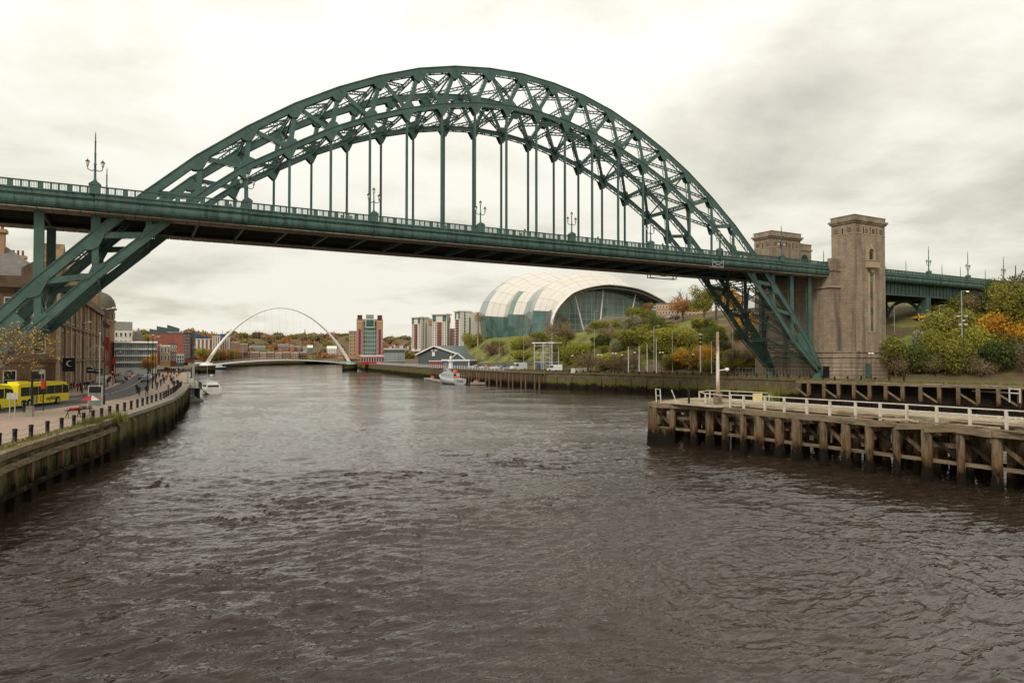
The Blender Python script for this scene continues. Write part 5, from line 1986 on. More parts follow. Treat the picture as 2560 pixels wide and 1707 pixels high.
def resample(P, n):
    d = [0]
    for a_, b_ in zip(P, P[1:]):
        d.append(d[-1] + (b_ - a_).length)
    o_, j = [], 0
    for k in range(n):
        s_ = d[-1] * k / (n - 1)
        while j < len(d) - 2 and d[j + 1] < s_:
            j += 1
        f_ = (s_ - d[j]) / max(1e-6, d[j + 1] - d[j])
        o_.append(P[j].lerp(P[j + 1], f_))
    return o_


front_px = [(1377, 838), (1377.5, 815), (1381, 792), (1388, 777), (1397, 764), (1412, 747), (1429, 732.5), (1450, 724), (1473, 717.5), (1500, 712.8), (1520, 711.5), (1547.6, 713.8), (1570, 717), (1592.6, 721.5), (1615, 729.5), (1635.6, 740), (1650, 748), (1665, 758), (1677, 766), (1690, 777)]
ribs_px = [
    (YF, front_px),
    (157, [(1366, 838), (1367, 815), (1371, 795), (1374, 765.6), (1379, 752), (1391, 735), (1414.6, 719), (1458.6, 706), (1488, 702.5), (1520, 702)]),
    (168, [(1331, 846), (1333, 815), (1337, 785), (1345, 758), (1357, 736), (1376, 717), (1402, 702), (1433, 691), (1462, 687.5), (1500, 690)]),
    (186, [(1302, 852), (1301, 815), (1299, 784.6), (1308, 754), (1321, 733), (1336, 718), (1364, 702), (1398, 692), (1430, 690), (1460, 692)]),
    (199, [(1275, 855), (1274, 822), (1274, 792), (1281, 762), (1292, 742), (1308, 725), (1335, 707), (1368, 693.5), (1400, 689), (1430, 690)]),
    (214, [(1256, 858), (1254, 823), (1253, 792), (1261, 760), (1273, 739), (1291, 722), (1320, 706), (1352, 693), (1385, 688), (1410, 689)]),
    (232, [(1226, 862), (1219, 843), (1216, 792), (1223, 763), (1240, 735), (1262, 716), (1294, 698), (1325, 687.5), (1356, 684), (1385, 686)]),
    (246, [(1213, 865), (1204, 843), (1199, 792), (1205, 764), (1224, 736), (1252, 713), (1282, 696), (1311, 687.5), (1345, 685), (1375, 688)]),
    (256, [(1222, 865), (1214, 843), (1208, 794), (1214, 769), (1232, 742), (1259, 719), (1288, 702), (1316, 693), (1345, 691), (1372, 694)])]
NS = 19
RB = []
for i, (y, pts_) in enumerate(ribs_px):
    if i == 0:
        cut = 11
        L_ = resample(rib(y, pts_[:cut]), NS)
        Rr = resample(rib(y, pts_[cut - 1:]), NS)
    else:
        L_ = resample(rib(y, pts_), NS)
        top = L_[-1]
        xr = 173 - (y - YF) * .12
        zr = 31.5
        Rr = []
        for k in range(NS):
            a_ = math.pi / 2 * k / (NS - 1)
            Rr.append(Vector((top.x + (xr - top.x) * math.sin(a_), y, zr + (top.z - zr) * math.cos(a_) ** 1.15)))
        Rr = resample(Rr, NS)
    RB.append(L_ + Rr[1:])
NT = len(RB[0])
for i, e_ in ((1, -1.2), (2, 1.2), (3, -2.2), (4, 1.3), (5, -1.6), (6, 1.0), (7, .8)):
    for k in range(NT):
        p_ = RB[i][k]
        o_ = p_ - Vector((138, p_.y, 22))
        RB[i][k] = p_ + o_.normalized() * e_ * min(1, .3 + k / 6)


def surf(u, s_):
    """u along the hall in rib units, s_ index along arch"""
    i = min(int(u), len(RB) - 2)
    f_ = u - i
    p0 = RB[max(0, i - 1)][s_]
    p1, p2 = RB[i][s_], RB[i + 1][s_]
    return p1.lerp(p2, f_)


# stairs of glazing inside each lobe: (first rib, last rib, u that steps from rear)
cols = 3
for i in range(len(RB) - 1):
    for c_ in range(cols):
        u0, u1 = i + c_ / cols, i + (c_ + 1) / cols
        for r0 in range(0, NT - 1, 2):
            r1 = min(r0 + 2, NT - 1)
            vis_h = r0 / (NS - 1)
            uu = (u0 + u1) / 2
            # distance in front of the rear groove of this lobe
            rear = 3.0 if uu < 3 else 5.0 if uu < 5 else 8.0
            span = 2.0 if uu < 3 else 2.0 if uu < 5 else 3.0
            q = (rear - uu) / span
            q0 = 0 if uu < 3 else .36 if uu < 5 else .3
            q = max(0, (q - q0) / (1 - q0))
            gl = vis_h < .14 + max(0, .62 * (1 - q * 1.5)) if uu > 1 else vis_h < .10
            mtp = M['tglass'] if (gl and vis_h < .2) else M['tglass2'] if gl else M['shell']
            if not gl and c_ == cols - 1 and (i + 1) in (3, 5, 8):
                mtp = M['shell2']
            m_ = MB()
            g_ = .014
            P = []
            for a_ in (0, .5, 1):
                row = []
                for b_ in (0, 1, 2):
                    si = min(r0 + b_, r1)
                    row.append(surf(u0 + (u1 - u0) * (g_ + (1 - 2 * g_) * a_), si))
                P.append(row)
            # trim the strip ends for a joint
            for row in P:
                e_ = (row[-1] - row[0]) * .008
                row[0] = row[0] + e_
                row[-1] = row[-1] - e_
            m_.grid(P)
            m_.build('glass_pane' if gl else 'roof_panel', mtp, hall3)
under = MB()
P = []
for i in range((len(RB) - 1) * 2 + 1):
    row = []
    for k in range(NT):
        p_ = surf(min(i / 2, len(RB) - 1.001), k)
        cx_ = Vector((138, p_.y, 24))
        row.append(p_ + (cx_ - p_).normalized() * .35)
    P.append(row)
under.grid(P)
under.build('inner_shell', mat('shell joint', (.42, .40, .36), .5), hall3)
# rim of the front arch
m_ = MB()
fr_ = RB[0]
for a_, b_ in zip(fr_, fr_[1:]):
    up_ = (b_ - a_).cross(Vector((0, 1, 0)))
    m_.bar(a_ + Vector((0, -.4, 0)), b_ + Vector((0, -.4, 0)), 1.5, .35, up_, 0, .05)
m_.build('rim', M['white'], hall3)
m_ = MB()
cen = Vector((138, YF, 24))
inn = [p_ + (cen - p_).normalized() * 1.5 for p_ in fr_]
for k, (a_, b_) in enumerate(zip(inn, inn[1:])):
    up_ = (b_ - a_).cross(Vector((0, 1, 0)))
    m_.bar(a_ + Vector((0, .3, 0)), b_ + Vector((0, .3, 0)), .3, .3, up_, 0, .05)
    for f_ in (.0, .33, .66):
        m_.bar(fr_[k].lerp(fr_[k + 1], f_) + Vector((0, -.2, 0)), a_.lerp(b_, f_) + Vector((0, .3, 0)), .18, .12, up_, 0)
m_.build('rim_truss', M['concrete'], hall3)
# soffit strip from the rim back to the glass
YG = YF + 7
m_ = MB()
P = [[p_ + (cen - p_).normalized() * 1.9 + Vector((0, d, 0)) for p_ in fr_] for d in (.4, 4, 9)]
m_.grid(P)
m_.build('soffit', M['grey'], hall3)
# great west window: panes between mullions under the arch
gp = [p_ + (cen - p_).normalized() * 2.0 for p_ in fr_]


def zarch(x, arr=gp):
    for a_, b_ in zip(arr, arr[1:]):
        if a_.x <= x <= b_.x:
            return a_.z + (b_.z - a_.z) * (x - a_.x) / max(1e-6, b_.x - a_.x)
    return 0


xl, xr = gy(1381, 800, YG).x, gy(1645, 780, YG).x
ncol = 20
zrow = [19.5 + 2.6 * k for k in range(10)]
for k in range(ncol):
    x0_, x1_ = xl + (xr - xl) * k / ncol, xl + (xr - xl) * (k + 1) / ncol
    zt_ = min(zarch(x0_ + .1), zarch(x1_ - .1))
    for za, zb_ in zip(zrow, zrow[1:]):
        if za > zt_ - .3:
            break
        zz = min(zb_, zt_)
        m_ = MB()
        m_.box(x0_ + .05, x1_ - .05, YG, YG + .1, za + .05, zz - .03)
        m_.build('glass_pane', M['tglass3'], hall3)
m_ = MB()
m_.box(xl, xr, YG + .14, YG + .3, 15, 19.45)
for k in range(ncol + 1):
    x_ = xl + (xr - xl) * k / ncol
    zt_ = zarch(min(max(x_, gp[0].x + .1), gp[-1].x - .1))
    if zt_ > 20:
        m_.box(x_ - .05, x_ + .05, YG - .04, YG + .02, 19, zt_)
for z_ in zrow:
    m_.box(xl, xr, YG - .04, YG + .02, z_ - .04, z_ + .04) if z_ < 30 else None
m_.build('mullions', M['shell2'], hall3)
for k, (pa, pb) in enumerate((((1436, 735), (1460, 818)), ((1508, 722), (1500, 806)), ((1590, 730), (1576, 790)), ((1473, 725), (1484, 810)), ((1570, 730), (1562, 788)))):
    m_ = MB()
    a_, b_ = gy(*pa, YG - (2.5 if k < 3 else -2)), gy(*pb, YG - (2.5 if k < 3 else -2))
    m_.tube([a_, b_ - Vector((0, 0, 2))], .3, 8)
    m_.build('raking_strut', M['white'] if k < 3 else M['grey'], hall3)
m_ = MB()
pA, pB, pC, pD = gy(1462, 818, YG - 3), gy(1520, 790, YG - 3), gy(1625, 792, YG - 3), gy(1640, 812, YG - 3)
m_.prism([(pA.x, pA.z - 5), (pA.x, pA.z), (pB.x, pB.z), (pC.x, pC.z), (pD.x, pD.z - 5)][::-1], YG - 3.2, YG - .2, 0, 'y')
m_.build('terrace_wall', M['concrete'], hall3)
m_ = MB()
m_.box(gy(1380, 815, YG).x, gy(1485, 815, YG).x, YG - 1.5, YG - 1.2, 19.2, 20.2)
m_.build('plinth_band', M['purple'], hall3)
m_ = MB()
pA = gy(1608, 800, YG - 1)
m_.prism([(pA.x, 25), (pA.x + 5.5, 25), (pA.x + 5.5, 38), (pA.x + 4.6, 38)], YG - 1.4, YG + 14, 0, 'y')
m_.build('end_wall', M['concrete'], hall3)
for s_ in (0,):
    m_ = MB()
    m_.bar(gy(1614, 745, YG + 4), gy(1655, 795, YG + 4), 1.2, 1.0)
    m_.build('buttress_leg', M['shell2'], hall3)
m_ = MB()
P = []
for f_ in (0, 1):
    P.append([(RB[i][0].x - .8, RB[i][0].y, RB[i][0].z - f_ * 3 - .1) for i in range(len(RB))])
m_.grid(P)
m_.build('base_wall', M['concrete'], hall3)

# ================================================================== SOUTH RIVER WALL AND WHARVES (right)
def sbp(y, inset=0.0):
    x = SBy(y)
    tv = Vector((SBy(y + .5) - SBy(y - .5), 1, 0)).normalized()
    return Vector((x, y, 0)) + Vector((tv.y, -tv.x, 0)) * inset, tv


rw = thing('river_wall', 'mossy old masonry river wall along the right bank below the hill', 'river wall', (60, 50, 0))
SY = [-260, -120, -80, -55, -30, -11, 0, 18, 36, 45, 57, 66, 76, 90, 104, 118, 140, 165, 193, 240, 290, 340, 384, 440, 500, 600, 720]
wallstrip('wall_face', sbp, SY, [(.5, ZS), (0, ZS), (-.05, 2.2), (-.12, -1.2)], M['wallr'], rw)
ys_ = list(np.arange(-8, 400, 5.6))
for y0_, y1_ in zip(ys_, ys_[1:]):
    (a_, t_), (b_, _) = sbp(y0_ + .03, .12), sbp(y1_ - .03, .12)
    m_ = MB()
    m_.bar(a_ + Vector((0, 0, ZS - .08)), b_ + Vector((0, 0, ZS - .08)), .7, .36)
    m_.build('coping_stone', M['concrete'] if y0_ > 170 else M['wallr'], rw)
    if y0_ < 80:
        p_, t_ = sbp(y0_ + 1, -.25)
        m_ = MB()
        m_.bar(p_ + Vector((0, 0, -1)), p_ + Vector((0, 0, ZS - .9 - .3 * (int(y0_) % 3))), .35, .35, t_)
        m_.build('fender_pile', M['timber'], rw)
# rusty red ladders on the wall
for k, px in enumerate((2022, 2072)):
    p_ = gz(px, 965, 3.0)
    y = min(np.arange(-30, 60, .5), key=lambda q: abs(SBy(q) - (CP[0] + (q - CP[1]) * math.tan(YAW + math.atan((px - 1280) / F)))))
    q_, t_ = sbp(float(y), -.35)
    m_ = MB()
    for s_ in (-.28, .28):
        m_.bar(q_ + t_ * s_ + Vector((0, 0, .4)), q_ + t_ * s_ + Vector((0, 0, 4.7)), .12, .12)
    for z_ in range(12):
        m_.bar(q_ - t_ * .28 + Vector((0, 0, .6 + z_ * .34)), q_ + t_ * .28 + Vector((0, 0, .6 + z_ * .34)), .08, .08)
    o = m_.build('wall_ladder', M['red'], None)
    tag(o, ['rusty red ladder down the right river wall, left one of the pair', 'rusty red ladder down the right river wall, right one of the pair'][k], 'ladder', 'red ladders on the river wall')

# sheet piled wharf in front of the car park, with pale piles and white railing
wh = thing('piled_wharf', 'dark timber piled wharf with pale vertical piles in front of the parked cars', 'wharf', (52, 100, 0))
y = 76.0
k = 0
while y < 182:
    p_, t_ = sbp(y, -.55)
    m_ = MB()
    m_.bar(p_ + Vector((0, 0, -1.2)), p_ + Vector((0, 0, 4.5)), .34, .34, t_)
    m_.build('pile', M['beam'] if k % 3 else M['timber'], wh)
    q_, _ = sbp(y + 1.4, -.5)
    m_ = MB()
    m_.bar(q_ + Vector((0, 0, -1.2)), q_ + Vector((0, 0, 4.3)), .9, .25, t_)
    m_.build('sheet_pile', M['timber'], wh)
    y += 2.8
    k += 1
ys_ = list(np.arange(76, 182, 6))
for y0_, y1_ in zip(ys_, ys_[1:]):
    a_, b_ = sbp(y0_ + .03, -.5)[0], sbp(y1_ - .03, -.5)[0]
    m_ = MB()
    m_.bar(a_ + Vector((0, 0, 4.62)), b_ + Vector((0, 0, 4.62)), .8, .3)
    m_.build('capping_beam', M['beam'], wh)
rl = thing('white_railing', 'white post and rail fence along the car park wharf and boathouse quay', 'railing', (55, 150, 4.8))
ys_ = list(np.arange(104, 330, 3.0))
for y0_, y1_ in zip(ys_, ys_[1:]):
    a_, b_ = sbp(y0_, .5)[0], sbp(y1_, .5)[0]
    m_ = MB()
    m_.bar(a_ + Vector((0, 0, 4.7)), a_ + Vector((0, 0, 6.1)), .13, .13)
    for z_ in (5.35, 6.0):
        m_.bar(a_ + Vector((0, 0, z_)), b_ + Vector((0, 0, z_)), .07, .09)
    m_.build('railing_panel', M['white'], rl)
rl = thing('dark_post_fence', 'row of dark posts with thin wires along the right bank path', 'fence', (62, 30, 4.8))
k = 0
for y in np.arange(-26, 76, 2.6):
    p_, t_ = sbp(float(y), 1.3)
    m_ = MB()
    m_.box(p_.x - .13, p_.x + .13, p_.y - .13, p_.y + .13, 4.7, 5.95 - .12 * (k % 3))
    m_.build('post', M['black'], rl)
    q_, _ = sbp(float(y) + 2.6, 1.3)
    for z_ in (5.2, 5.6):
        m_ = MB()
        m_.bar(p_ + Vector((0, 0, z_)), q_ + Vector((0, 0, z_ - .03)), .03, .03)
        m_.build('wire', M['black'], rl)
    k += 1
# riverside path
m_ = MB()
P = [[(sbp(y, d)[0].x, sbp(y, d)[0].y, 4.83) for d in (2.2, 5.4)] for y in range(-60, 100, 6)]
m_.grid(P)
struct(m_.build('riverside_path', M['pave']))
m_ = MB()
P = [[(sbp(y, d)[0].x, sbp(y, d)[0].y, 4.84) for d in (1.2, 15.0)] for y in range(104, 330, 8)]
m_.grid(P)
struct(m_.build('car_park', M['asphalt']))
sp_ = []
rn = random.Random(11)
for y in np.arange(-50, 100, .45):
    for _ in range(2):
        p_ = sbp(float(y), rn.uniform(.3, 2.1))[0]
        sp_.append((p_.x, p_.y, ZS))
tufts('weeds', 'yellow weeds and dead grass on top of the right river wall', sp_, M['weed'], h=.55, n=14)
sp_ = []
for y in np.arange(20, 104, .5):
    for _ in range(4):
        d = 6 + rn.random() * 10
        p_ = sbp(float(y), d)[0]
        sp_.append((p_.x, p_.y, hS(p_.x, p_.y)))
tufts('weeds', 'brown rough grass and weeds between the path and the hillside', sp_, LM['brown'], h=.7, n=10)

# rotting timber wharf on the right bank
ow = thing('rotting_wharf', 'derelict timber wharf on stout piles against the right bank behind the jetty', 'wharf', (76, -35, 0))
for k, y in enumerate(np.arange(-62, -8, 2.9)):
    p_, t_ = sbp(float(y), -3.2)
    m_ = MB()
    m_.bar(p_ + Vector((0, 0, -1.2)), p_ + Vector((0, 0, 4.25)), .62, .62, t_)
    m_.build('pile', M['timber'], ow)
    q_, _ = sbp(float(y) + 2.9, -3.2)
    m_ = MB()
    m_.bar(p_ + Vector((0, 0, 4.5)), q_ + Vector((0, 0, 4.5)) - t_ * .05, .6, .5)
    m_.build('cap_beam', M['beam'], ow)
    m_ = MB()
    m_.bar(p_ + Vector((0, 0, .9)), q_ + Vector((0, 0, .9)), .35, .4)
    m_.build('waling', M['timber'], ow)
    if k % 2 == 0:
        m_ = MB()
        m_.bar(p_ + Vector((0, 0, 1.2)), q_ + Vector((0, 0, 3.3)), .22, .32)
        m_.build('brace', M['beam'], ow)
    m_ = MB()
    a_, b_ = sbp(float(y) + .05, -1.6)[0], sbp(float(y) + 2.85, -1.6)[0]
    m_.bar(a_ + Vector((0, 0, 4.66)), b_ + Vector((0, 0, 4.66)), 3.6, .12)
    m_.build('decking', M['board'] if k % 3 == 1 else M['beam'], ow)
    m_ = MB()
    a_, b_ = sbp(float(y), -.7)[0], sbp(float(y) + 2.9, -.7)[0]
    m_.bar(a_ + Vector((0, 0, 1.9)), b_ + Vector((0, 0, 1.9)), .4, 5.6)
    m_.build('shade_boarding', M['shadewood'], ow)  # dark sheet standing in for the shaded voids between the piles
m_ = MB()
p_, t_ = sbp(-45, -3)
for s_ in (0, 1.6):
    for z_ in (3.6, 4.3):
        m_.bar(p_ + Vector((-1, s_, z_)), p_ + Vector((-1, s_ + 6, z_ + .1)), .15, .2)
    m_.bar(p_ + Vector((-1, s_, 2.0)), p_ + Vector((-1, s_, 4.5)), .18, .18)
tag(m_.build('loose_railing', M['rail']), 'broken white railing lying at the right end of the derelict wharf', 'railing')

# ================================================================== FOREGROUND TIMBER JETTY
je = thing('timber_jetty', 'weathered timber jetty on thick rotting piles in the right foreground', 'jetty', (-2, -60, 0))
rn = random.Random(5)


def pile(x, y, zt, r, me='pile', lean=0.0):
    m_ = MB()
    n = 9
    prof = [(-1.3, 1.12), (.5, 1.14), (1.0, 1.02), (1.25, .92), (2.4, 1.0), (3.4, .98), (zt, .94)]
    vs, fs = [], []
    ph = [rn.uniform(.84, 1.1) for _ in range(n)]
    for z_, f_ in prof:
        for k in range(n):
            a_ = 6.283 * k / n + .35
            q = r * f_ * ph[k] * rn.uniform(.95, 1.05)
            # squared log section
            sq = 1 / max(abs(math.cos(a_)), abs(math.sin(a_))) ** .55
            vs.append((x + q * sq * math.cos(a_) + lean * z_, y + q * sq * math.sin(a_), z_))
    for i in range(len(prof) - 1):
        for k in range(n):
            fs.append((i * n + k, i * n + (k + 1) % n, (i + 1) * n + (k + 1) % n, (i + 1) * n + k))
    m_.add(vs, fs)
    m_.add(vs[-n:], [tuple(range(n))])
    return m_.build(me, M['timber'], je)


JY = [-43.4, -46.4, -48.9, -51.2, -53.4, -55.7, -57.9, -60.1, -62.4, -64.7, -67.0, -69.3, -71.6, -74.0, -76.4, -78.8, -81.2, -83.6, -86, -88.4, -91]
JX = lambda y: -5.6 + .9 * ss((-y - 50) / 30) - (1.6 * ss((y + 50) / 6))
for k, y in enumerate(JY):
    x = JX(y)
    pile(x + .1 + rn.uniform(-.12, .12), y + rn.uniform(-.22, .22), 4.1 - (.0 if k % 4 else .05), rn.uniform(.28, .40), 'pile', rn.uniform(-.025, .025))
    pile(x + 4.2, y + .2, 4.1, .34)
    pile(x + 8.6, y - .1, 4.0, .34)
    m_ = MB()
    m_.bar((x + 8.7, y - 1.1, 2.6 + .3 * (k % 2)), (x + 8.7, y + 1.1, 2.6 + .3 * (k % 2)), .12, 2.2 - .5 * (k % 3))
    m_.build('shade_boarding', M['shadewood'], je)  # boards added to darken the open space under the deck
    for x_ in (2.2, 6.3):
        pile(x + x_ + rn.uniform(-.5, .5), y + rn.uniform(-.7, .7), 4.0, .3)
    m_ = MB()
    m_.bar((x - .1, y, 3.75), (x + 9.2, y, 3.75), .4, .42, (0, 0, 1))
    m_.build('cross_beam', M['timber'], je)
    if k + 1 < len(JY):
        y2 = JY[k + 1]
        x2 = JX(y2)
        sag = rn.uniform(-.16, .13) if k in (11, 12, 13, 14, 17) else rn.uniform(-.03, .03)
        m_ = MB()
        m_.bar((x, y + .03, 4.3 + sag), (x2 + rn.uniform(-.08, .08), y2 - .03, 4.3 - sag), rn.uniform(.6, .76), .5)
        m_.build('cap_beam', M['beam'], je)
        m_ = MB()
        m_.bar((x + .55, y, 1.65), (x2 + .55, y2, 1.65), .3, .28)
        m_.build('waling', M['beam'], je)
        m_ = MB()
        m_.bar((x + 4.2, y, 1.4), (x2 + 4.2, y2, 1.4), .3, .34)
        m_.build('waling', M['timber'], je)
        m_ = MB()
        m_.bar((x + .8, y + .1, 3.6), (x2 + .9, y2 + .2, 1.7), .22, .3)
        m_.build('brace', M['shadewood'] if k % 3 else M['timber'], je)  # most braces carry the under-deck shade in their colour
        if k % 3 == 1:
            m_ = MB()
            m_.bar((x + .9, y, 2.9), (x2 + .9, y2, 2.95), .28, .36)
            m_.build('waling', M['timber'], je)
        for x_ in (4.2, 8.6):
            m_ = MB()
            m_.bar((x + x_, y + .03, 4.25), (x2 + x_, y2 - .03, 4.25), .45, .4)
            m_.build('stringer', M['timber'], je)
# outer corner of the tip
tipc = [(-7.6, -44.6), (-6.2, -42.6), (-3.2, -40.8), (.2, -40.2)]
for k, (x, y) in enumerate(tipc):
    pile(x, y, 4.1, .36)
for (xa, ya), (xb, yb) in zip([(JX(-46.4), -46.4)] + tipc, tipc + [(3.0, -41.0)]):
    m_ = MB()
    m_.bar((xa, ya, 4.3), (xb, yb, 4.3), .6, .5)
    m_.build('cap_beam', M['beam'], je)
    m_ = MB()
    m_.bar((xa, ya, .3), (xb, yb, .3), .7, 2.8)
    m_.build('tip_boarding', M['timber'], je)
# decking: bleached boards lying along the jetty
def board(x, y0_, y1_, z_, w, mt='board', dx=0.0, h=.1, dz=0.0):
    m_ = MB()
    m_.bar((x, y0_, z_), (x + dx, y1_, z_ + dz), w, h)
    m_.build('deck_board', M[mt], je)


for c_ in range(11):                               # walkway behind the rail
    x = -1.7 + c_ * .5
    y = -41.6 - rn.random()
    while y > -92:
        L_ = rn.uniform(3.5, 6.5)
        if rn.random() > .06:
            board(x + rn.uniform(-.03, .03), y, y - L_ + .05, 4.72 + rn.uniform(-.02, .025), .46, 'board' if rn.random() > .12 else 'beam', (JX(y - L_) - JX(y)) * .4)
        y -= L_
for c_ in range(9):                                 # solid deck of the tip
    x = -6.9 + c_ * .56
    y = -42.6 - max(0, (-3.4 - x)) * .55
    while y > -53.5 + c_ * .15:
        L_ = rn.uniform(2.2, 4.5)
        if rn.random() > .05:
            board(x + .1 * rn.random(), y, max(-53.6, y - L_ + .04), 4.62 + rn.uniform(-.025, .03), .5, 'board' if rn.random() > .1 else 'beam')
        y -= L_
for c_ in range(4):                                 # mossy lower boards between beam and walkway
    x = -4.0 + c_ * .55
    y = -54
    while y > -92:
        L_ = rn.uniform(3, 6)
        if rn.random() > .22:
            board(x, y, y - L_ + .06, 4.28 + rn.uniform(-.05, .05), .48, 'beam', .15)
        y -= L_
for k in range(16):                                 # loose broken planks
    y = rn.uniform(-88, -66)
    m_ = MB()
    x = -4.4 + rn.uniform(-.4, .7)
    a_ = rn.uniform(-.5, .5)
    m_.bar((x, y, 4.62), (x + math.sin(a_) * 2.2, y - 2.4, 4.66 + rn.uniform(-.1, .1)), .28, .1)
    m_.build('loose_plank', M['beam'] if k % 2 else M['board'], je)
m_ = MB()
m_.bar((-1.96, -53.5, 4.66), (-1.3, -92, 4.66), .12, .42)
m_.build('edge_board', M['board'], je)

jr = thing('jetty_railing', 'white wooden post and rail fence along the jetty walkway', 'railing', (-2, -65, 4.7))
posts = [(-5.0, -53.6), (-4.4, -54.9), (-3.9, -57.2), (-3.65, -59.4), (-3.5, -61.9), (-3.3, -64.2), (-3.1, -66.7), (-2.9, -68.9), (-2.65, -71.1), (-2.5, -73.5), (-2.35, -76.0), (-2.2, -78.5), (-2.1, -81), (-2, -83.5), (-1.9, -86), (-1.8, -88.5)]
for k, (x, y) in enumerate(posts):
    m_ = MB()
    m_.bar((x, y, 4.05), (x + rn.uniform(-.07, .07), y + rn.uniform(-.08, .08), 5.84), .2, .18, (0, 1, 0))
    m_.build('post', M['rail'], jr)
    if k + 1 < len(posts):
        x2, y2 = posts[k + 1]
        m_ = MB()
        m_.bar((x, y, 5.88), (x2, y2, 5.88), .16, .09, (0, 0, 1), 0, .02)
        m_.build('handrail', M['rail'], jr)
        m_ = MB()
        m_.bar((x, y + .02, 5.35), (x2, y2 + .02, 5.35), .07, .13)
        m_.build('mid_rail', M['rail'], jr)
back = [(-5.0, -53.6), (-4.0, -49), (-1.5, -45.5), (1.5, -44.2), (3.0, -46), (3.4, -52)]
for (x, y), (x2, y2) in zip(back, back[1:]):
    m_ = MB()
    m_.bar((x, y, 5.75), (x2, y2, 5.78), .12, .09)
    m_.bar((x2, y2, 4.6), (x2, y2, 5.8), .13, .13)
    m_.build('back_rail', M['rail'], jr)
m_ = MB()
for (x, y) in ((-7.2, -45.2), (-7.0, -44.2)):
    m_.bar((x, y, 4.4), (x + .05, y + .2, 6.2), .09, .09)
for z_ in (5.4, 6.15):
    m_.bar((-7.2, -45.1, z_), (-6.98, -44.1, z_), .08, .08)
m_.bar((-5.9, -46.5, 4.5), (-6.3, -46.0, 6.1), .1, .1)
tag(m_.build('ladder_rail', M['rail']), 'white ladder hoops standing up from the tip of the jetty', 'ladder')
m_ = MB()
m_.lathe((-6.1, -48.6, 4.5), [(.12, 0), (.12, 1.9), (.1, 2.1)], 8)
tag(m_.build('mooring_post', M['black']), 'slim black post on the front edge of the jetty tip', 'post')
pb = gz(1795, 1012, 4.6)
fp = thing('mast_pole', 'tall rust streaked white pole rising from the jetty in front of the green arch foot', 'pole', pb)
m_ = MB()
zt_ = at(1795, 828, 74).z
m_.lathe((pb.x, pb.y, 4.0), [(.24, 0), (.22, 1.6), (.19, 4.2), (.16, zt_ - 4.6), (.13, zt_ - 4)], 10)
m_.build('pole', M['rustpole'], fp)
m_ = MB()
m_.box(pb.x - .4, pb.x + .35, pb.y - .3, pb.y + .3, 4.4, 6.0)
m_.build('timber_housing', M['beam'], fp)
m_ = MB()
m_.tube([(pb.x, pb.y, 8.4), (pb.x + .6, pb.y - .5, 8.5)], .05, 5)
m_.lathe((pb.x + .75, pb.y - .62, 8.35), [(.12, 0), (.26, .15), (.2, .32), (.05, .36)], 8)
m_.build('floodlight', M['white'], fp)
# folding deckchair-like broken frame and yellow board on the walkway
m_ = MB()
q_ = gx(1882, 1.2)
q_.z = 4.75
m_.obox(q_, (.9, -.5, 0), (.1, .2, 0), (.15, .1, 1.0), 0)
m_.obox(q_ + Vector((1.4, -1.0, 0)), (.5, -.3, 0), (.1, .2, 0), (.1, .1, .9), 1)
tag(m_.build('broken_hoarding', [mat('pale yellow board', (.62, .48, .2), .7), M['rail']]), 'leaning pale yellow and white boards on the jetty behind the first rail posts', 'board')
q_ = gx(1930, 3.3)
tufts('sapling', 'small yellow green sapling growing at the back of the jetty', [(q_.x, q_.y, 4.6)] * 3, LM['yellowgreen'], 'sapling', 1.7, 60, None)

# gulls along the back stringer
gm_ = MB()
gm_.lathe((0, 0, 0), [(.02, 0), (.1, .06), (.13, .16), (.1, .26), (.06, .32), (.075, .38), (.05, .44), (.01, .46)], 8, 0)
gm_.add([(-.06, .05, .2), (.06, .05, .2), (0, .32, .14), (0, .05, .28)], [(0, 1, 2), (0, 2, 3), (1, 3, 2)], 1)
gm_.bar((0, -.05, .38), (0, -.15, .37), .025, .025, (0, 0, 1), 2)
gme = gm_.mesh('body', [M['white'], M['steel'], M['orange']])
for k, px in enumerate((2274, 2322, 2435, 2490, 2515, 2532, 2547)):
    p_ = gx(px, 3.6)
    p_.x = JX(p_.y) + 8.6
    g_ = thing('gull', f'grey and white gull perched along the back of the jetty, {ORD[k]} from the left', 'gull', (p_.x, p_.y, 4.5), 'gulls on the jetty', rn.random() * 6, False)
    obj('body', gme, g_)
    lg = MB()
    for s_ in (-.03, .03):
        lg.bar((s_, 0, -.05), (s_, 0, .04), .012, .012)
    lg.build('legs', M['orange'], g_)

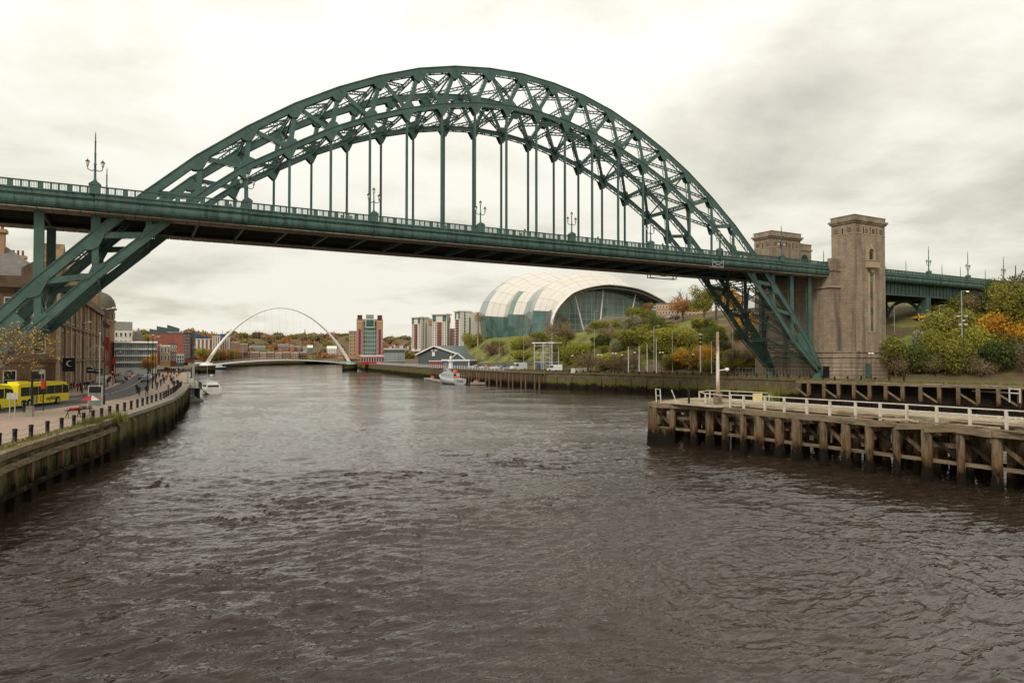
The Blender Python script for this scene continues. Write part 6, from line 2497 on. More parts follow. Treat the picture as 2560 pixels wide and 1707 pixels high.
# ================================================================== VEGETATION
def leaf_mesh(name, seed, n, m_, lumps=10, size=.085, flat=1.0, hollow=.45, cone=0.0):
    r_ = np.random.default_rng(seed)
    c_ = r_.normal(0, .42, (lumps, 3))
    c_[:, 2] = np.abs(c_[:, 2]) * 1.0 + .35
    nl = np.linalg.norm(c_[:, :2], axis=1)
    c_[:, :2] *= np.minimum(1, .62 / np.maximum(nl, .01))[:, None]
    c_[:, 2] = np.clip(c_[:, 2], .25, 1.25 if flat >= 1 else .8)
    rad = r_.uniform(.26, .5, lumps)
    which = r_.integers(0, lumps, n)
    d = r_.normal(0, 1, (n, 3))
    d /= np.linalg.norm(d, axis=1)[:, None]
    rr_ = hollow + (1 - hollow) * r_.random(n) ** .5
    P = c_[which] + d * (rad[which] * rr_)[:, None]
    stray = r_.random(n) < .3
    P[stray] += r_.normal(0, .09, (int(stray.sum()), 3))
    P[:, 2] *= flat
    P[:, 2] = np.maximum(P[:, 2], .02)
    a_ = r_.normal(0, 1, (n, 3)) + d * .4
    a_ /= np.linalg.norm(a_, axis=1)[:, None]
    b_ = np.cross(a_, r_.normal(0, 1, (n, 3)))
    b_ /= np.maximum(np.linalg.norm(b_, axis=1), 1e-3)[:, None]
    s_ = size * r_.uniform(.55, 1.4, n)[:, None]
    V = np.stack([P - a_ * s_, P + b_ * s_ * .55, P + a_ * s_, P - b_ * s_ * .55], 1).reshape(-1, 3)
    Q = np.arange(4 * n).reshape(-1, 4)
    me = np_mesh(name, V, Q, m_, False)
    at_ = me.attributes.new('leafv', 'FLOAT', 'FACE')
    depth = np.clip(.55 * r_.random(n) + .45 * (which / lumps), 0, 1)
    at_.data.foreach_set('value', depth.astype(np.float32))
    return me


def twig_mesh(name, seed, h, nb, m_, spread=.5, depth=2, r0=.05, up=.6):
    r_ = random.Random(seed)
    mb = MB()

    def grow(p, d, L_, r, lev):
        q = p + d * L_
        mid = (p + q) / 2 + Vector((r_.gauss(0, .05), r_.gauss(0, .05), 0)) * L_
        mb.tube([p, mid, q], [r, r * .8, r * .55], 5 if lev else 7, 0, True, False)
        if lev < depth:
            for _ in range(nb):
                nd_ = (d + Vector((r_.gauss(0, spread), r_.gauss(0, spread), r_.gauss(up * .3, spread * .5)))).normalized()
                f_ = r_.uniform(.35, 1)
                grow(p + (q - p) * f_, nd_, L_ * r_.uniform(.45, .7), r * .5, lev + 1)
    grow(Vector((0, 0, 0)), Vector((0, 0, 1)), h, r0, 0)
    return mb.mesh(name, m_)


BUSH = {}
for kk, key in enumerate(LM):
    BUSH[key] = [leaf_mesh('foliage', 100 + kk * 10 + v, 4200, LM[key], 11 + v, .05, .95) for v in range(3)]
BUSH['brown'] = [leaf_mesh('foliage', 180 + v, 2300, LM['brown'], 12, .032, .95, .2) for v in range(3)]
STEM = [twig_mesh('stems', 900 + v, .55, 5, M['bark'], .7, 2, .05) for v in range(2)]
TRUNK = [twig_mesh('trunk', 950 + v, 1.0, 5, M['bark'], .55, 2, .055) for v in range(3)]
CROWN = {key: [leaf_mesh('crown', 300 + kk * 10 + v, 5200, LM[key], 15, .045, 1.0, .35) for v in range(2)] for kk, key in enumerate(LM)}
vr = random.Random(21)


def bush(p_, w, h, key, label, group=None, cat='bush', name='bush'):
    t_ = thing(name, label, cat, p_, group, vr.random() * 6.28, False)
    o = obj('foliage', vr.choice(BUSH[key]), t_)
    o.scale = (w, w, h)
    o.rotation_euler.z = vr.random() * 6.28
    s_ = obj('stems', vr.choice(STEM), t_)
    f_ = 1.5 if key == 'brown' else .8
    s_.scale = (w * f_, w * f_, h * f_)
    return t_


def tree(p_, w, h, key, label, group=None, name='tree', trunkh=.38):
    t_ = thing(name, label, 'tree', p_, group, vr.random() * 6.28, False)
    s_ = obj('trunk', vr.choice(TRUNK), t_)
    s_.scale = (h * .5, h * .5, h * .5)
    if key:
        o = obj('crown', vr.choice(CROWN[key]), t_, (0, 0, h * trunkh))
        o.scale = (w, w, h * (1 - trunkh) / 1.45)
    return t_


def onhill(px, py, D0=160, D1=420):
    """first point of the south bank along a sight line"""
    prevd = D0
    for i in range(400):
        d = D0 + (D1 - D0) * i / 399
        q = at(px, py, d)
        if q.x > SBy(q.y) + 1 and q.z <= hS(q.x, q.y):
            q.z = hS(q.x, q.y)
            return q
    q = at(px, py, D1)
    q.z = hS(q.x, q.y)
    return q


# individually recognisable plants: px, py of the foot, width px, height px, kind, colour, label
PL = [(1395, 905, 40, 70, 'b', 'olive', 'olive bush on the hillside left of the round dark shrub'),
      (1503, 875, 42, 44, 'b', 'dark', 'round glossy dark green shrub in the middle of the hillside'),
      (1545, 880, 36, 36, 'b', 'pale', 'pale tan bush just right of the round dark shrub'),
      (1600, 810, 60, 46, 'b', 'yellowgreen', 'yellow green bush below the right end of the glass hall window'),
      (1570, 824, 46, 38, 'b', 'pale', 'greyish bush on the slope under the glass hall'),
      (1640, 842, 50, 56, 'b', 'dark', 'dark green tall bush on the slope right of the glass hall'),
      (1590, 868, 80, 50, 'b', 'olive', 'broad olive bush in the middle of the hillside'),
      (1690, 866, 120, 50, 'b', 'yellowgreen', 'broad yellow green thicket on the slope left of the arch leg'),
      (1735, 880, 70, 56, 'b', 'olive', 'olive thicket right behind the traffic camera pole'),
      (1640, 896, 70, 46, 'b', 'olive', 'long olive bush above the car park slope'),
      (1440, 912, 60, 58, 'b', 'yellowgreen', 'rounded yellow green bush above the low white wall'),
      (1400, 860, 70, 66, 'b', 'brown', 'large bare brownish bush on the bank under the glass hall window'),
      (1340, 875, 60, 40, 'b', 'brown', 'brown bush on the grass bank behind the lookout tower'),
      (1228, 890, 60, 36, 'b', 'brown', 'brown bush at the left foot of the hill above the fence'),
      (1180, 868, 46, 40, 'b', 'olive', 'olive bush beside the tan block at the left of the hill'),
      (1258, 890, 34, 28, 'b', 'brown', 'small brown bush on the lower left grass bank'),
      (1540, 930, 60, 46, 'b', 'brown', 'bare brown shrub behind the double headed street lamp'),
      (1470, 932, 70, 52, 'b', 'brown', 'dark brown shrub behind the low white wall'),
      (1588, 926, 50, 50, 'b', 'brown', 'bare twiggy shrub between the white flagpoles'),
      (1655, 920, 22, 34, 't', 'dark', 'small round dark green tree among the white flagpoles'),
      (1715, 924, 60, 56, 'b', 'orange', 'orange yellow shrub left of the camera pole'),
      (1700, 922, 70, 40, 'b', 'olive', 'olive shrub behind the white flagpoles'),
      (1770, 924, 50, 66, 'b', 'orange', 'orange topped shrub just left of the tall rusty pole'),
      (1760, 922, 80, 44, 'b', 'dark', 'dark shrub at the hill foot left of the rusty pole'),
      (1840, 926, 60, 60, 'b', 'brown', 'brown shrub right of the rusty pole under the arch leg'),
      (1790, 800, 60, 100, 't', 'dark', 'bushy dark green tree on the hilltop left of the orange tree'),
      (1760, 815, 60, 96, 't', 'olive', 'bushy olive tree on the hilltop beside the bare tree'),
      (1835, 812, 54, 96, 't', 'orange', 'bright orange autumn tree behind the left arch leg of the right bank'),
      (1862, 845, 50, 60, 't', 'orange', 'smaller orange tree seen through the right arch legs'),
      (1617, 798, 30, 44, 't', 'rust', 'rusty brown small tree at the right end of the concert hall'),
      (1706, 806, 56, 66, 't', 'rust', 'half bare rusty tree on the hilltop right of the concert hall'),
      (1450, 800, 30, 30, 'b', 'brown', 'brown bush in front of the great glass window'),
      # right of the stone tower
      (2205, 935, 90, 100, 'b', 'olive', 'tall olive bush partly covering the foot of the near stone tower'),
      (2270, 928, 90, 74, 'b', 'olive', 'tall olive bush under the viaduct arch'),
      (2318, 895, 60, 80, 'b', 'pale', 'pale silvery bush below the viaduct arch'),
      (2370, 860, 100, 90, 'b', 'olive', 'broad olive bush left of the black floodlight frame'),
      (2285, 935, 70, 84, 'b', 'dark', 'dark bush at the hill foot right of the stone tower'),
      (2405, 935, 80, 96, 'b', 'olive', 'big olive bush at the hill foot below the floodlight frame'),
      (2470, 800, 120, 70, 'b', 'brown', 'brownish bush behind the floodlight frame'),
      (2440, 790, 90, 60, 'b', 'olive', 'olive bush under the viaduct beside the lit lamp'),
      (2500, 870, 90, 90, 'b', 'orange', 'bright orange yellow bush on the right of the hillside'),
      (2560, 880, 70, 80, 'b', 'orange', 'yellow bush at the right edge of the picture'),
      (2480, 935, 80, 90, 'b', 'dark', 'dark green bush at the hill foot below the orange bush'),
      (2560, 935, 80, 90, 'b', 'brown', 'brown bush at the right edge beside the path'),
      (2240, 945, 60, 60, 'b', 'brown', 'bare brown scrub beside the stone tower plinth'),
      (2340, 942, 70, 60, 'b', 'brown', 'bare brown scrub at the hill foot in the middle of the thicket'),
      (2455, 945, 70, 60, 'b', 'brown', 'bare brown scrub beside the path left of the right edge'),
      (2350, 905, 76, 84, 'b', 'yellowgreen', 'light green bush in the middle of the thicket right of the tower'),
      (2440, 890, 90, 80, 'b', 'yellowgreen', 'yellow green bush between floodlight frame and orange bush')]
for px, py, wp, hp, ty, key, lab in PL:
    q = onhill(px, py, 120 if px > 2080 else 165)
    D = (q - Vector(CP)).dot(Vector((sn, cs, 0)))
    w, h = wp * D / F / 1.5, hp * D / F
    if ty == 'b':
        bush(q, w, h / 1.25, key, lab)
    else:
        tree(q, w * .95, h, key, lab)
# tall trees at the right edge
for px, py, hgt, w, lab, key in ((2540, 850, 14, 6, 'large leafy tree at the right edge half hiding the viaduct', 'olive'), (2600, 870, 13, 6, 'tree leaning into the right edge of the picture', 'olive'), (2500, 800, 9, 4.5, 'dark tree under the viaduct at the right', 'dark'),
                                 (2580, 830, 12, 6, 'dark tree at the right edge below the viaduct', 'dark')):
    q = onhill(px, py, 130)
    tree(q, w, hgt, key, lab, None, 'tree', .3)
q = onhill(2545, 840, 130)
tree(q, 5, 22, None, 'bare topped tree rising above the viaduct at the right edge')
# bare tree on the hilltop
q = onhill(1708, 800, 200)
for v in range(2):
    t_ = thing('bare_tree', ['bare leafless tree on the hilltop right of the concert hall', 'thin bare tree behind the hilltop road'][v], 'tree', q + Vector((2 * v, 6 * v, 0)), None, v, False)
    o = obj('trunk', TRUNK[v], t_)
    o.scale = (7, 7, 7.5)
# fillers of the thickets
Z_ = [(1400, 1620, 800, 915, 40, ('olive', 'brown', 'yellowgreen', 'olive'), 'bush on the hillside below the glass hall'),
      (1620, 1880, 815, 925, 46, ('olive', 'yellowgreen', 'olive', 'dark', 'brown'), 'bush on the slope beside the arch leg'),
      (1200, 1400, 855, 905, 9, ('olive', 'yellowgreen', 'brown'), 'low bush on the left grass bank'),
      (2190, 2570, 770, 930, 90, ('olive', 'dark', 'olive', 'brown', 'pale', 'yellowgreen', 'olive'), 'bush in the thicket right of the stone tower'),
      (1400, 1900, 905, 930, 22, ('brown', 'yellowgreen', 'olive', 'olive'), 'scrub at the hill foot behind the river path')]
CN = {'pale': 'pale grey', 'olive': 'olive green', 'dark': 'dark green', 'brown': 'bare brown', 'yellowgreen': 'yellow green'}
for x0_, x1_, y0_, y1_, n, keys, lab in Z_:
    cnt_ = {}
    for px, py in sorted((vr.uniform(x0_, x1_), vr.uniform(y0_, y1_)) for _ in range(n)):
        if x0_ > 2000 and px < 2345 and py < 892:
            continue
        if x0_ == 1400 and py < 812 + (1500 - px) * .3:
            continue
        q = onhill(px, py, 120 if px > 2080 else 165)
        D = (q - Vector(CP)).dot(Vector((sn, cs, 0)))
        key = vr.choice(keys)
        s_ = vr.uniform(22, 58) * D / F / 1.6 * (1.35 if x0_ > 2000 else 1)
        cnt_[key] = cnt_.get(key, -1) + 1
        bush(q, s_, s_ * vr.uniform(.6, 1.0), key, f'{ORD[cnt_[key]]} {CN[key]} {lab}, from the left', CN[key] + ' ' + lab)
# street trees on the left quay
q = gz(376, 940, 3.8)
tree(q, 2.6, 6.5, 'orange', 'orange autumn tree on the left promenade', None)
q = gz(372, 942, 3.8)
tree(q, 2.4, 5.5, 'rust', 'rusty brown tree on the left promenade beside the orange tree', None)
for k, (px, py, key) in enumerate(((466, 892, 'yellowgreen'), (444, 895, 'yellowgreen'), (500, 893, 'yellowgreen'))):
    q = at(px, py + 8, 330 + k * 40)
    tree(q, 5, 8, key, f'yellow green tree near the left foot of the white footbridge, {ORD[k]} of three', 'yellow green trees by the footbridge')
q = at(545, 898, 560)
for k in range(9):
    q = at(510 + k * 9, 900 - k % 2, 585 + k * 4)
    bush(q - Vector((0, 0, 2)), 8.5, 10, ('rust', 'olive', 'rust')[k % 3], f'autumn coloured thicket behind the left foot of the footbridge, {ORD[k]} from the left', 'thicket behind the footbridge')
# foreground tree at the left edge: bare twigs with clusters of yellow leaves
ft = thing('foreground_tree', 'nearly bare tree with scattered yellow leaves at the left edge before the bus', 'tree', (-73.6, -20.8, 3.8))
tb = MB()
r_ = random.Random(77)
tips = []


def grow(p, d, L_, r, lev):
    q = p + d * L_
    mid = (p + q) / 2 + Vector((r_.gauss(0, .07), r_.gauss(0, .07), .03)) * L_
    tb.tube([p, mid, q], [r, r * .85, r * .6], 6 if lev < 2 else 4, 0, True, False)
    if lev < 5:
        for _ in range(4):
            nd_ = (d * .8 + Vector((r_.gauss(.12, .55), r_.gauss(0, .5), r_.gauss(.02, .4)))).normalized()
            grow(p + (q - p) * r_.uniform(.4, 1), nd_, L_ * r_.uniform(.55, .78), max(.018, r * .55), lev + 1)
    else:
        tips.append(q)


grow(Vector((-73.6, -20.8, 3.7)), Vector((.02, 0, 1)).normalized(), 5.4, .24, 0)
tb.build('trunk', M['twig'], ft)
sel = [p for p in tips if r_.random() < .34]
lb = MB()
for p in sel:
    for _ in range(r_.randint(1, 5)):
        c_ = p + Vector((r_.gauss(0, .14), r_.gauss(0, .14), r_.gauss(0, .14)))
        a_ = Vector((r_.gauss(0, 1), r_.gauss(0, 1), r_.gauss(0, 1))).normalized() * r_.uniform(.05, .11)
        b_ = a_.cross(Vector((r_.gauss(0, 1), r_.gauss(0, 1), 1))).normalized() * .06
        lb.add([c_ - a_, c_ + b_, c_ + a_, c_ - b_], [(0, 1, 2, 3)])
me = lb.mesh('leaves', LM['yellow'])
a2 = me.attributes.new('leafv', 'FLOAT', 'FACE')
a2.data.foreach_set('value', [r_.random() for _ in me.polygons])
tag(obj('leaves', me, ft), None, None, None, 'stuff')
# far wooded ridge
wb = [leaf_mesh('canopy', 700 + v, 420, LM[k], 7, .16, .9) for v, k in enumerate(('brown', 'olive', 'brown', 'rust', 'olive'))]
acc_v, acc_f, acc_l, off_ = {k: [] for k in range(5)}, None, {k: [] for k in range(5)}, 0
r_ = np.random.default_rng(4)
base = []
for m_ in wb:
    co = np.zeros(len(m_.vertices) * 3, dtype=np.float32)
    m_.vertices.foreach_get('co', co)
    lv = np.zeros(len(m_.polygons), dtype=np.float32)
    m_.attributes['leafv'].data.foreach_get('value', lv)
    base.append((co.reshape(-1, 3), lv))
cnt = 0
for i in range(1150):
    a_ = R(r_.uniform(-2, 46)) if i < 430 or i >= 520 else R(r_.uniform(-24, 0))
    d = r_.uniform(900, 1420) if i % 3 else r_.uniform(900, 1150)
    x, y = CP[0] + d * math.sin(a_), CP[1] + d * math.cos(a_)
    z_ = hR(x, y)
    if i >= 520:
        d = r_.uniform(640, 1300)
        a_ = R(r_.uniform(-8, 17))
        x, y = CP[0] + d * math.sin(a_), CP[1] + d * math.cos(a_)
        if NBy(y) - x < 60 or (d < 800 and a_ < R(2)):
            continue
        z_ = hN(x, y)
    k = int(r_.integers(0, 5))
    s_ = r_.uniform(6, 11)
    acc_v[k].append(base[k][0] * np.array([s_, s_, s_ * r_.uniform(.7, 1.2)]) + np.array([x, y, z_ - 2]))
    acc_l[k].append(base[k][1])
for k in range(5):
    if acc_v[k]:
        V = np.concatenate(acc_v[k])
        Q = np.arange(len(V)).reshape(-1, 4)
        me = np_mesh('woodland', V, Q, list(wb[k].materials), False)
        at_ = me.attributes.new('leafv', 'FLOAT', 'FACE')
        at_.data.foreach_set('value', np.concatenate(acc_l[k]))
        tag(obj('woodland', me), 'distant autumn woodland covering the ridge beyond the footbridge', 'woodland', 'far woodland', 'stuff')
# houses scattered on the far right ridge
for k in range(14):
    px = 965 + k * 4.8
    t_, p_, zb, zt = viewblock('ridge_house', f'tiny pale house on the far wooded ridge right of the mill, {ORD[k]} from the left', px, px + 4.2, 862 + (k * 7) % 9, 868 + (k * 7) % 9, 900 + k * 9, 8, M['cream'] if k % 3 else M['redbrick'], None, group='houses on the far ridge')
    m_ = MB()
    c0, c1 = Vector((*p_[0], zt)), Vector((*p_[1], zt))
    n_ = Vector((p_[3][0] - p_[0][0], p_[3][1] - p_[0][1], 0))
    m_.add([c0, c1, c1 + n_, c0 + n_, c0 + n_ * .5 + Vector((0, 0, 2.2)), c1 + n_ * .5 + Vector((0, 0, 2.2))], [(0, 1, 5, 4), (2, 3, 4, 5), (1, 2, 5), (3, 0, 4)])
    m_.build('roof', M['slate'] if k % 2 else M['redbrick'], t_)
# grass areas on the hillside (sheet just above the leaf litter)
gs = MB()
P = []
for y in range(60, 250, 6):
    P.append([(SBy(y) + d, y, hS(SBy(y) + d, y) + .06) for d in (22, 25, 28, 32, 36, 40, 45, 50, 58, 68, 80)])
gs.grid(P)
struct(gs.build('grass_bank', M['grass']))
gs = MB()
P = []
for y in range(-90, 62, 8):
    P.append([(SBy(y) + d, y, hS(SBy(y) + d, y) + .05) for d in (38, 45, 52, 60, 70, 82, 100, 130, 180)])
gs.grid(P)
struct(gs.build('grass_slope', M['grass']))

# ================================================================== VEHICLES
def wheel_mesh():
    m_ = MB()
    m_.tube([(0, -.11, 0), (0, .11, 0)], .32, 14, 0, False)
    m_.tube([(0, -.118, 0), (0, .118, 0)], .2, 10, 1, False)
    return m_.mesh('wheel', [M['rubber'], M['steel']])


WH = wheel_mesh()


def car_parts(kind):
    """profile lofted across the width; +x is the front"""
    if kind == 'van':
        low = [(-2.6, .35), (2.55, .35), (2.6, .75), (2.45, 1.05), (1.75, 1.25), (1.25, 2.1), (1.0, 2.25), (-2.5, 2.3), (-2.62, 2.0)]
        gl = [(1.68, 1.3), (1.25, 2.0), (.45, 2.0), (.45, 1.3)]
        L_, w, rear = 2.6, .98, None
    else:
        low = [(-2.05, .3), (2.05, .3), (2.1, .6), (1.95, .82), (1.0, .95), (.35, 1.36), (-.1, 1.45), (-1.1, 1.44), (-1.7, 1.0), (-2.08, .9), (-2.12, .6)]
        gl = [(.92, .96), (.34, 1.32), (-.1, 1.39), (-1.08, 1.38), (-1.55, 1.0)]
        L_, w, rear = 2.05, .86, None
    m_ = MB()
    secs = [(-w, .86), (-w * .93, 1.0), (w * .93, 1.0), (w, .86)]
    n = len(low)
    vs, fs = [], []
    for y_, f_ in secs:
        for (x, z) in low:
            zz = z if z < .8 else .8 + (z - .8) * (f_ if abs(y_) == w else 1)
            yy = y_ * (1 - .16 * max(0, z - .9))
            vs.append((x * (f_ * .06 + .94), yy, zz))
    for i in range(3):
        for k in range(n):
            fs.append((i * n + k, (i + 1) * n + k, (i + 1) * n + (k + 1) % n, i * n + (k + 1) % n))
    fs.append(tuple(range(n)))
    fs.append(tuple(range(4 * n - 1, 3 * n - 1, -1)))
    m_.add(vs, fs)
    body = m_.mesh('body', M['car'])
    g_ = MB()
    for s_ in (-1, 1):
        yb = lambda z: s_ * (w * (1 - .16 * max(0, z - .9)) + .012)
        g_.add([(x, yb(z), z) for x, z in gl], [tuple(range(len(gl)))[::s_]])
    x0, z0, x1, z1 = (1.78, 1.3, 1.3, 2.02) if kind == 'van' else (1.02, .98, .4, 1.33)
    g_.add([(x0 + .04, -w * .8, z0), (x0 + .04, w * .8, z0), (x1 + .05, w * .76, z1), (x1 + .05, -w * .76, z1)], [(0, 1, 2, 3)])
    if kind != 'van':
        g_.add([(-1.76, -w * .76, 1.02), (-1.76, w * .76, 1.02), (-1.2, w * .74, 1.39), (-1.2, -w * .74, 1.39)], [(3, 2, 1, 0)])
    win = g_.mesh('window', M['glass'])
    h_ = MB()
    h_.box(L_ - .1, L_ + .06, -w * .85, -w * .5, .55, .75)
    hl = h_.mesh('headlight', M['lampglass'])
    r_ = MB()
    r_.box(-L_ - .09, -L_ + .1, -w * .9, -w * .62, .68, .9)
    rl_ = r_.mesh('rear_lamp', M['red'])
    return body, win, hl, rl_, L_, w


def make_vehicle(kind, name, label, cat):
    body, win, hl, rl_, L_, w = car_parts(kind)
    t_ = thing(name, label, cat, (0, 0, -50), None, 0, False)
    obj('body', body, t_)
    obj('window', win, t_)
    for x in (-L_ * .62, L_ * .64):
        for s_ in (-1, 1):
            obj('wheel', WH, t_, (x, s_ * w * .9, .32))
    for s_ in (0, w * 1.35):
        obj('headlight', hl, t_, (0, s_, 0))
        obj('rear_lamp', rl_, t_, (0, s_ * 1.12, 0))
    return t_


car0 = make_vehicle('car', 'parked_car', 'c', 'car')
van0 = make_vehicle('van', 'van', 'v', 'van')


def put(root, p_, ang, color, label, group=None):
    global car0, van0
    d = dup(root, p_, ang, label, group, (*color, 1))
    return d


road = math.atan2(1, .06)
for px, py, ang, col, lab, k in ((309, 951, road, (.02, .02, .025), 'dark parked car at the kerb before the domed building', 'c'), (318, 944, road, (.35, .37, .38), 'silver parked car just beyond the dark one at the kerb', 'c'),
                                 (363, 955, road + math.pi, (.05, .055, .06), 'dark car driving towards the viewer on the left street', 'c'), (370, 949, road + math.pi, (.6, .62, .6), 'pale car following the dark one on the left street', 'c'),
                                 (243, 976, road + .15, (.02, .02, .02), 'black open backed car parked before the stone hall', 'c'), (255, 968, road, (.55, .55, .52), 'white van parked behind the black car on the left pavement', 'v'),
                                 (416, 926, road, (.4, .02, .02), 'red car far along the left promenade', 'c'), (322, 938, road, (.25, .03, .03), 'small red car among the people near the road fork', 'c'),
                                 (327, 935, road, (.4, .42, .43), 'light grey car just beyond the small red car', 'c'), (356, 948, road + math.pi, (.06, .02, .02), 'maroon car behind the oncoming pair on the left street', 'c'),
                                 (300, 957, road, (.16, .17, .18), 'grey car nearest the viewer in the kerbside row', 'c')):
    q = gz(px, py, 3.7)
    put(car0 if k == 'c' else van0, (q.x, q.y, 3.69), ang, col, lab)
cc = [(.6, .6, .58), (.03, .03, .04), (.5, .5, .5), (.45, .04, .03), (.6, .65, .62), (.55, .58, .56), (.02, .05, .14), (.35, .36, .36)]
cn = ['white', 'black', 'light grey', 'red', 'pale green', 'silver', 'dark blue', 'grey']
for k in range(8):
    q = at(1186 + k * 12.5, 922, 288 - k * 4.5)
    put(car0, (q.x, q.y, 4.85), .2 + math.pi / 2 + .3, cc[k], f'{cn[k]} car parked behind the white railing, {ORD[k]} from the left', 'cars parked on the right quay')
for px, D, ang, col, lab in ((1296, 248, math.pi + .1, (.62, .62, .6), 'big white van parked at the right end of the car row'), (1386, 226, math.pi - .5, (.62, .63, .6), 'white van parked beside the lookout tower'), (1350, 245, 1.2, (.03, .06, .18), 'dark blue van parked under the lookout tower')):
    q = at(px, 922, D)
    v_ = put(van0, (q.x, q.y, max(4.85, hS(q.x, q.y))), ang, col, lab)
    if px == 1296:
        v_.scale = (1.25, 1.15, 1.2)
q = onhill(2297, 800, 150)
put(car0, (q.x, q.y, q.z), 1.0, (.8, .5, .02), 'yellow car on the road seen through the viaduct arch')
for k, px in enumerate((1655, 1690, 1676)):
    q = onhill(px, 799 - k, 200)
    put(car0, (q.x, q.y, q.z + .1), .4, ((.5, .5, .5), (.05, .05, .06), (.4, .42, .42))[k], ['silver car parked on the hilltop right of the concert hall', 'black car on the hilltop road by the bare tree', 'grey car between two others on the hilltop'][k])
for r_ in (car0, van0):
    for c_ in list(r_.children):
        bpy.data.objects.remove(c_)
    bpy.data.objects.remove(r_)


# ---- buses
def text_mesh(s, size, name='lettering', extrude=.01):
    cu = bpy.data.curves.new(name, 'FONT')
    cu.body = s
    cu.size = size
    cu.extrude = extrude
    cu.align_x = 'CENTER'
    o_ = bpy.data.objects.new(name, cu)
    COL.objects.link(o_)
    dg = bpy.context.evaluated_depsgraph_get()
    me_ = bpy.data.meshes.new_from_object(o_.evaluated_get(dg))
    bpy.data.objects.remove(o_)
    me_.name = name
    return me_


def text(s, size, m_, parent, loc, rot, name='lettering'):
    me_ = text_mesh(s, size, name)
    me_.materials.clear()
    me_.materials.append(m_)
    o_ = obj(name, me_, parent, loc)
    o_.rotation_euler = rot
    return o_


def bus(label, p_, ang):
    """front towards +x; kerb side (seen) is -y"""
    t_ = thing('city_bus', label, 'bus', p_, None, ang, False)
    L_, w = 5.4, 1.25
    m_ = MB()
    prof = [(-L_, .35), (L_ - .1, .35), (L_, .7), (L_ - .02, 1.3), (L_ - .25, 2.4), (L_ - .7, 2.85), (L_ - 2, 3.0), (-L_ + .3, 2.95), (-L_, 2.7)]
    m_.prism(prof, -w, w, 0, 'y')
    m_.build('body', M['yellow'], t_)
    m_ = MB()
    for k in range(5):
        x0, x1 = -L_ + .5 + k * 1.75, -L_ + .5 + k * 1.75 + 1.68
        for s_ in (-1, 1):
            m_.box(x0, x1, s_ * w - .015, s_ * w + .015, 1.42, 2.5)
    for s_ in (-1, 1):
        m_.prism([(L_ - 1.5, 1.4), (L_ - .08, 1.4), (L_ - .3, 2.35), (L_ - 1.5, 2.6)], s_ * w - .02, s_ * w + .02, 0, 'y')
    m_.add([(L_ - .0, -w * .9, 1.35), (L_ - .0, w * .9, 1.35), (L_ - .22, w * .88, 2.4), (L_ - .22, -w * .88, 2.4)], [(0, 1, 2, 3)])
    m_.build('window', M['glass'], t_)
    m_ = MB()
    for k, (c_, x) in enumerate(((0, -2.9), (1, -2.6), (2, -2.3), (1, -2.0), (0, -1.75))):
        m_.add([(x, -w - .012, .42), (x + .16, -w - .012, .42), (x + .3, -w - .012, 1.38), (x + .14, -w - .012, 1.38)], [(0, 1, 2, 3)], c_)
    m_.build('stripe', [M['orange'], M['black'], M['green2']], t_)
    text('Q', .95, M['red'], t_, (-.75, -w - .02, .62), (math.pi / 2, 0, 0))
    text('uaylink', .8, M['black'], t_, (1.3, -w - .02, .66), (math.pi / 2, 0, 0))
    for x in (-L_ + 2.2, L_ - 2.6):
        for s_ in (-1, 1):
            o_ = obj('wheel', WH, t_, (x, s_ * w * .92, .48))
            o_.scale = (1.5, 1.6, 1.5)
            m_ = MB()
            m_.tube([(x, s_ * (w + .005) - .01, .48), (x, s_ * (w + .005) + .01, .48)], .58, 14, 0, False)
            m_.build('wheel_arch', M['black'], t_)
    for s_ in (-1, 1):
        m_ = MB()
        m_.box(L_ - .08, L_ + .05, s_ * .85 - .18, s_ * .85 + .18, .75, .95)
        m_.build('headlight', M['lampglass'], t_)
        m_ = MB()
        m_.box(-L_ - .03, -L_ + .03, s_ * 1.0 - .12, s_ * 1.0 + .12, .9, 1.3)
        m_.build('rear_lamp', M['red'], t_)
    m_ = MB()
    m_.box(-L_ + 1, -L_ + 3, -.6, .6, 2.95, 3.2)
    m_.build('roof_unit', M['yellow'], t_)
    return t_


A_ = gz(172, 1006, 3.69)
B_ = gz(48, 1021, 3.69)
dv = (A_ - B_)
an = math.atan2(dv.y, dv.x)
nv = Vector((-math.sin(an), math.cos(an), 0))
bus('yellow single deck bus with orange and black stripes heading right along the quay road', A_ - dv.normalized() * 5.4 + nv * 1.25, an)
bus('second yellow bus close behind the first at the left edge of the picture', B_ - dv.normalized() * 6.6 + nv * .9 - Vector((.6, 0, 0)), an - .12)

# ================================================================== BOATS
def hull(name, secs, m_, t_, smooth=True):
    """secs: list of (x, half beam deck, half beam chine, deck z, chine z, keel z)"""
    mb = MB()
    P = []
    for x, bd, bc, zd, zc_, zk in secs:
        P.append([(x, -bd * .92, zd), (x, -bd, zd - .08), (x, -bc, zc_), (x, 0, zk), (x, bc, zc_), (x, bd, zd - .08), (x, bd * .92, zd)])
    mb.grid(P, 0, smooth)
    mb.add(P[0], [tuple(range(7))[::-1]], 0)
    mb.add([p for p in P[-1]], [tuple(range(7))], 0)
    n = len(P)
    mb.add([q for p in P for q in (p[0], p[6])], [(2 * i, 2 * i + 1, 2 * i + 3, 2 * i + 2) for i in range(n - 1)], 1)
    return mb.build(name, m_, t_)


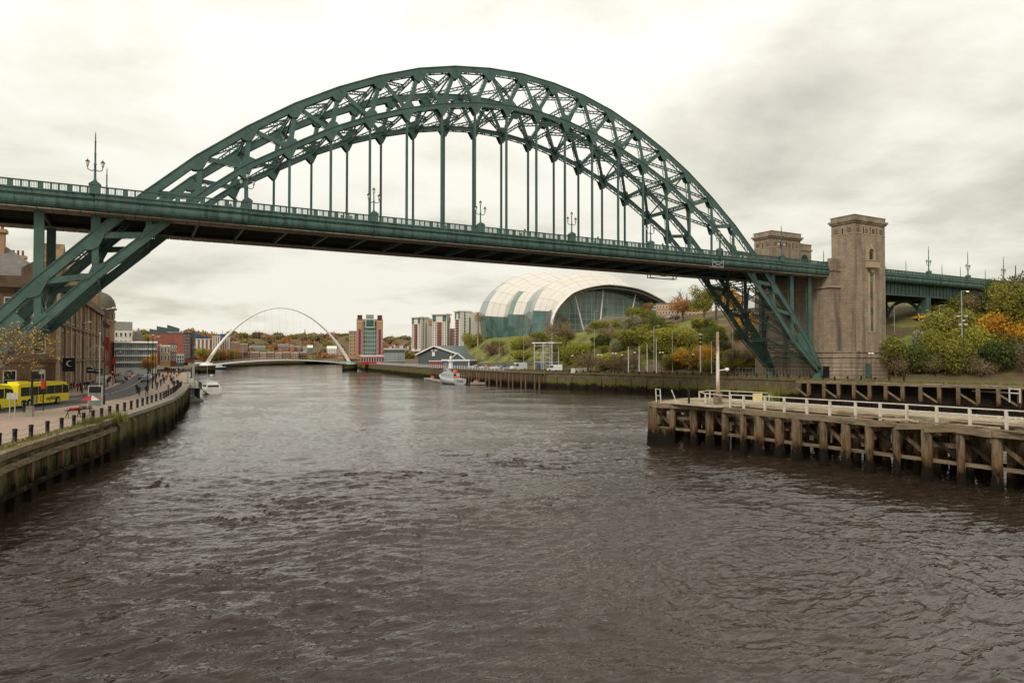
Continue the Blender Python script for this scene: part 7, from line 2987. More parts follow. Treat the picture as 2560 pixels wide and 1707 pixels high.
q = gz(529, 985, 0)
cr_ = thing('motor_cruiser', 'white motor cruiser moored stern on beside the dark pontoon on the left', 'boat', (q.x, q.y + 4, 0), None, R(97), False)
hull('hull', [(-4.6, 2.0, 1.75, 1.5, .35, -.4), (-2, 2.15, 1.85, 1.55, .35, -.5), (1, 2.1, 1.6, 1.65, .4, -.5), (3.6, 1.3, .8, 1.85, .6, -.35), (5.4, .12, .08, 2.1, 1.2, .2)], [M['white'], M['cream']], cr_)
m_ = MB()
m_.prism([(-3.6, 1.5), (2.2, 1.6), (1.2, 2.5), (-3.3, 2.6)], -1.6, 1.6, 0, 'y')
m_.prism([(-2.6, 2.6), (.8, 2.5), (.2, 3.05), (-2.4, 3.1)], -1.35, 1.35, 0, 'y')
m_.box(-4.55, -3.5, -1.9, 1.9, 1.5, 1.75)
m_.build('cabin', M['white'], cr_)
m_ = MB()
m_.box(-3.68, -3.4, -1.35, 1.35, 1.85, 2.35)
for s_ in (-1, 1):
    m_.prism([(-3, 1.95), (1.0, 1.95), (.7, 2.35), (-2.9, 2.4)], s_ * 1.6 - .015, s_ * 1.6 + .015, 0, 'y')
m_.build('window', M['glass'], cr_)
m_ = MB()
for x in (-2.2, -.6):
    m_.tube([(x, -1.4, 2.9), (x, -1.2, 3.9), (x, -.5, 4.25), (x, .5, 4.25), (x, 1.2, 3.9), (x, 1.4, 2.9)], .06, 6)
m_.box(-2.3, -.5, -1.1, 1.1, 4.2, 4.28)
m_.build('canopy_frame', M['steel'], cr_)
m_ = MB()
m_.lathe((-1.4, 0, 4.28), [(.1, 0), (.1, .3), (.32, .4), (.34, .6), (.2, .78), (.02, .8)], 10)
m_.build('radar_dome', M['white'], cr_)
m_ = MB()
m_.tube([(-3.4, 1.5, 2.6), (-3.4, 1.5, 7.5)], .03, 5)
m_.build('aerial', M['white'], cr_)
m_ = MB()
for s_ in (-1, 1):
    m_.tube([(-1, s_ * 2.05, 2.2), (2.5, s_ * 1.7, 2.4), (5.3, s_ * .1, 2.8)], .03, 5)
    for x, b_ in ((-1, 2.05), (1, 1.95), (3, 1.55)):
        m_.tube([(x, s_ * b_, 1.6), (x, s_ * b_, 2.3)], .025, 5)
m_.build('rail', M['steel'], cr_)
# dark pontoon
pt = thing('landing_pontoon', 'dark steel landing pontoon with gangway and railings beside the white cruiser', 'pontoon', (-49, 66, 0))
m_ = MB()
m_.box(-51.2, -47.4, 60.5, 84, -.3, .35)
m_.build('float', M['concrete'], pt)
m_ = MB()
m_.box(-52, -47.6, 62, 76, 2.55, 2.8)
for x in (-51.2, -48.2):
    for y in (62.6, 67, 71.5, 75.4):
        m_.box(x - .18, x + .18, y - .18, y + .18, .3, 2.6)
for y in (62.6, 67, 71.5):
    m_.bar((-51.2, y, .6), (-48.2, y, 2.4), .14, .14)
    m_.bar((-48.2, y, .4), (-48.2, y + 4.3, 2.5), .14, .14)
m_.build('stage', M['black'], pt)
m_ = MB()
for y in np.arange(62, 76.1, 1.4):
    for x in (-52, -47.7):
        m_.box(x - .04, x + .04, y - .04, y + .04, 2.8, 4.0)
for z_ in (3.2, 3.6, 4.0):
    for x in (-52, -47.7):
        m_.box(x - .03, x + .03, 62, 76, z_ - .03, z_ + .03)
    m_.box(-52, -47.7, 61.97, 62.03, z_ - .03, z_ + .03)
m_.build('railing', M['black'], pt)
m_ = MB()
m_.box(-50.6, -50.3, 64, 64.3, .3, 6.4)
m_.lathe((-48.4, 78, -1), [(.3, 0), (.3, 9)], 10)
m_.build('guide_pile', M['steel'], pt)
m_ = MB()
m_.box(-50.2, -49.2, 63, 63.8, 2.8, 4.9)
m_.box(-48.9, -48.3, 63.2, 63.8, 2.8, 4.2)
m_.build('notice_cabinet', M['cream'], pt)

# grey naval patrol launch
q = gz(1138, 961, 0)
pv = thing('patrol_boat', 'grey naval patrol launch with mast moored at the right wharf', 'boat', (q.x + 2, q.y + 9, 0), None, R(90), False)
pv.scale = (.98, .98, .98)
hull('hull', [(-9.0, 2.5, 2.2, 1.9, .2, -.5), (-5, 2.75, 2.4, 2.0, .2, -.7), (0, 2.8, 2.3, 2.25, .3, -.7), (5, 2.3, 1.5, 2.7, .6, -.6), (8.3, 1.0, .5, 3.1, 1.2, -.3), (9.6, .1, .06, 3.3, 2.0, .4)], [M['navy'], M['navy']], pv)
m_ = MB()
m_.prism([(-4.5, 1.9), (4.5, 2.4), (3.9, 3.9), (-4.2, 3.9)], -1.9, 1.9, 0, 'y')
m_.prism([(-.5, 3.9), (3.4, 3.9), (2.8, 5.6), (-.3, 5.6)], -1.5, 1.5, 0, 'y')
m_.build('superstructure', M['navy'], pv)
m_ = MB()
for s_ in (-1, 1):
    for x in (.2, 1.2, 2.2):
        m_.box(x, x + .6, s_ * 1.5 - .02, s_ * 1.5 + .02, 4.6, 5.2)
    for x in (-3, -1, 1, 3):
        m_.box(x, x + .5, s_ * 1.9 - .02, s_ * 1.9 + .02, 2.9, 3.4)
m_.box(-.62, -.4, -1, -.3, 4.5, 5.2)
m_.box(-4.5, -4.25, -.5, .5, 2.2, 3.7)
m_.build('window', M['glass'], pv)
m_ = MB()
m_.lathe((-.6, 0, 5.6), [(.9, 0), (.7, 2.5), (.45, 3.6), (.5, 3.7), (.5, 4.2), (.2, 4.6)], 10)
m_.box(-1.6, .4, -.9, .9, 8.2, 8.4)
m_.build('mast_tower', M['white'], pv)
m_ = MB()
m_.tube([(-3.5, 1.0, 3.9), (-3.5, 1.0, 10.8)], .06, 5)
m_.tube([(-3.5, -.2, 9), (-3.5, 2.2, 9)], .04, 5)
m_.tube([(-.6, 0, 10), (-.6, 0, 11.5)], .05, 5)
m_.build('mast', M['steel'], pv)
m_ = MB()
m_.lathe((-3.2, -.6, 3.9), [(.5, 0), (.9, .3), (.9, .9), (.4, 1.1)], 8)
m_.tube([(-6, -.9, 2.6), (-6, .9, 2.6)], .35, 8)
m_.build('life_raft', M['orange'], pv)
m_ = MB()
for k in range(9):
    x = -8.8 + k * 2
    for s_ in (-1, 1):
        b_ = 2.5 if x < 2 else 2.5 - (x - 2) * .25
        m_.tube([(x, s_ * b_, 2), (x, s_ * b_, 3.2)], .03, 4)
        if k < 8:
            b2 = 2.5 if x + 2 < 2 else 2.5 - x * .25
            m_.tube([(x, s_ * b_, 3.15), (x + 2, s_ * b2, 3.15)], .025, 4)
m_.build('rail', M['steel'], pv)
text('P165', 1.1, M['black'], pv, (-9.06, 0, .75), (math.pi / 2, 0, -math.pi / 2))
for k, (px, py, w_, lab) in enumerate(((1082, 947, 7, 'small dinghy with a red canopy moored left of the grey launch'), (1190, 957, 6, 'low float with a red buoy moored right of the grey launch'))):
    q = gz(px, py, 0)
    t_ = thing('dinghy', lab, 'boat', (q.x, q.y, 0), None, R(60), False)
    hull('hull', [(-w_ / 2, .9, .7, .5, .1, -.2), (0, 1.0, .8, .55, .1, -.25), (w_ * .35, .7, .5, .65, .2, -.2), (w_ / 2, .08, .05, .8, .5, .2)], [M['black'], M['cream']], t_)
    m_ = MB()
    m_.prism([(-1.5, .5), (1.2, .5), (.8, 1.3), (-1.2, 1.4)] if k == 0 else [(-.5, .5), (.5, .5), (.3, 1.2), (-.3, 1.2)], -.7, .7, 0, 'y')
    m_.build('canopy', M['red'], t_)
q = gz(1085, 951, 0)
q2 = gz(1205, 959, 0)
m_ = MB()
for a_, b_ in ((gz(1066, 946, .3), gz(1112, 955, .3)), (gz(1176, 958, .3), gz(1212, 958, .3))):
    m_.bar(a_, b_, 2.2, .7)
tag(m_.build('boat_pontoon', M['concrete']), 'low floating pontoon either side of the grey naval launch', 'pontoon')
q = gz(548, 913, 0)
t_ = thing('tour_boat', 'small white boat with a blue hull under the left end of the footbridge', 'boat', at(543, 914, 520) * 1, None, R(20), False)
t_.location.z = 0
hull('hull', [(-7, 2, 1.7, 1.4, .2, -.3), (0, 2.2, 1.8, 1.4, .2, -.4), (5, 1.5, 1, 1.6, .4, -.3), (7.5, .1, .1, 2, 1, .2)], [M['blue'], M['white']], t_)
m_ = MB()
m_.prism([(-5, 1.4), (4, 1.4), (3, 3.2), (-5, 3.2)], -1.6, 1.6, 0, 'y')
m_.build('cabin', M['white'], t_)

# ================================================================== PEOPLE
def skin_body(joints, edges, root):
    me_ = bpy.data.meshes.new('body')
    me_.from_pydata([j[:3] for j in joints], edges, [])
    o_ = bpy.data.objects.new('body', me_)
    COL.objects.link(o_)
    o_.modifiers.new('s', 'SKIN')
    if not me_.skin_vertices:
        me_.attributes.new('skin_vertex', 'FLOAT_VECTOR', 'POINT')
    for i, j in enumerate(joints):
        sv = me_.skin_vertices[0].data[i]
        sv.radius = j[3] if isinstance(j[3], tuple) else (j[3], j[3])
        sv.use_root = i == root
    o_.modifiers.new('u', 'SUBSURF').levels = 1
    dg = bpy.context.evaluated_depsgraph_get()
    out_ = bpy.data.meshes.new_from_object(o_.evaluated_get(dg))
    bpy.data.objects.remove(o_)
    out_.name = 'body'
    return out_


def figure(pose):
    st_ = {'stand': (.06, .06, .0), 'walk': (.30, .26, .0), 'stride': (.38, .3, .06)}[pose]
    f_, b_, ln = st_
    J = [(0, 0, .95, (.15, .115)), (0, ln * .3, 1.15, (.14, .105)), (0, ln, 1.36, (.175, .115)), (0, ln, 1.49, .06), (0, ln + .02, 1.58, .075), (0, ln + .03, 1.70, .095),
         (-.10, 0, .90, .10), (-.105, -f_ * .45, .50, .068), (-.105, -f_ * .75 + .06, .10, .048), (-.105, -f_ * .75 - .12, .045, .04),
         (.10, 0, .90, .10), (.105, b_ * .3 - .04, .50, .068), (.105, b_ + .08, .12, .048), (.105, b_ - .06, .05, .04),
         (-.20, ln, 1.38, .07), (-.25, b_ * .35 + .02, 1.12, .05), (-.25, -.02 - b_ * .2, .88, .04), (-.25, -.06 - b_ * .3, .79, .035),
         (.20, ln, 1.38, .07), (.25, -f_ * .3, 1.12, .05), (.25, -f_ * .75 - .04, .90, .04), (.25, -f_ * .85 - .06, .82, .035)]
    E = [(0, 1), (1, 2), (2, 3), (3, 4), (4, 5), (0, 6), (6, 7), (7, 8), (8, 9), (0, 10), (10, 11), (11, 12), (12, 13), (2, 14), (14, 15), (15, 16), (16, 17), (2, 18), (18, 19), (19, 20), (20, 21)]
    me_ = skin_body(J, E, 0)
    me_.materials.clear()
    for k in ('cloth', 'denim', 'skin', 'hair'):
        me_.materials.append(M[k])
    for p in me_.polygons:
        c_ = p.center
        if c_.z > 1.50:
            p.material_index = 2 if (c_.y < ln - .0 and c_.z < 1.72) else 3
        elif c_.z < .9 and abs(c_.x) < .19:
            p.material_index = 1
        elif c_.z < .86:
            p.material_index = 2
        else:
            p.material_index = 0
        p.use_smooth = True
    return me_


FG = {k: figure(k) for k in ('stand', 'walk', 'stride')}
JC = {'black': (.015, .015, .018), 'dark blue': (.02, .03, .08), 'red': (.42, .02, .03), 'grey': (.14, .14, .14), 'white': (.6, .58, .55), 'brown': (.10, .06, .04), 'green': (.05, .09, .04), 'yellow': (.7, .45, .03), 'purple': (.10, .03, .11), 'maroon': (.18, .02, .03)}


def person(px, py, col, pose, ang, label, z=3.8, group=None):
    q = gz(px, py, z)
    t_ = thing('person', label, 'person', (q.x, q.y, z), group, ang, False)
    o_ = obj('body', FG[pose], t_)
    o_.color = (*JC[col], 1)
    s_ = .96 + (px * 7 % 10) * .008
    t_.scale = (s_, s_, s_)
    return t_


PP = [(367, 990, 'black', 'walk', 2.9, 'in a black jacket walking away beside the two cyclists'), (402, 966, 'dark blue', 'walk', .2, 'in dark clothes walking down the middle of the promenade'),
      (421, 974, 'white', 'walk', .2, 'in a white top with dark trousers near the right bollards'), (435, 971, 'black', 'stand', .4, 'in a black coat close to the quay bollards'),
      (444, 970, 'black', 'stand', 2.9, 'in black leaning by the quay railing'), (416, 952, 'red', 'walk', .1, 'in a bright red jacket, left of two in red'),
      (426, 951, 'red', 'stride', .1, 'in a bright red jacket, right of two in red'), (407, 950, 'grey', 'walk', 3, 'in a grey coat left of the pair in red'),
      (434, 951, 'white', 'walk', 3, 'in a pale coat right of the pair in red'), (442, 944, 'yellow', 'walk', .1, 'in a yellow top far along the promenade'),
      (447, 940, 'black', 'stand', .1, 'in black far along the promenade by the rail'), (436, 940, 'dark blue', 'walk', 3, 'in navy far along the promenade'),
      (428, 938, 'brown', 'walk', 3, 'in brown far along the promenade left of the navy coat'), (451, 935, 'maroon', 'walk', 3, 'in maroon near the bend of the quay'),
      (420, 940, 'black', 'stand', 0, 'in black beside the promenade trees'), (398, 946, 'black', 'stand', 0, 'in black standing under the promenade trees'),
      (391, 948, 'dark blue', 'stand', 1, 'in navy standing left of the promenade trees'), (178, 978, 'black', 'walk', 1.5, 'in a black jacket walking past the nose of the bus'),
      (194, 980, 'maroon', 'stand', 1, 'in maroon standing by the lamp post before the stone hall'), (201, 979, 'black', 'stand', 2, 'in black beside the maroon coat before the stone hall'),
      (212, 975, 'dark blue', 'walk', 1, 'in navy, left of the group before the stone hall'), (217, 974, 'black', 'stand', 2, 'in black, middle of the group before the stone hall'),
      (221, 975, 'purple', 'stand', 0, 'in purple within the group before the stone hall'), (226, 972, 'grey', 'walk', 1, 'in grey, right of the group before the stone hall'),
      (268, 967, 'black', 'stand', 1, 'in black behind the white van on the left pavement'), (246, 966, 'brown', 'stand', 1, 'in brown by the wall of the stone hall'),
      (276, 955, 'black', 'walk', 1, 'in black under the red banner'), (286, 950, 'dark blue', 'walk', 2, 'in navy near the traffic light'),
      (296, 946, 'black', 'stand', 2, 'in black on the pavement beyond the traffic light'), (300, 945, 'red', 'stand', 2, 'in red on the pavement beyond the traffic light'),
      (150, 985, 'grey', 'stand', 1, 'in grey at the foot of the stone hall above the bus'), (184, 977, 'brown', 'walk', 2, 'in brown close behind the black jacket by the bus nose'),
      (232, 970, 'dark blue', 'stand', 1, 'in navy by the wall just right of the group'), (238, 968, 'maroon', 'walk', 2, 'in maroon left of the black open car'),
      (262, 962, 'white', 'walk', 1, 'in white beside the tall lamp post on the left pavement'), (272, 960, 'black', 'stand', 1, 'in black left of the traffic light post'),
      (292, 949, 'brown', 'stand', 1, 'in brown by the kerb beyond the traffic light'), (410, 960, 'black', 'walk', 3, 'in black left of the bollard couple on the promenade'),
      (392, 975, 'brown', 'walk', .1, 'in brown alone on the promenade right of the cyclists'), (429, 962, 'dark blue', 'walk', 3, 'in navy left of the white top near the bollards'),
      (384, 955, 'red', 'stand', .5, 'in red beside the promenade lamp posts'), (60, 1032, 'black', 'stand', .5, 'in black waiting on the near promenade left of the bin')]
for px, py, col, pose, ang, lab in PP:
    person(px, py, col, pose, ang, 'person ' + lab, 3.8)
for k in range(14):
    person(424 + (k * 13 % 34), 929 + (k * 5 % 7) * .7, ('black', 'dark blue', 'grey', 'red', 'white', 'brown')[k % 6], 'walk', k, f"tiny person in {('black', 'navy', 'grey', 'red', 'white', 'brown')[k % 6]} in the distant quay crowd, {ORD[sorted(j * 13 % 34 for j in range(14)).index(k * 13 % 34)]} from the left", 3.8, 'distant crowd at the bend of the quay')


# cyclists
def cyclist(px, py, col, label):
    q = gz(px, py, 3.7)
    t_ = thing('bicycle', label.replace('person', 'bicycle ridden by the person'), 'bicycle', (q.x, q.y, 3.7), None, 1.6, False)
    m_ = MB()
    for x in (-.52, .52):
        for k in range(14):
            a0, a1 = 6.283 * k / 14, 6.283 * (k + 1) / 14
            m_.bar((x + .34 * math.cos(a0), 0, .36 + .34 * math.sin(a0)), (x + .34 * math.cos(a1), 0, .36 + .34 * math.sin(a1)), .04, .04, (0, 1, 0))
    m_.build('wheels', M['rubber'], t_)
    m_ = MB()
    for a_, b_ in (((-.52, 0, .36), (-.1, 0, .34)), ((-.1, 0, .34), (-.22, 0, .9)), ((-.52, 0, .36), (-.2, 0, .8)), ((-.1, 0, .34), (.38, 0, .84)), ((-.2, 0, .8), (.38, 0, .86)), ((.36, 0, 1.0), (.52, 0, .36)), ((.36, -.25, 1.02), (.36, .25, 1.02)), ((-.34, 0, .92), (-.1, 0, .94))):
        m_.bar(a_, b_, .045, .045, (0, 1, 0))
    m_.build('frame', M['black'], t_)
    p_ = thing('person', label, 'person', (q.x, q.y, 3.7), None, 1.6, False)
    J = [(-.22, 0, 1.02, (.13, .15)), (-.1, 0, 1.25, (.11, .14)), (.08, 0, 1.45, (.11, .17)), (.16, 0, 1.55, .06), (.2, 0, 1.64, .08), (.23, 0, 1.74, .095),
         (-.18, -.1, .98, .09), (.12, -.12, .72, .065), (-.02, -.12, .34, .045), (.1, -.12, .28, .04), (-.18, .1, .98, .09), (.14, .12, .86, .065), (0, .12, .5, .045), (.12, .12, .45, .04),
         (.08, -.2, 1.42, .065), (.22, -.24, 1.2, .045), (.36, -.22, 1.06, .038), (.08, .2, 1.42, .065), (.22, .24, 1.2, .045), (.36, .22, 1.06, .038)]
    E = [(0, 1), (1, 2), (2, 3), (3, 4), (4, 5), (0, 6), (6, 7), (7, 8), (8, 9), (0, 10), (10, 11), (11, 12), (12, 13), (2, 14), (14, 15), (15, 16), (2, 17), (17, 18), (18, 19)]
    me_ = skin_body(J, E, 0)
    me_.materials.clear()
    for k in ('cloth', 'denim', 'skin', 'hair'):
        me_.materials.append(M[k])
    for f_ in me_.polygons:
        c_ = f_.center
        f_.material_index = 3 if c_.z > 1.66 else 2 if c_.z > 1.56 else 1 if c_.z < .98 and abs(c_.y) < .2 else 0
        f_.use_smooth = True
    o_ = obj('body', me_, p_)
    o_.color = (*JC[col], 1)


cyclist(342, 985, 'black', 'person in black cycling away along the road, left of two')
cyclist(347, 991, 'dark blue', 'person in navy cycling away along the road, right of two')


# a couple seated by the red umbrella: table, chairs, umbrella, kiosk
q = gz(229, 1036, 3.8)
um = thing('red_umbrella', 'faded red and white umbrella over a small stall by the bollards', 'umbrella', (q.x, q.y, 3.8), None, 0, False)
m_ = MB()
m_.tube([(0, 0, 0), (0, 0, 2.0)], .03, 6)
m_.build('pole', M['steel'], um)
m_ = MB()
for k in range(8):
    a0, a1 = 6.283 * k / 8, 6.283 * (k + 1) / 8
    m_.add([(0, 0, 2.05), (1.1 * math.cos(a0), 1.1 * math.sin(a0), 1.55), (1.1 * math.cos(a1), 1.1 * math.sin(a1), 1.55)], [(0, 1, 2)], 0 if k % 3 else 1)
m_.build('canopy', [M['red'], M['rail']], um)
for k, (px, lab) in enumerate(((183, 'folding stand with red flowers by the bollards, nearest the bus'), (212, 'dark market barrow loaded with goods beside the red umbrella'))):
    q = gz(px, 1044 - k * 4, 3.8)
    t_ = thing('market_stand', lab, 'stand', (q.x, q.y, 3.8), None, .6, False)
    m_ = MB()
    for x in (-.6, .6):
        for y in (-.3, .3):
            m_.bar((x, y, 0), (x * .8, -y * .6, .95), .05, .05)
    m_.box(-.7, .7, -.35, .35, .72, .78)
    m_.build('frame', M['black'], t_)
    m_ = MB()
    rr_ = random.Random(k)
    for _ in range(14):
        x, y = rr_.uniform(-.55, .55), rr_.uniform(-.25, .25)
        m_.lathe((x, y, .78), [(.06, 0), (.12, .12), (.05, .24 + k * .1)], 6)
    m_.build('goods', M['red'] if k == 0 else M['brown'] if 'brown' in M else M['sanddark'], t_)
q = gz(238, 1030, 3.8)
ks = thing('info_kiosk', 'tall glass and steel information panel with a dark header on the promenade', 'kiosk', (q.x, q.y, 3.8), None, -.5, False)
m_ = MB()
for x in (-.75, .75):
    m_.box(x - .06, x + .06, -.06, .06, 0, 2.9)
m_.box(-.8, .8, -.08, .08, 2.85, 2.95)
m_.build('frame', M['steel'], ks)
m_ = MB()
m_.box(-.68, .68, -.03, .03, .7, 2.1)
m_.build('glass_panel', M['tglass2'], ks)
m_ = MB()
m_.box(-.68, .68, -.05, .05, 2.15, 2.8)
m_.build('header', M['black'], ks)

# ================================================================== STREET FURNITURE
def post_lamp(px, pyb, pyt, label, z=3.8, style=0, m_=None, group=None):
    q = gz(px, pyb, z)
    D = (q - Vector(CP)).dot(Vector((sn, cs, 0)))
    h = (pyb - pyt) * D / F
    t_ = thing('lamp_post', label, 'street lamp', (q.x, q.y, z), group, 0, False)
    mb = MB()
    mb.lathe((0, 0, 0), [(.13, 0), (.13, 1.0), (.085, 1.1), (.06, h)], 8)
    mb.build('column', m_ or M['black'], t_)
    mb = MB()
    if style == 0:
        mb.tube([(0, 0, h - .2), (.9, -.2, h)], .04, 5)
        mb.lathe((.95, -.22, h - .15), [(.05, 0), (.28, .12), (.2, .26), (.04, .3)], 8)
    elif style == 1:
        for s_ in (-1, 1):
            mb.tube([(0, 0, h - .1), (s_ * .7, 0, h)], .035, 5)
            mb.lathe((s_ * .75, 0, h - .12), [(.08, 0), (.3, .14), (.3, .24), (.06, .3)], 8)
    mb.build('lamp_head', M['lampglass'], t_)
    return t_


for px, pb_, pt_, lab in ((205, 983, 805, 'black lamp post with white globe before the stone hall'), (260, 1011, 770, 'tall black lamp post in front of the long red banner'), (369, 966, 838, 'black lamp post beside the two cyclists'),
                          (381, 971, 842, 'black lamp post right of the cyclists on the promenade'), (389, 958, 862, 'black lamp post behind the promenade trees'), (288, 958, 880, 'black lamp post near the traffic light'), (480, 928, 868, 'thin lamp post near the left footbridge pier')):
    post_lamp(px, pb_, pt_, lab)
tl = gz(281, 964, 3.8)
t_ = thing('traffic_light', 'traffic light showing red on the left pavement', 'traffic light', (tl.x, tl.y, 3.8), None, 0, False)
m_ = MB()
m_.tube([(0, 0, 0), (0, 0, 2.2)], .06, 6)
m_.build('post', M['black'], t_)
m_ = MB()
m_.box(-.18, .18, -.15, .15, 2.1, 3.1)
m_.build('head', M['black'], t_)
m_ = MB()
m_.lathe((0, -.17, 2.85), [(.02, -.1), (.11, -.05), (.11, .05), (.02, .1)], 8)
m_.build('red_light', M['redlamp'], t_)
for px, py, h, lab in ((24, 1045, 2.6, 'thin steel sign post on the near promenade, left one of two'), (37, 1045, 2.6, 'thin steel sign post on the near promenade, right one of two'), (108, 1027, 3.4, 'black signal post with a red head before the bus'), (79, 1041, 4.6, 'black post with a grey bin before the bus'), (103, 1000, 4.4, 'pale sign pole behind the bus'), (248, 1012, 9, 'tall thin white pole beside the information panel')):
    q = gz(px, py, 3.8)
    t_ = thing('sign_post', lab, 'post', (q.x, q.y, 3.8), None, -.4, False)
    m_ = MB()
    m_.tube([(0, 0, 0), (0, 0, h)], .05 if h != 4.6 else .1, 6)
    m_.build('post', M['steel'] if 'steel' in lab or 'white' in lab or 'pale' in lab else M['black'], t_)
    m_ = MB()
    if 'bin' in lab:
        m_.box(-.3, .3, -.5, -.1, 0, 1.1)
        m_.build('bin', M['concrete'], t_)
    elif 'signal' in lab:
        m_.box(-.2, .2, -.15, .15, h - .9, h)
        m_.build('signal_head', M['red'], t_)
    elif h < 3 or 'pale' in lab:
        m_.box(-.3, .3, -.03, .03, h - .7, h - .1)
        m_.build('sign_plate', M['steel'], t_)
    else:
        m_.lathe((0, 0, h), [(.05, 0), (.1, .1), (.02, .2)], 6)
        m_.build('finial', M['white'], t_)
# wire globe street decoration
q = gz(242, 985, 3.8)
for lab, px, py, r_ in (('wire globe Christmas decoration hanging over the left street', 243, 893, 1.6),):
    c_ = at(px, py, 116)
    m_ = MB()
    for k in range(5):
        a_ = math.pi * k / 5
        P = [c_ + Vector((r_ * math.cos(t_2) * math.cos(a_), r_ * math.cos(t_2) * math.sin(a_), r_ * 1.3 * math.sin(t_2))) for t_2 in [6.283 * j / 14 for j in range(15)]]
        m_.tube(P, .03, 4)
    m_.tube([c_ + Vector((0, 0, r_ * 1.3)), c_ + Vector((-6, 2, 6))], .02, 4)
    tag(m_.build('wire_globe', M['steel']), lab, 'decoration')
# wall signs on the street range
for k, (px, py, D) in enumerate(((231, 925, 118), (248, 927, 124))):
    c_ = at(px, py, D)
    m_ = MB()
    m_.box(c_.x - .9, c_.x + .5, c_.y - .1, c_.y + .1, c_.z - .5, c_.z + .5)
    m_.box(c_.x - .7, c_.x + .3, c_.y - .13, c_.y - .1, c_.z - .1, c_.z + .12, 1)
    tag(m_.build('hanging_sign', [M['black'], M['rail']]), ['dark hanging pub sign on the stone hall, left of two', 'dark hanging pub sign on the stone hall, right of two'][k], 'sign')
c_ = at(285, 902, 150)
m_ = MB()
m_.box(c_.x - .3, c_.x + .3, c_.y - .05, c_.y + .05, c_.z - .7, c_.z + .7)
m_.box(c_.x - .06, c_.x + .06, c_.y - .0, c_.y + .1, 3.8, c_.z + .8)
tag(m_.build('street_banner', M['red']), 'small red banner on a post near the traffic light', 'banner')

# ------------------------------------------------ right bank furniture
for k, (px, pyt, pyb) in enumerate(((1571, 866, 926), (1598, 866, 926), (1618, 864, 927), (1641, 851, 928), (1752, 860, 928), (1779, 862, 928))):
    q = at(px, pyb, 206 - k * 5)
    m_ = MB()
    h = (pyb - pyt) * 200 / F + .6
    m_.lathe((q.x, q.y, q.z - .6), [(.13, 0), (.1, h * .6), (.07, h)], 8)
    m_.lathe((q.x, q.y, q.z - .6 + h), [(.07, 0), (.12, .08), (.02, .18)], 8)
    tag(m_.build('flagpole', M['white']), f'bare white flagpole on the right bank path, {ORD[k]} from the left', 'flagpole', 'white flagpoles on the right bank')
q = at(1751, 928, 186)
t_ = thing('camera_pole', 'white pole topped with traffic cameras before the dark thicket', 'pole', (q.x, q.y, 4.8), None, 0, False)
h = at(1751, 838, 186).z - 4.8
m_ = MB()
m_.lathe((0, 0, 0), [(.14, 0), (.1, h)], 8)
m_.build('pole', M['white'], t_)
m_ = MB()
for z_ in (h - 2.6, h - 1.5, h - .4):
    m_.box(-.35, .1, -.2, .2, z_, z_ + .5)
    m_.lathe((.4, 0, z_), [(.05, 0), (.25, .1), (.2, .4), (.05, .5)], 8)
m_.build('camera', M['black'], t_)
m_ = MB()
m_.box(-.3, .5, -.25, .25, h, h + .4)
m_.build('camera_hood', M['white'], t_)
for k, (px, py, pyb, D, st_) in enumerate(((1429, 889, 925, 214, 0), (1500, 887, 926, 206, 1), (1536, 883, 926, 204, 1), (1553, 887, 926, 203, 0), (1585, 881, 925, 204, 0), (1654, 881, 926, 199, 1), (1731, 886, 927, 188, 0), (1958, 885, 930, 170, 0), (2056, 885, 930, 164, 0), (2178, 883, 932, 150, 1))):
    q = at(px, pyb, D)
    q.z = max(4.8, hS(q.x, q.y))
    h = at(px, py, D).z - q.z
    t_ = thing('lamp_post', ('double' if st_ else 'single') + f' headed dark lamp post on the right bank path, {ORD[k]} from the left', 'street lamp', q, 'path lamps on the right bank', 0, False)
    m_ = MB()
    m_.lathe((0, 0, 0), [(.1, 0), (.1, 1), (.06, 1.1), (.05, h)], 8)
    m_.build('column', M['black'], t_)
    m_ = MB()
    for s_ in ((-.55, .55) if st_ else (.3,)):
        m_.tube([(0, 0, h - .1), (s_, 0, h)], .03, 5)
        m_.lathe((s_, 0, h - .15), [(.3, 0), (.36, .12), (.2, .28), (.02, .32)], 10)
    m_.build('lamp_head', M['white'], t_)
for k, (px, pyt, pyb, D) in enumerate(((1380, 832, 910, 235), (1486, 824, 870, 225), (1486, 778, 818, 285), (1635, 816, 892, 205), (1681, 828, 893, 200), (1832, 812, 860, 190), (1309, 838, 905, 265), (1248, 845, 905, 290), (1766, 801, 820, 225), (2236, 764, 835, 160), (2349, 763, 835, 150))):
    q = at(px, pyb, D)
    if px > 2000:
        q = onhill(px, pyb, 140)
        D = (q - Vector(CP)).dot(Vector((sn, cs, 0)))
    else:
        q.z = hS(q.x, q.y) if pyb > 850 else q.z - 1
    h = at(px, pyt, D).z - q.z
    t_ = thing('lamp_column', f'tall grey lamp column with a short arm on the right bank hillside, {ORD[k]} listed from the path upwards' if False else
               ['beside the lookout tower', 'in the middle of the hillside above the dark round shrub', 'before the great glass window', 'left of the broad yellow green thicket', 'within the broad yellow green thicket', 'left of the arch leg by the orange trees',
                'left of the lookout tower', 'on the grass bank under the left end of the concert hall', 'on the hilltop before the dark tree', 'seen through the viaduct arch', 'before the viaduct left of the floodlight frame'][k].join(('tall grey lamp column ', '')), 'street lamp', q, None, 0, False)
    m_ = MB()
    m_.lathe((0, 0, 0), [(.12, 0), (.1, 1.2), (.07, h)], 8)
    m_.build('column', M['steel'], t_)
    m_ = MB()
    m_.bar((0, 0, h), (1.5, -.6, h + .1), .09, .09)
    m_.box(1.0, 1.9, -.85, -.55, h, h + .16)
    m_.build('lamp_head', M['steel'], t_)
q = at(2404, 764, 150)
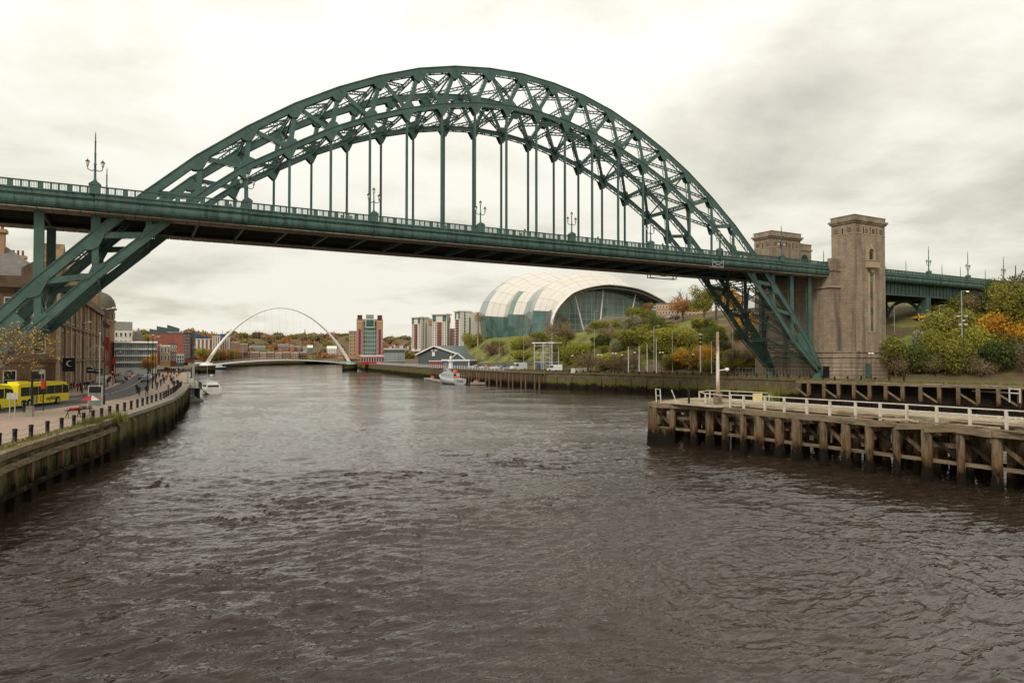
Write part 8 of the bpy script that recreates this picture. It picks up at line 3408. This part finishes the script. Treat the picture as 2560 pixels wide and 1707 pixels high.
t_ = thing('lit_lamp', 'grey lamp column with its lamp lit orange under the viaduct', 'street lamp', (q.x, q.y, q.z - 7), None, 0, False)
m_ = MB()
m_.lathe((0, 0, 0), [(.12, 0), (.08, 10.2)], 8)
m_.bar((0, 0, 10.2), (1.3, -.5, 10.25), .09, .09)
m_.build('column', M['steel'], t_)
m_ = MB()
m_.box(1.1, 1.7, -.7, -.45, 10.1, 10.22)
m_.build('lamp_head', M['amber'], t_)
q = at(2408, 805, 140)
t_ = thing('floodlight_frame', 'black steel frame carrying floodlights above the thicket', 'floodlight frame', (q.x, q.y, q.z), None, -.9, False)
m_ = MB()
for a_, b_ in (((-1, 0, -1), (-1, 0, 1)), ((1, 0, -1), (1, 0, 1)), ((-1, 0, -1), (1, 0, -1)), ((-1, 0, 1), (1, 0, 1)), ((-1, 0, 0), (1, 0, 0)), ((0, 0, -6), (0, 0, -1)), ((-1, 0, -1), (2, 0, -1))):
    m_.bar(a_, b_, .1, .1)
m_.build('frame', M['black'], t_)
for x, z_ in ((-.85, 1.2), (.5, 1.2), (0, .3), (-.5, -.5), (.45, -.5)):
    m_ = MB()
    m_.box(x - .32, x + .32, -.2, .1, z_ - .15, z_ + .2)
    m_.build('floodlight', M['steel'], t_)
q = onhill(2490, 852, 130)
q.z += 3
t_ = thing('green_post', 'green post with a white cap among the orange bushes on the right', 'post', (q.x, q.y, q.z - 6), None, 0, False)
m_ = MB()
m_.lathe((0, 0, 0), [(.2, 0), (.2, 8)], 8)
m_.build('post', M['green2'], t_)
m_ = MB()
m_.lathe((0, 0, 8), [(.3, 0), (.34, .3), (.1, .5)], 8)
m_.build('cap', M['white'], t_)
# lookout tower
a0, a1 = at(1336, 922, 236), at(1380, 922, 232)
zb_ = 4.8
zt_ = at(1358, 858, 234).z
lk = thing('lookout_tower', 'tall slender open steel lookout tower with a flat white roof on the wharf', 'tower', ((a0.x + a1.x) / 2, (a0.y + a1.y) / 2, zb_))
ud = (a1 - a0)
ud.z = 0
nv = Vector((-ud.y, ud.x, 0)).normalized() * 4.5
m_ = MB()
for u in (0, .5, 1):
    for v in (0, 1):
        p_ = a0 + ud * u + nv * v
        m_.bar((p_.x, p_.y, zb_), (p_.x, p_.y, zt_), .22, .22)
m_.build('column', M['shell2'], lk)
nl = 3
for k in range(1, nl + 1):
    z_ = zb_ + (zt_ - zb_) * k / nl - (.8 if k == nl else 0)
    m_ = MB()
    for v in (0, 1):
        p_, r_ = a0 + nv * v, a1 + nv * v
        m_.bar((p_.x, p_.y, z_), (r_.x, r_.y, z_), .15, .15)
    m_.build('beam', M['shell2'], lk)
m_ = MB()
n = 7
for k in range(n):
    z0_, z1_ = zb_ + (zt_ - zb_) * k / n, zb_ + (zt_ - zb_) * (k + 1) / n
    p_, r_ = a0 + ud * .55 - nv * .02, a1 - nv * .02
    if k % 2:
        p_, r_ = r_, p_
    m_.bar((p_.x, p_.y, z0_), (r_.x, r_.y, z1_), .5, .08)
    m_.bar((p_.x, p_.y, z0_ + 1), (r_.x, r_.y, z1_ + 1), .06, .06)
    m_.bar((r_.x, r_.y, z0_), (p_.x, p_.y, z1_), .06, .06)
m_.build('stair', M['steel'], lk)
m_ = MB()
p_ = a0 - ud * .14
u2 = ud * 1.28
m_.obox((p_.x, p_.y, zt_), u2, nv * 1.1, (0, 0, .35))
m_.build('roof', M['white'], lk)
# low white wall, white board, mesh fence
m_ = MB()
a_, b_ = at(1432, 926, 212), at(1474, 922, 214)
m_.bar((a_.x, a_.y, 5.5), (b_.x, b_.y, 5.7), .5, 1.2)
tag(m_.build('low_wall', M['rail']), 'low white wall beside the path below the round yellow green bush', 'wall')
q = at(1427, 927, 205)
m_ = MB()
m_.obox((q.x, q.y, 4.8), (1.1, -.5, 0), (.1, .2, 0), (.2, .1, 1.5))
tag(m_.build('notice_board', M['rail']), 'leaning white notice board on the wharf edge', 'notice board')
m_ = MB()
for k in range(26):
    a_ = at(1840 + k * 8.2, 930, 176 - k * .6)
    b_ = at(1840 + (k + 1) * 8.2, 930, 176 - (k + 1) * .6)
    for z_ in (5.0, 6.9):
        m_.bar((a_.x, a_.y, z_), (b_.x, b_.y, z_), .05, .05)
    m_.bar((a_.x, a_.y, 4.8), (a_.x, a_.y, 6.9), .06, .06)
    m_.bar((a_.x, a_.y, 5.0), (b_.x, b_.y, 6.9), .015, .015)
tag(m_.build('mesh_fence', M['steel']), 'grey mesh construction fence round the arch foot on the right bank', 'fence')
# palisade fences on the hill side
for lab, (xa, ya), (xb, yb), da, db, h, mk in (('dark palisade fence along the foot of the grass bank', (1190, 903), (1400, 900), 300, 245, 2.2, 'grey'), ('grey railing along the hillside road behind the flagpoles', (1560, 884), (1760, 884), 215, 200, 1.1, 'steel')):
    t_ = thing('palisade_fence', lab, 'fence', at(xa, ya, da))
    for k in range(30):
        p_ = at(xa + (xb - xa) * k / 30, ya + (yb - ya) * k / 30, da + (db - da) * k / 30)
        r_ = at(xa + (xb - xa) * (k + 1) / 30, ya + (yb - ya) * (k + 1) / 30, da + (db - da) * (k + 1) / 30)
        p_.z, r_.z = hS(p_.x, p_.y), hS(r_.x, r_.y)
        m_ = MB()
        for z_ in (h * .25, h * .85):
            m_.bar(p_ + Vector((0, 0, z_)), r_ + Vector((0, 0, z_)), .06, .06)
        for j in range(8 if mk == 'grey' else 1):
            s_ = p_.lerp(r_, j / 8)
            m_.bar(s_, s_ + Vector((0, 0, h)), .07, .05)
        m_.build('fence_panel', M[mk], t_)
# stone retaining steps under the arch
t_ = thing('retaining_wall', 'rough brown stone retaining wall and steps under the right arch', 'wall', at(1850, 905, 195))
for k in range(6):
    a_, b_ = at(1838 + k * 4, 924 - k * 7, 196 + k * 1.5), at(1866 - k * 2, 924 - k * 7, 194 + k * 1.5)
    m_ = MB()
    m_.bar((a_.x, a_.y, a_.z - .9), (b_.x, b_.y, b_.z - .9), 3, 2.2)
    m_.build('wall_course', M['wallr'], t_)
# red brick range and teal building behind the hilltop
for x0_, x1_, yt_, yb_, D, lab, mt_ in ((1640, 1700, 760, 790, 300, 'tan brick range on the hilltop behind the concert hall', 'buff'), (1700, 1780, 762, 795, 290, 'long tan brick wall on the hilltop behind the bare tree', 'buff'), (1625, 1655, 762, 778, 330, 'teal glass office block seen under the end of the shell roof', 'tglass'), (2325, 2420, 752, 800, 210, 'brown brick building under the viaduct', 'redbrick')):
    t2, p2, zb2, zt2 = viewblock('hilltop_range', lab, x0_, x1_, yt_, yb_, D, 10, M[mt_], M['slate'], 0, .4)
    gridwin(t2, p2, zb2, zt2, 8, 2, .4, .4)
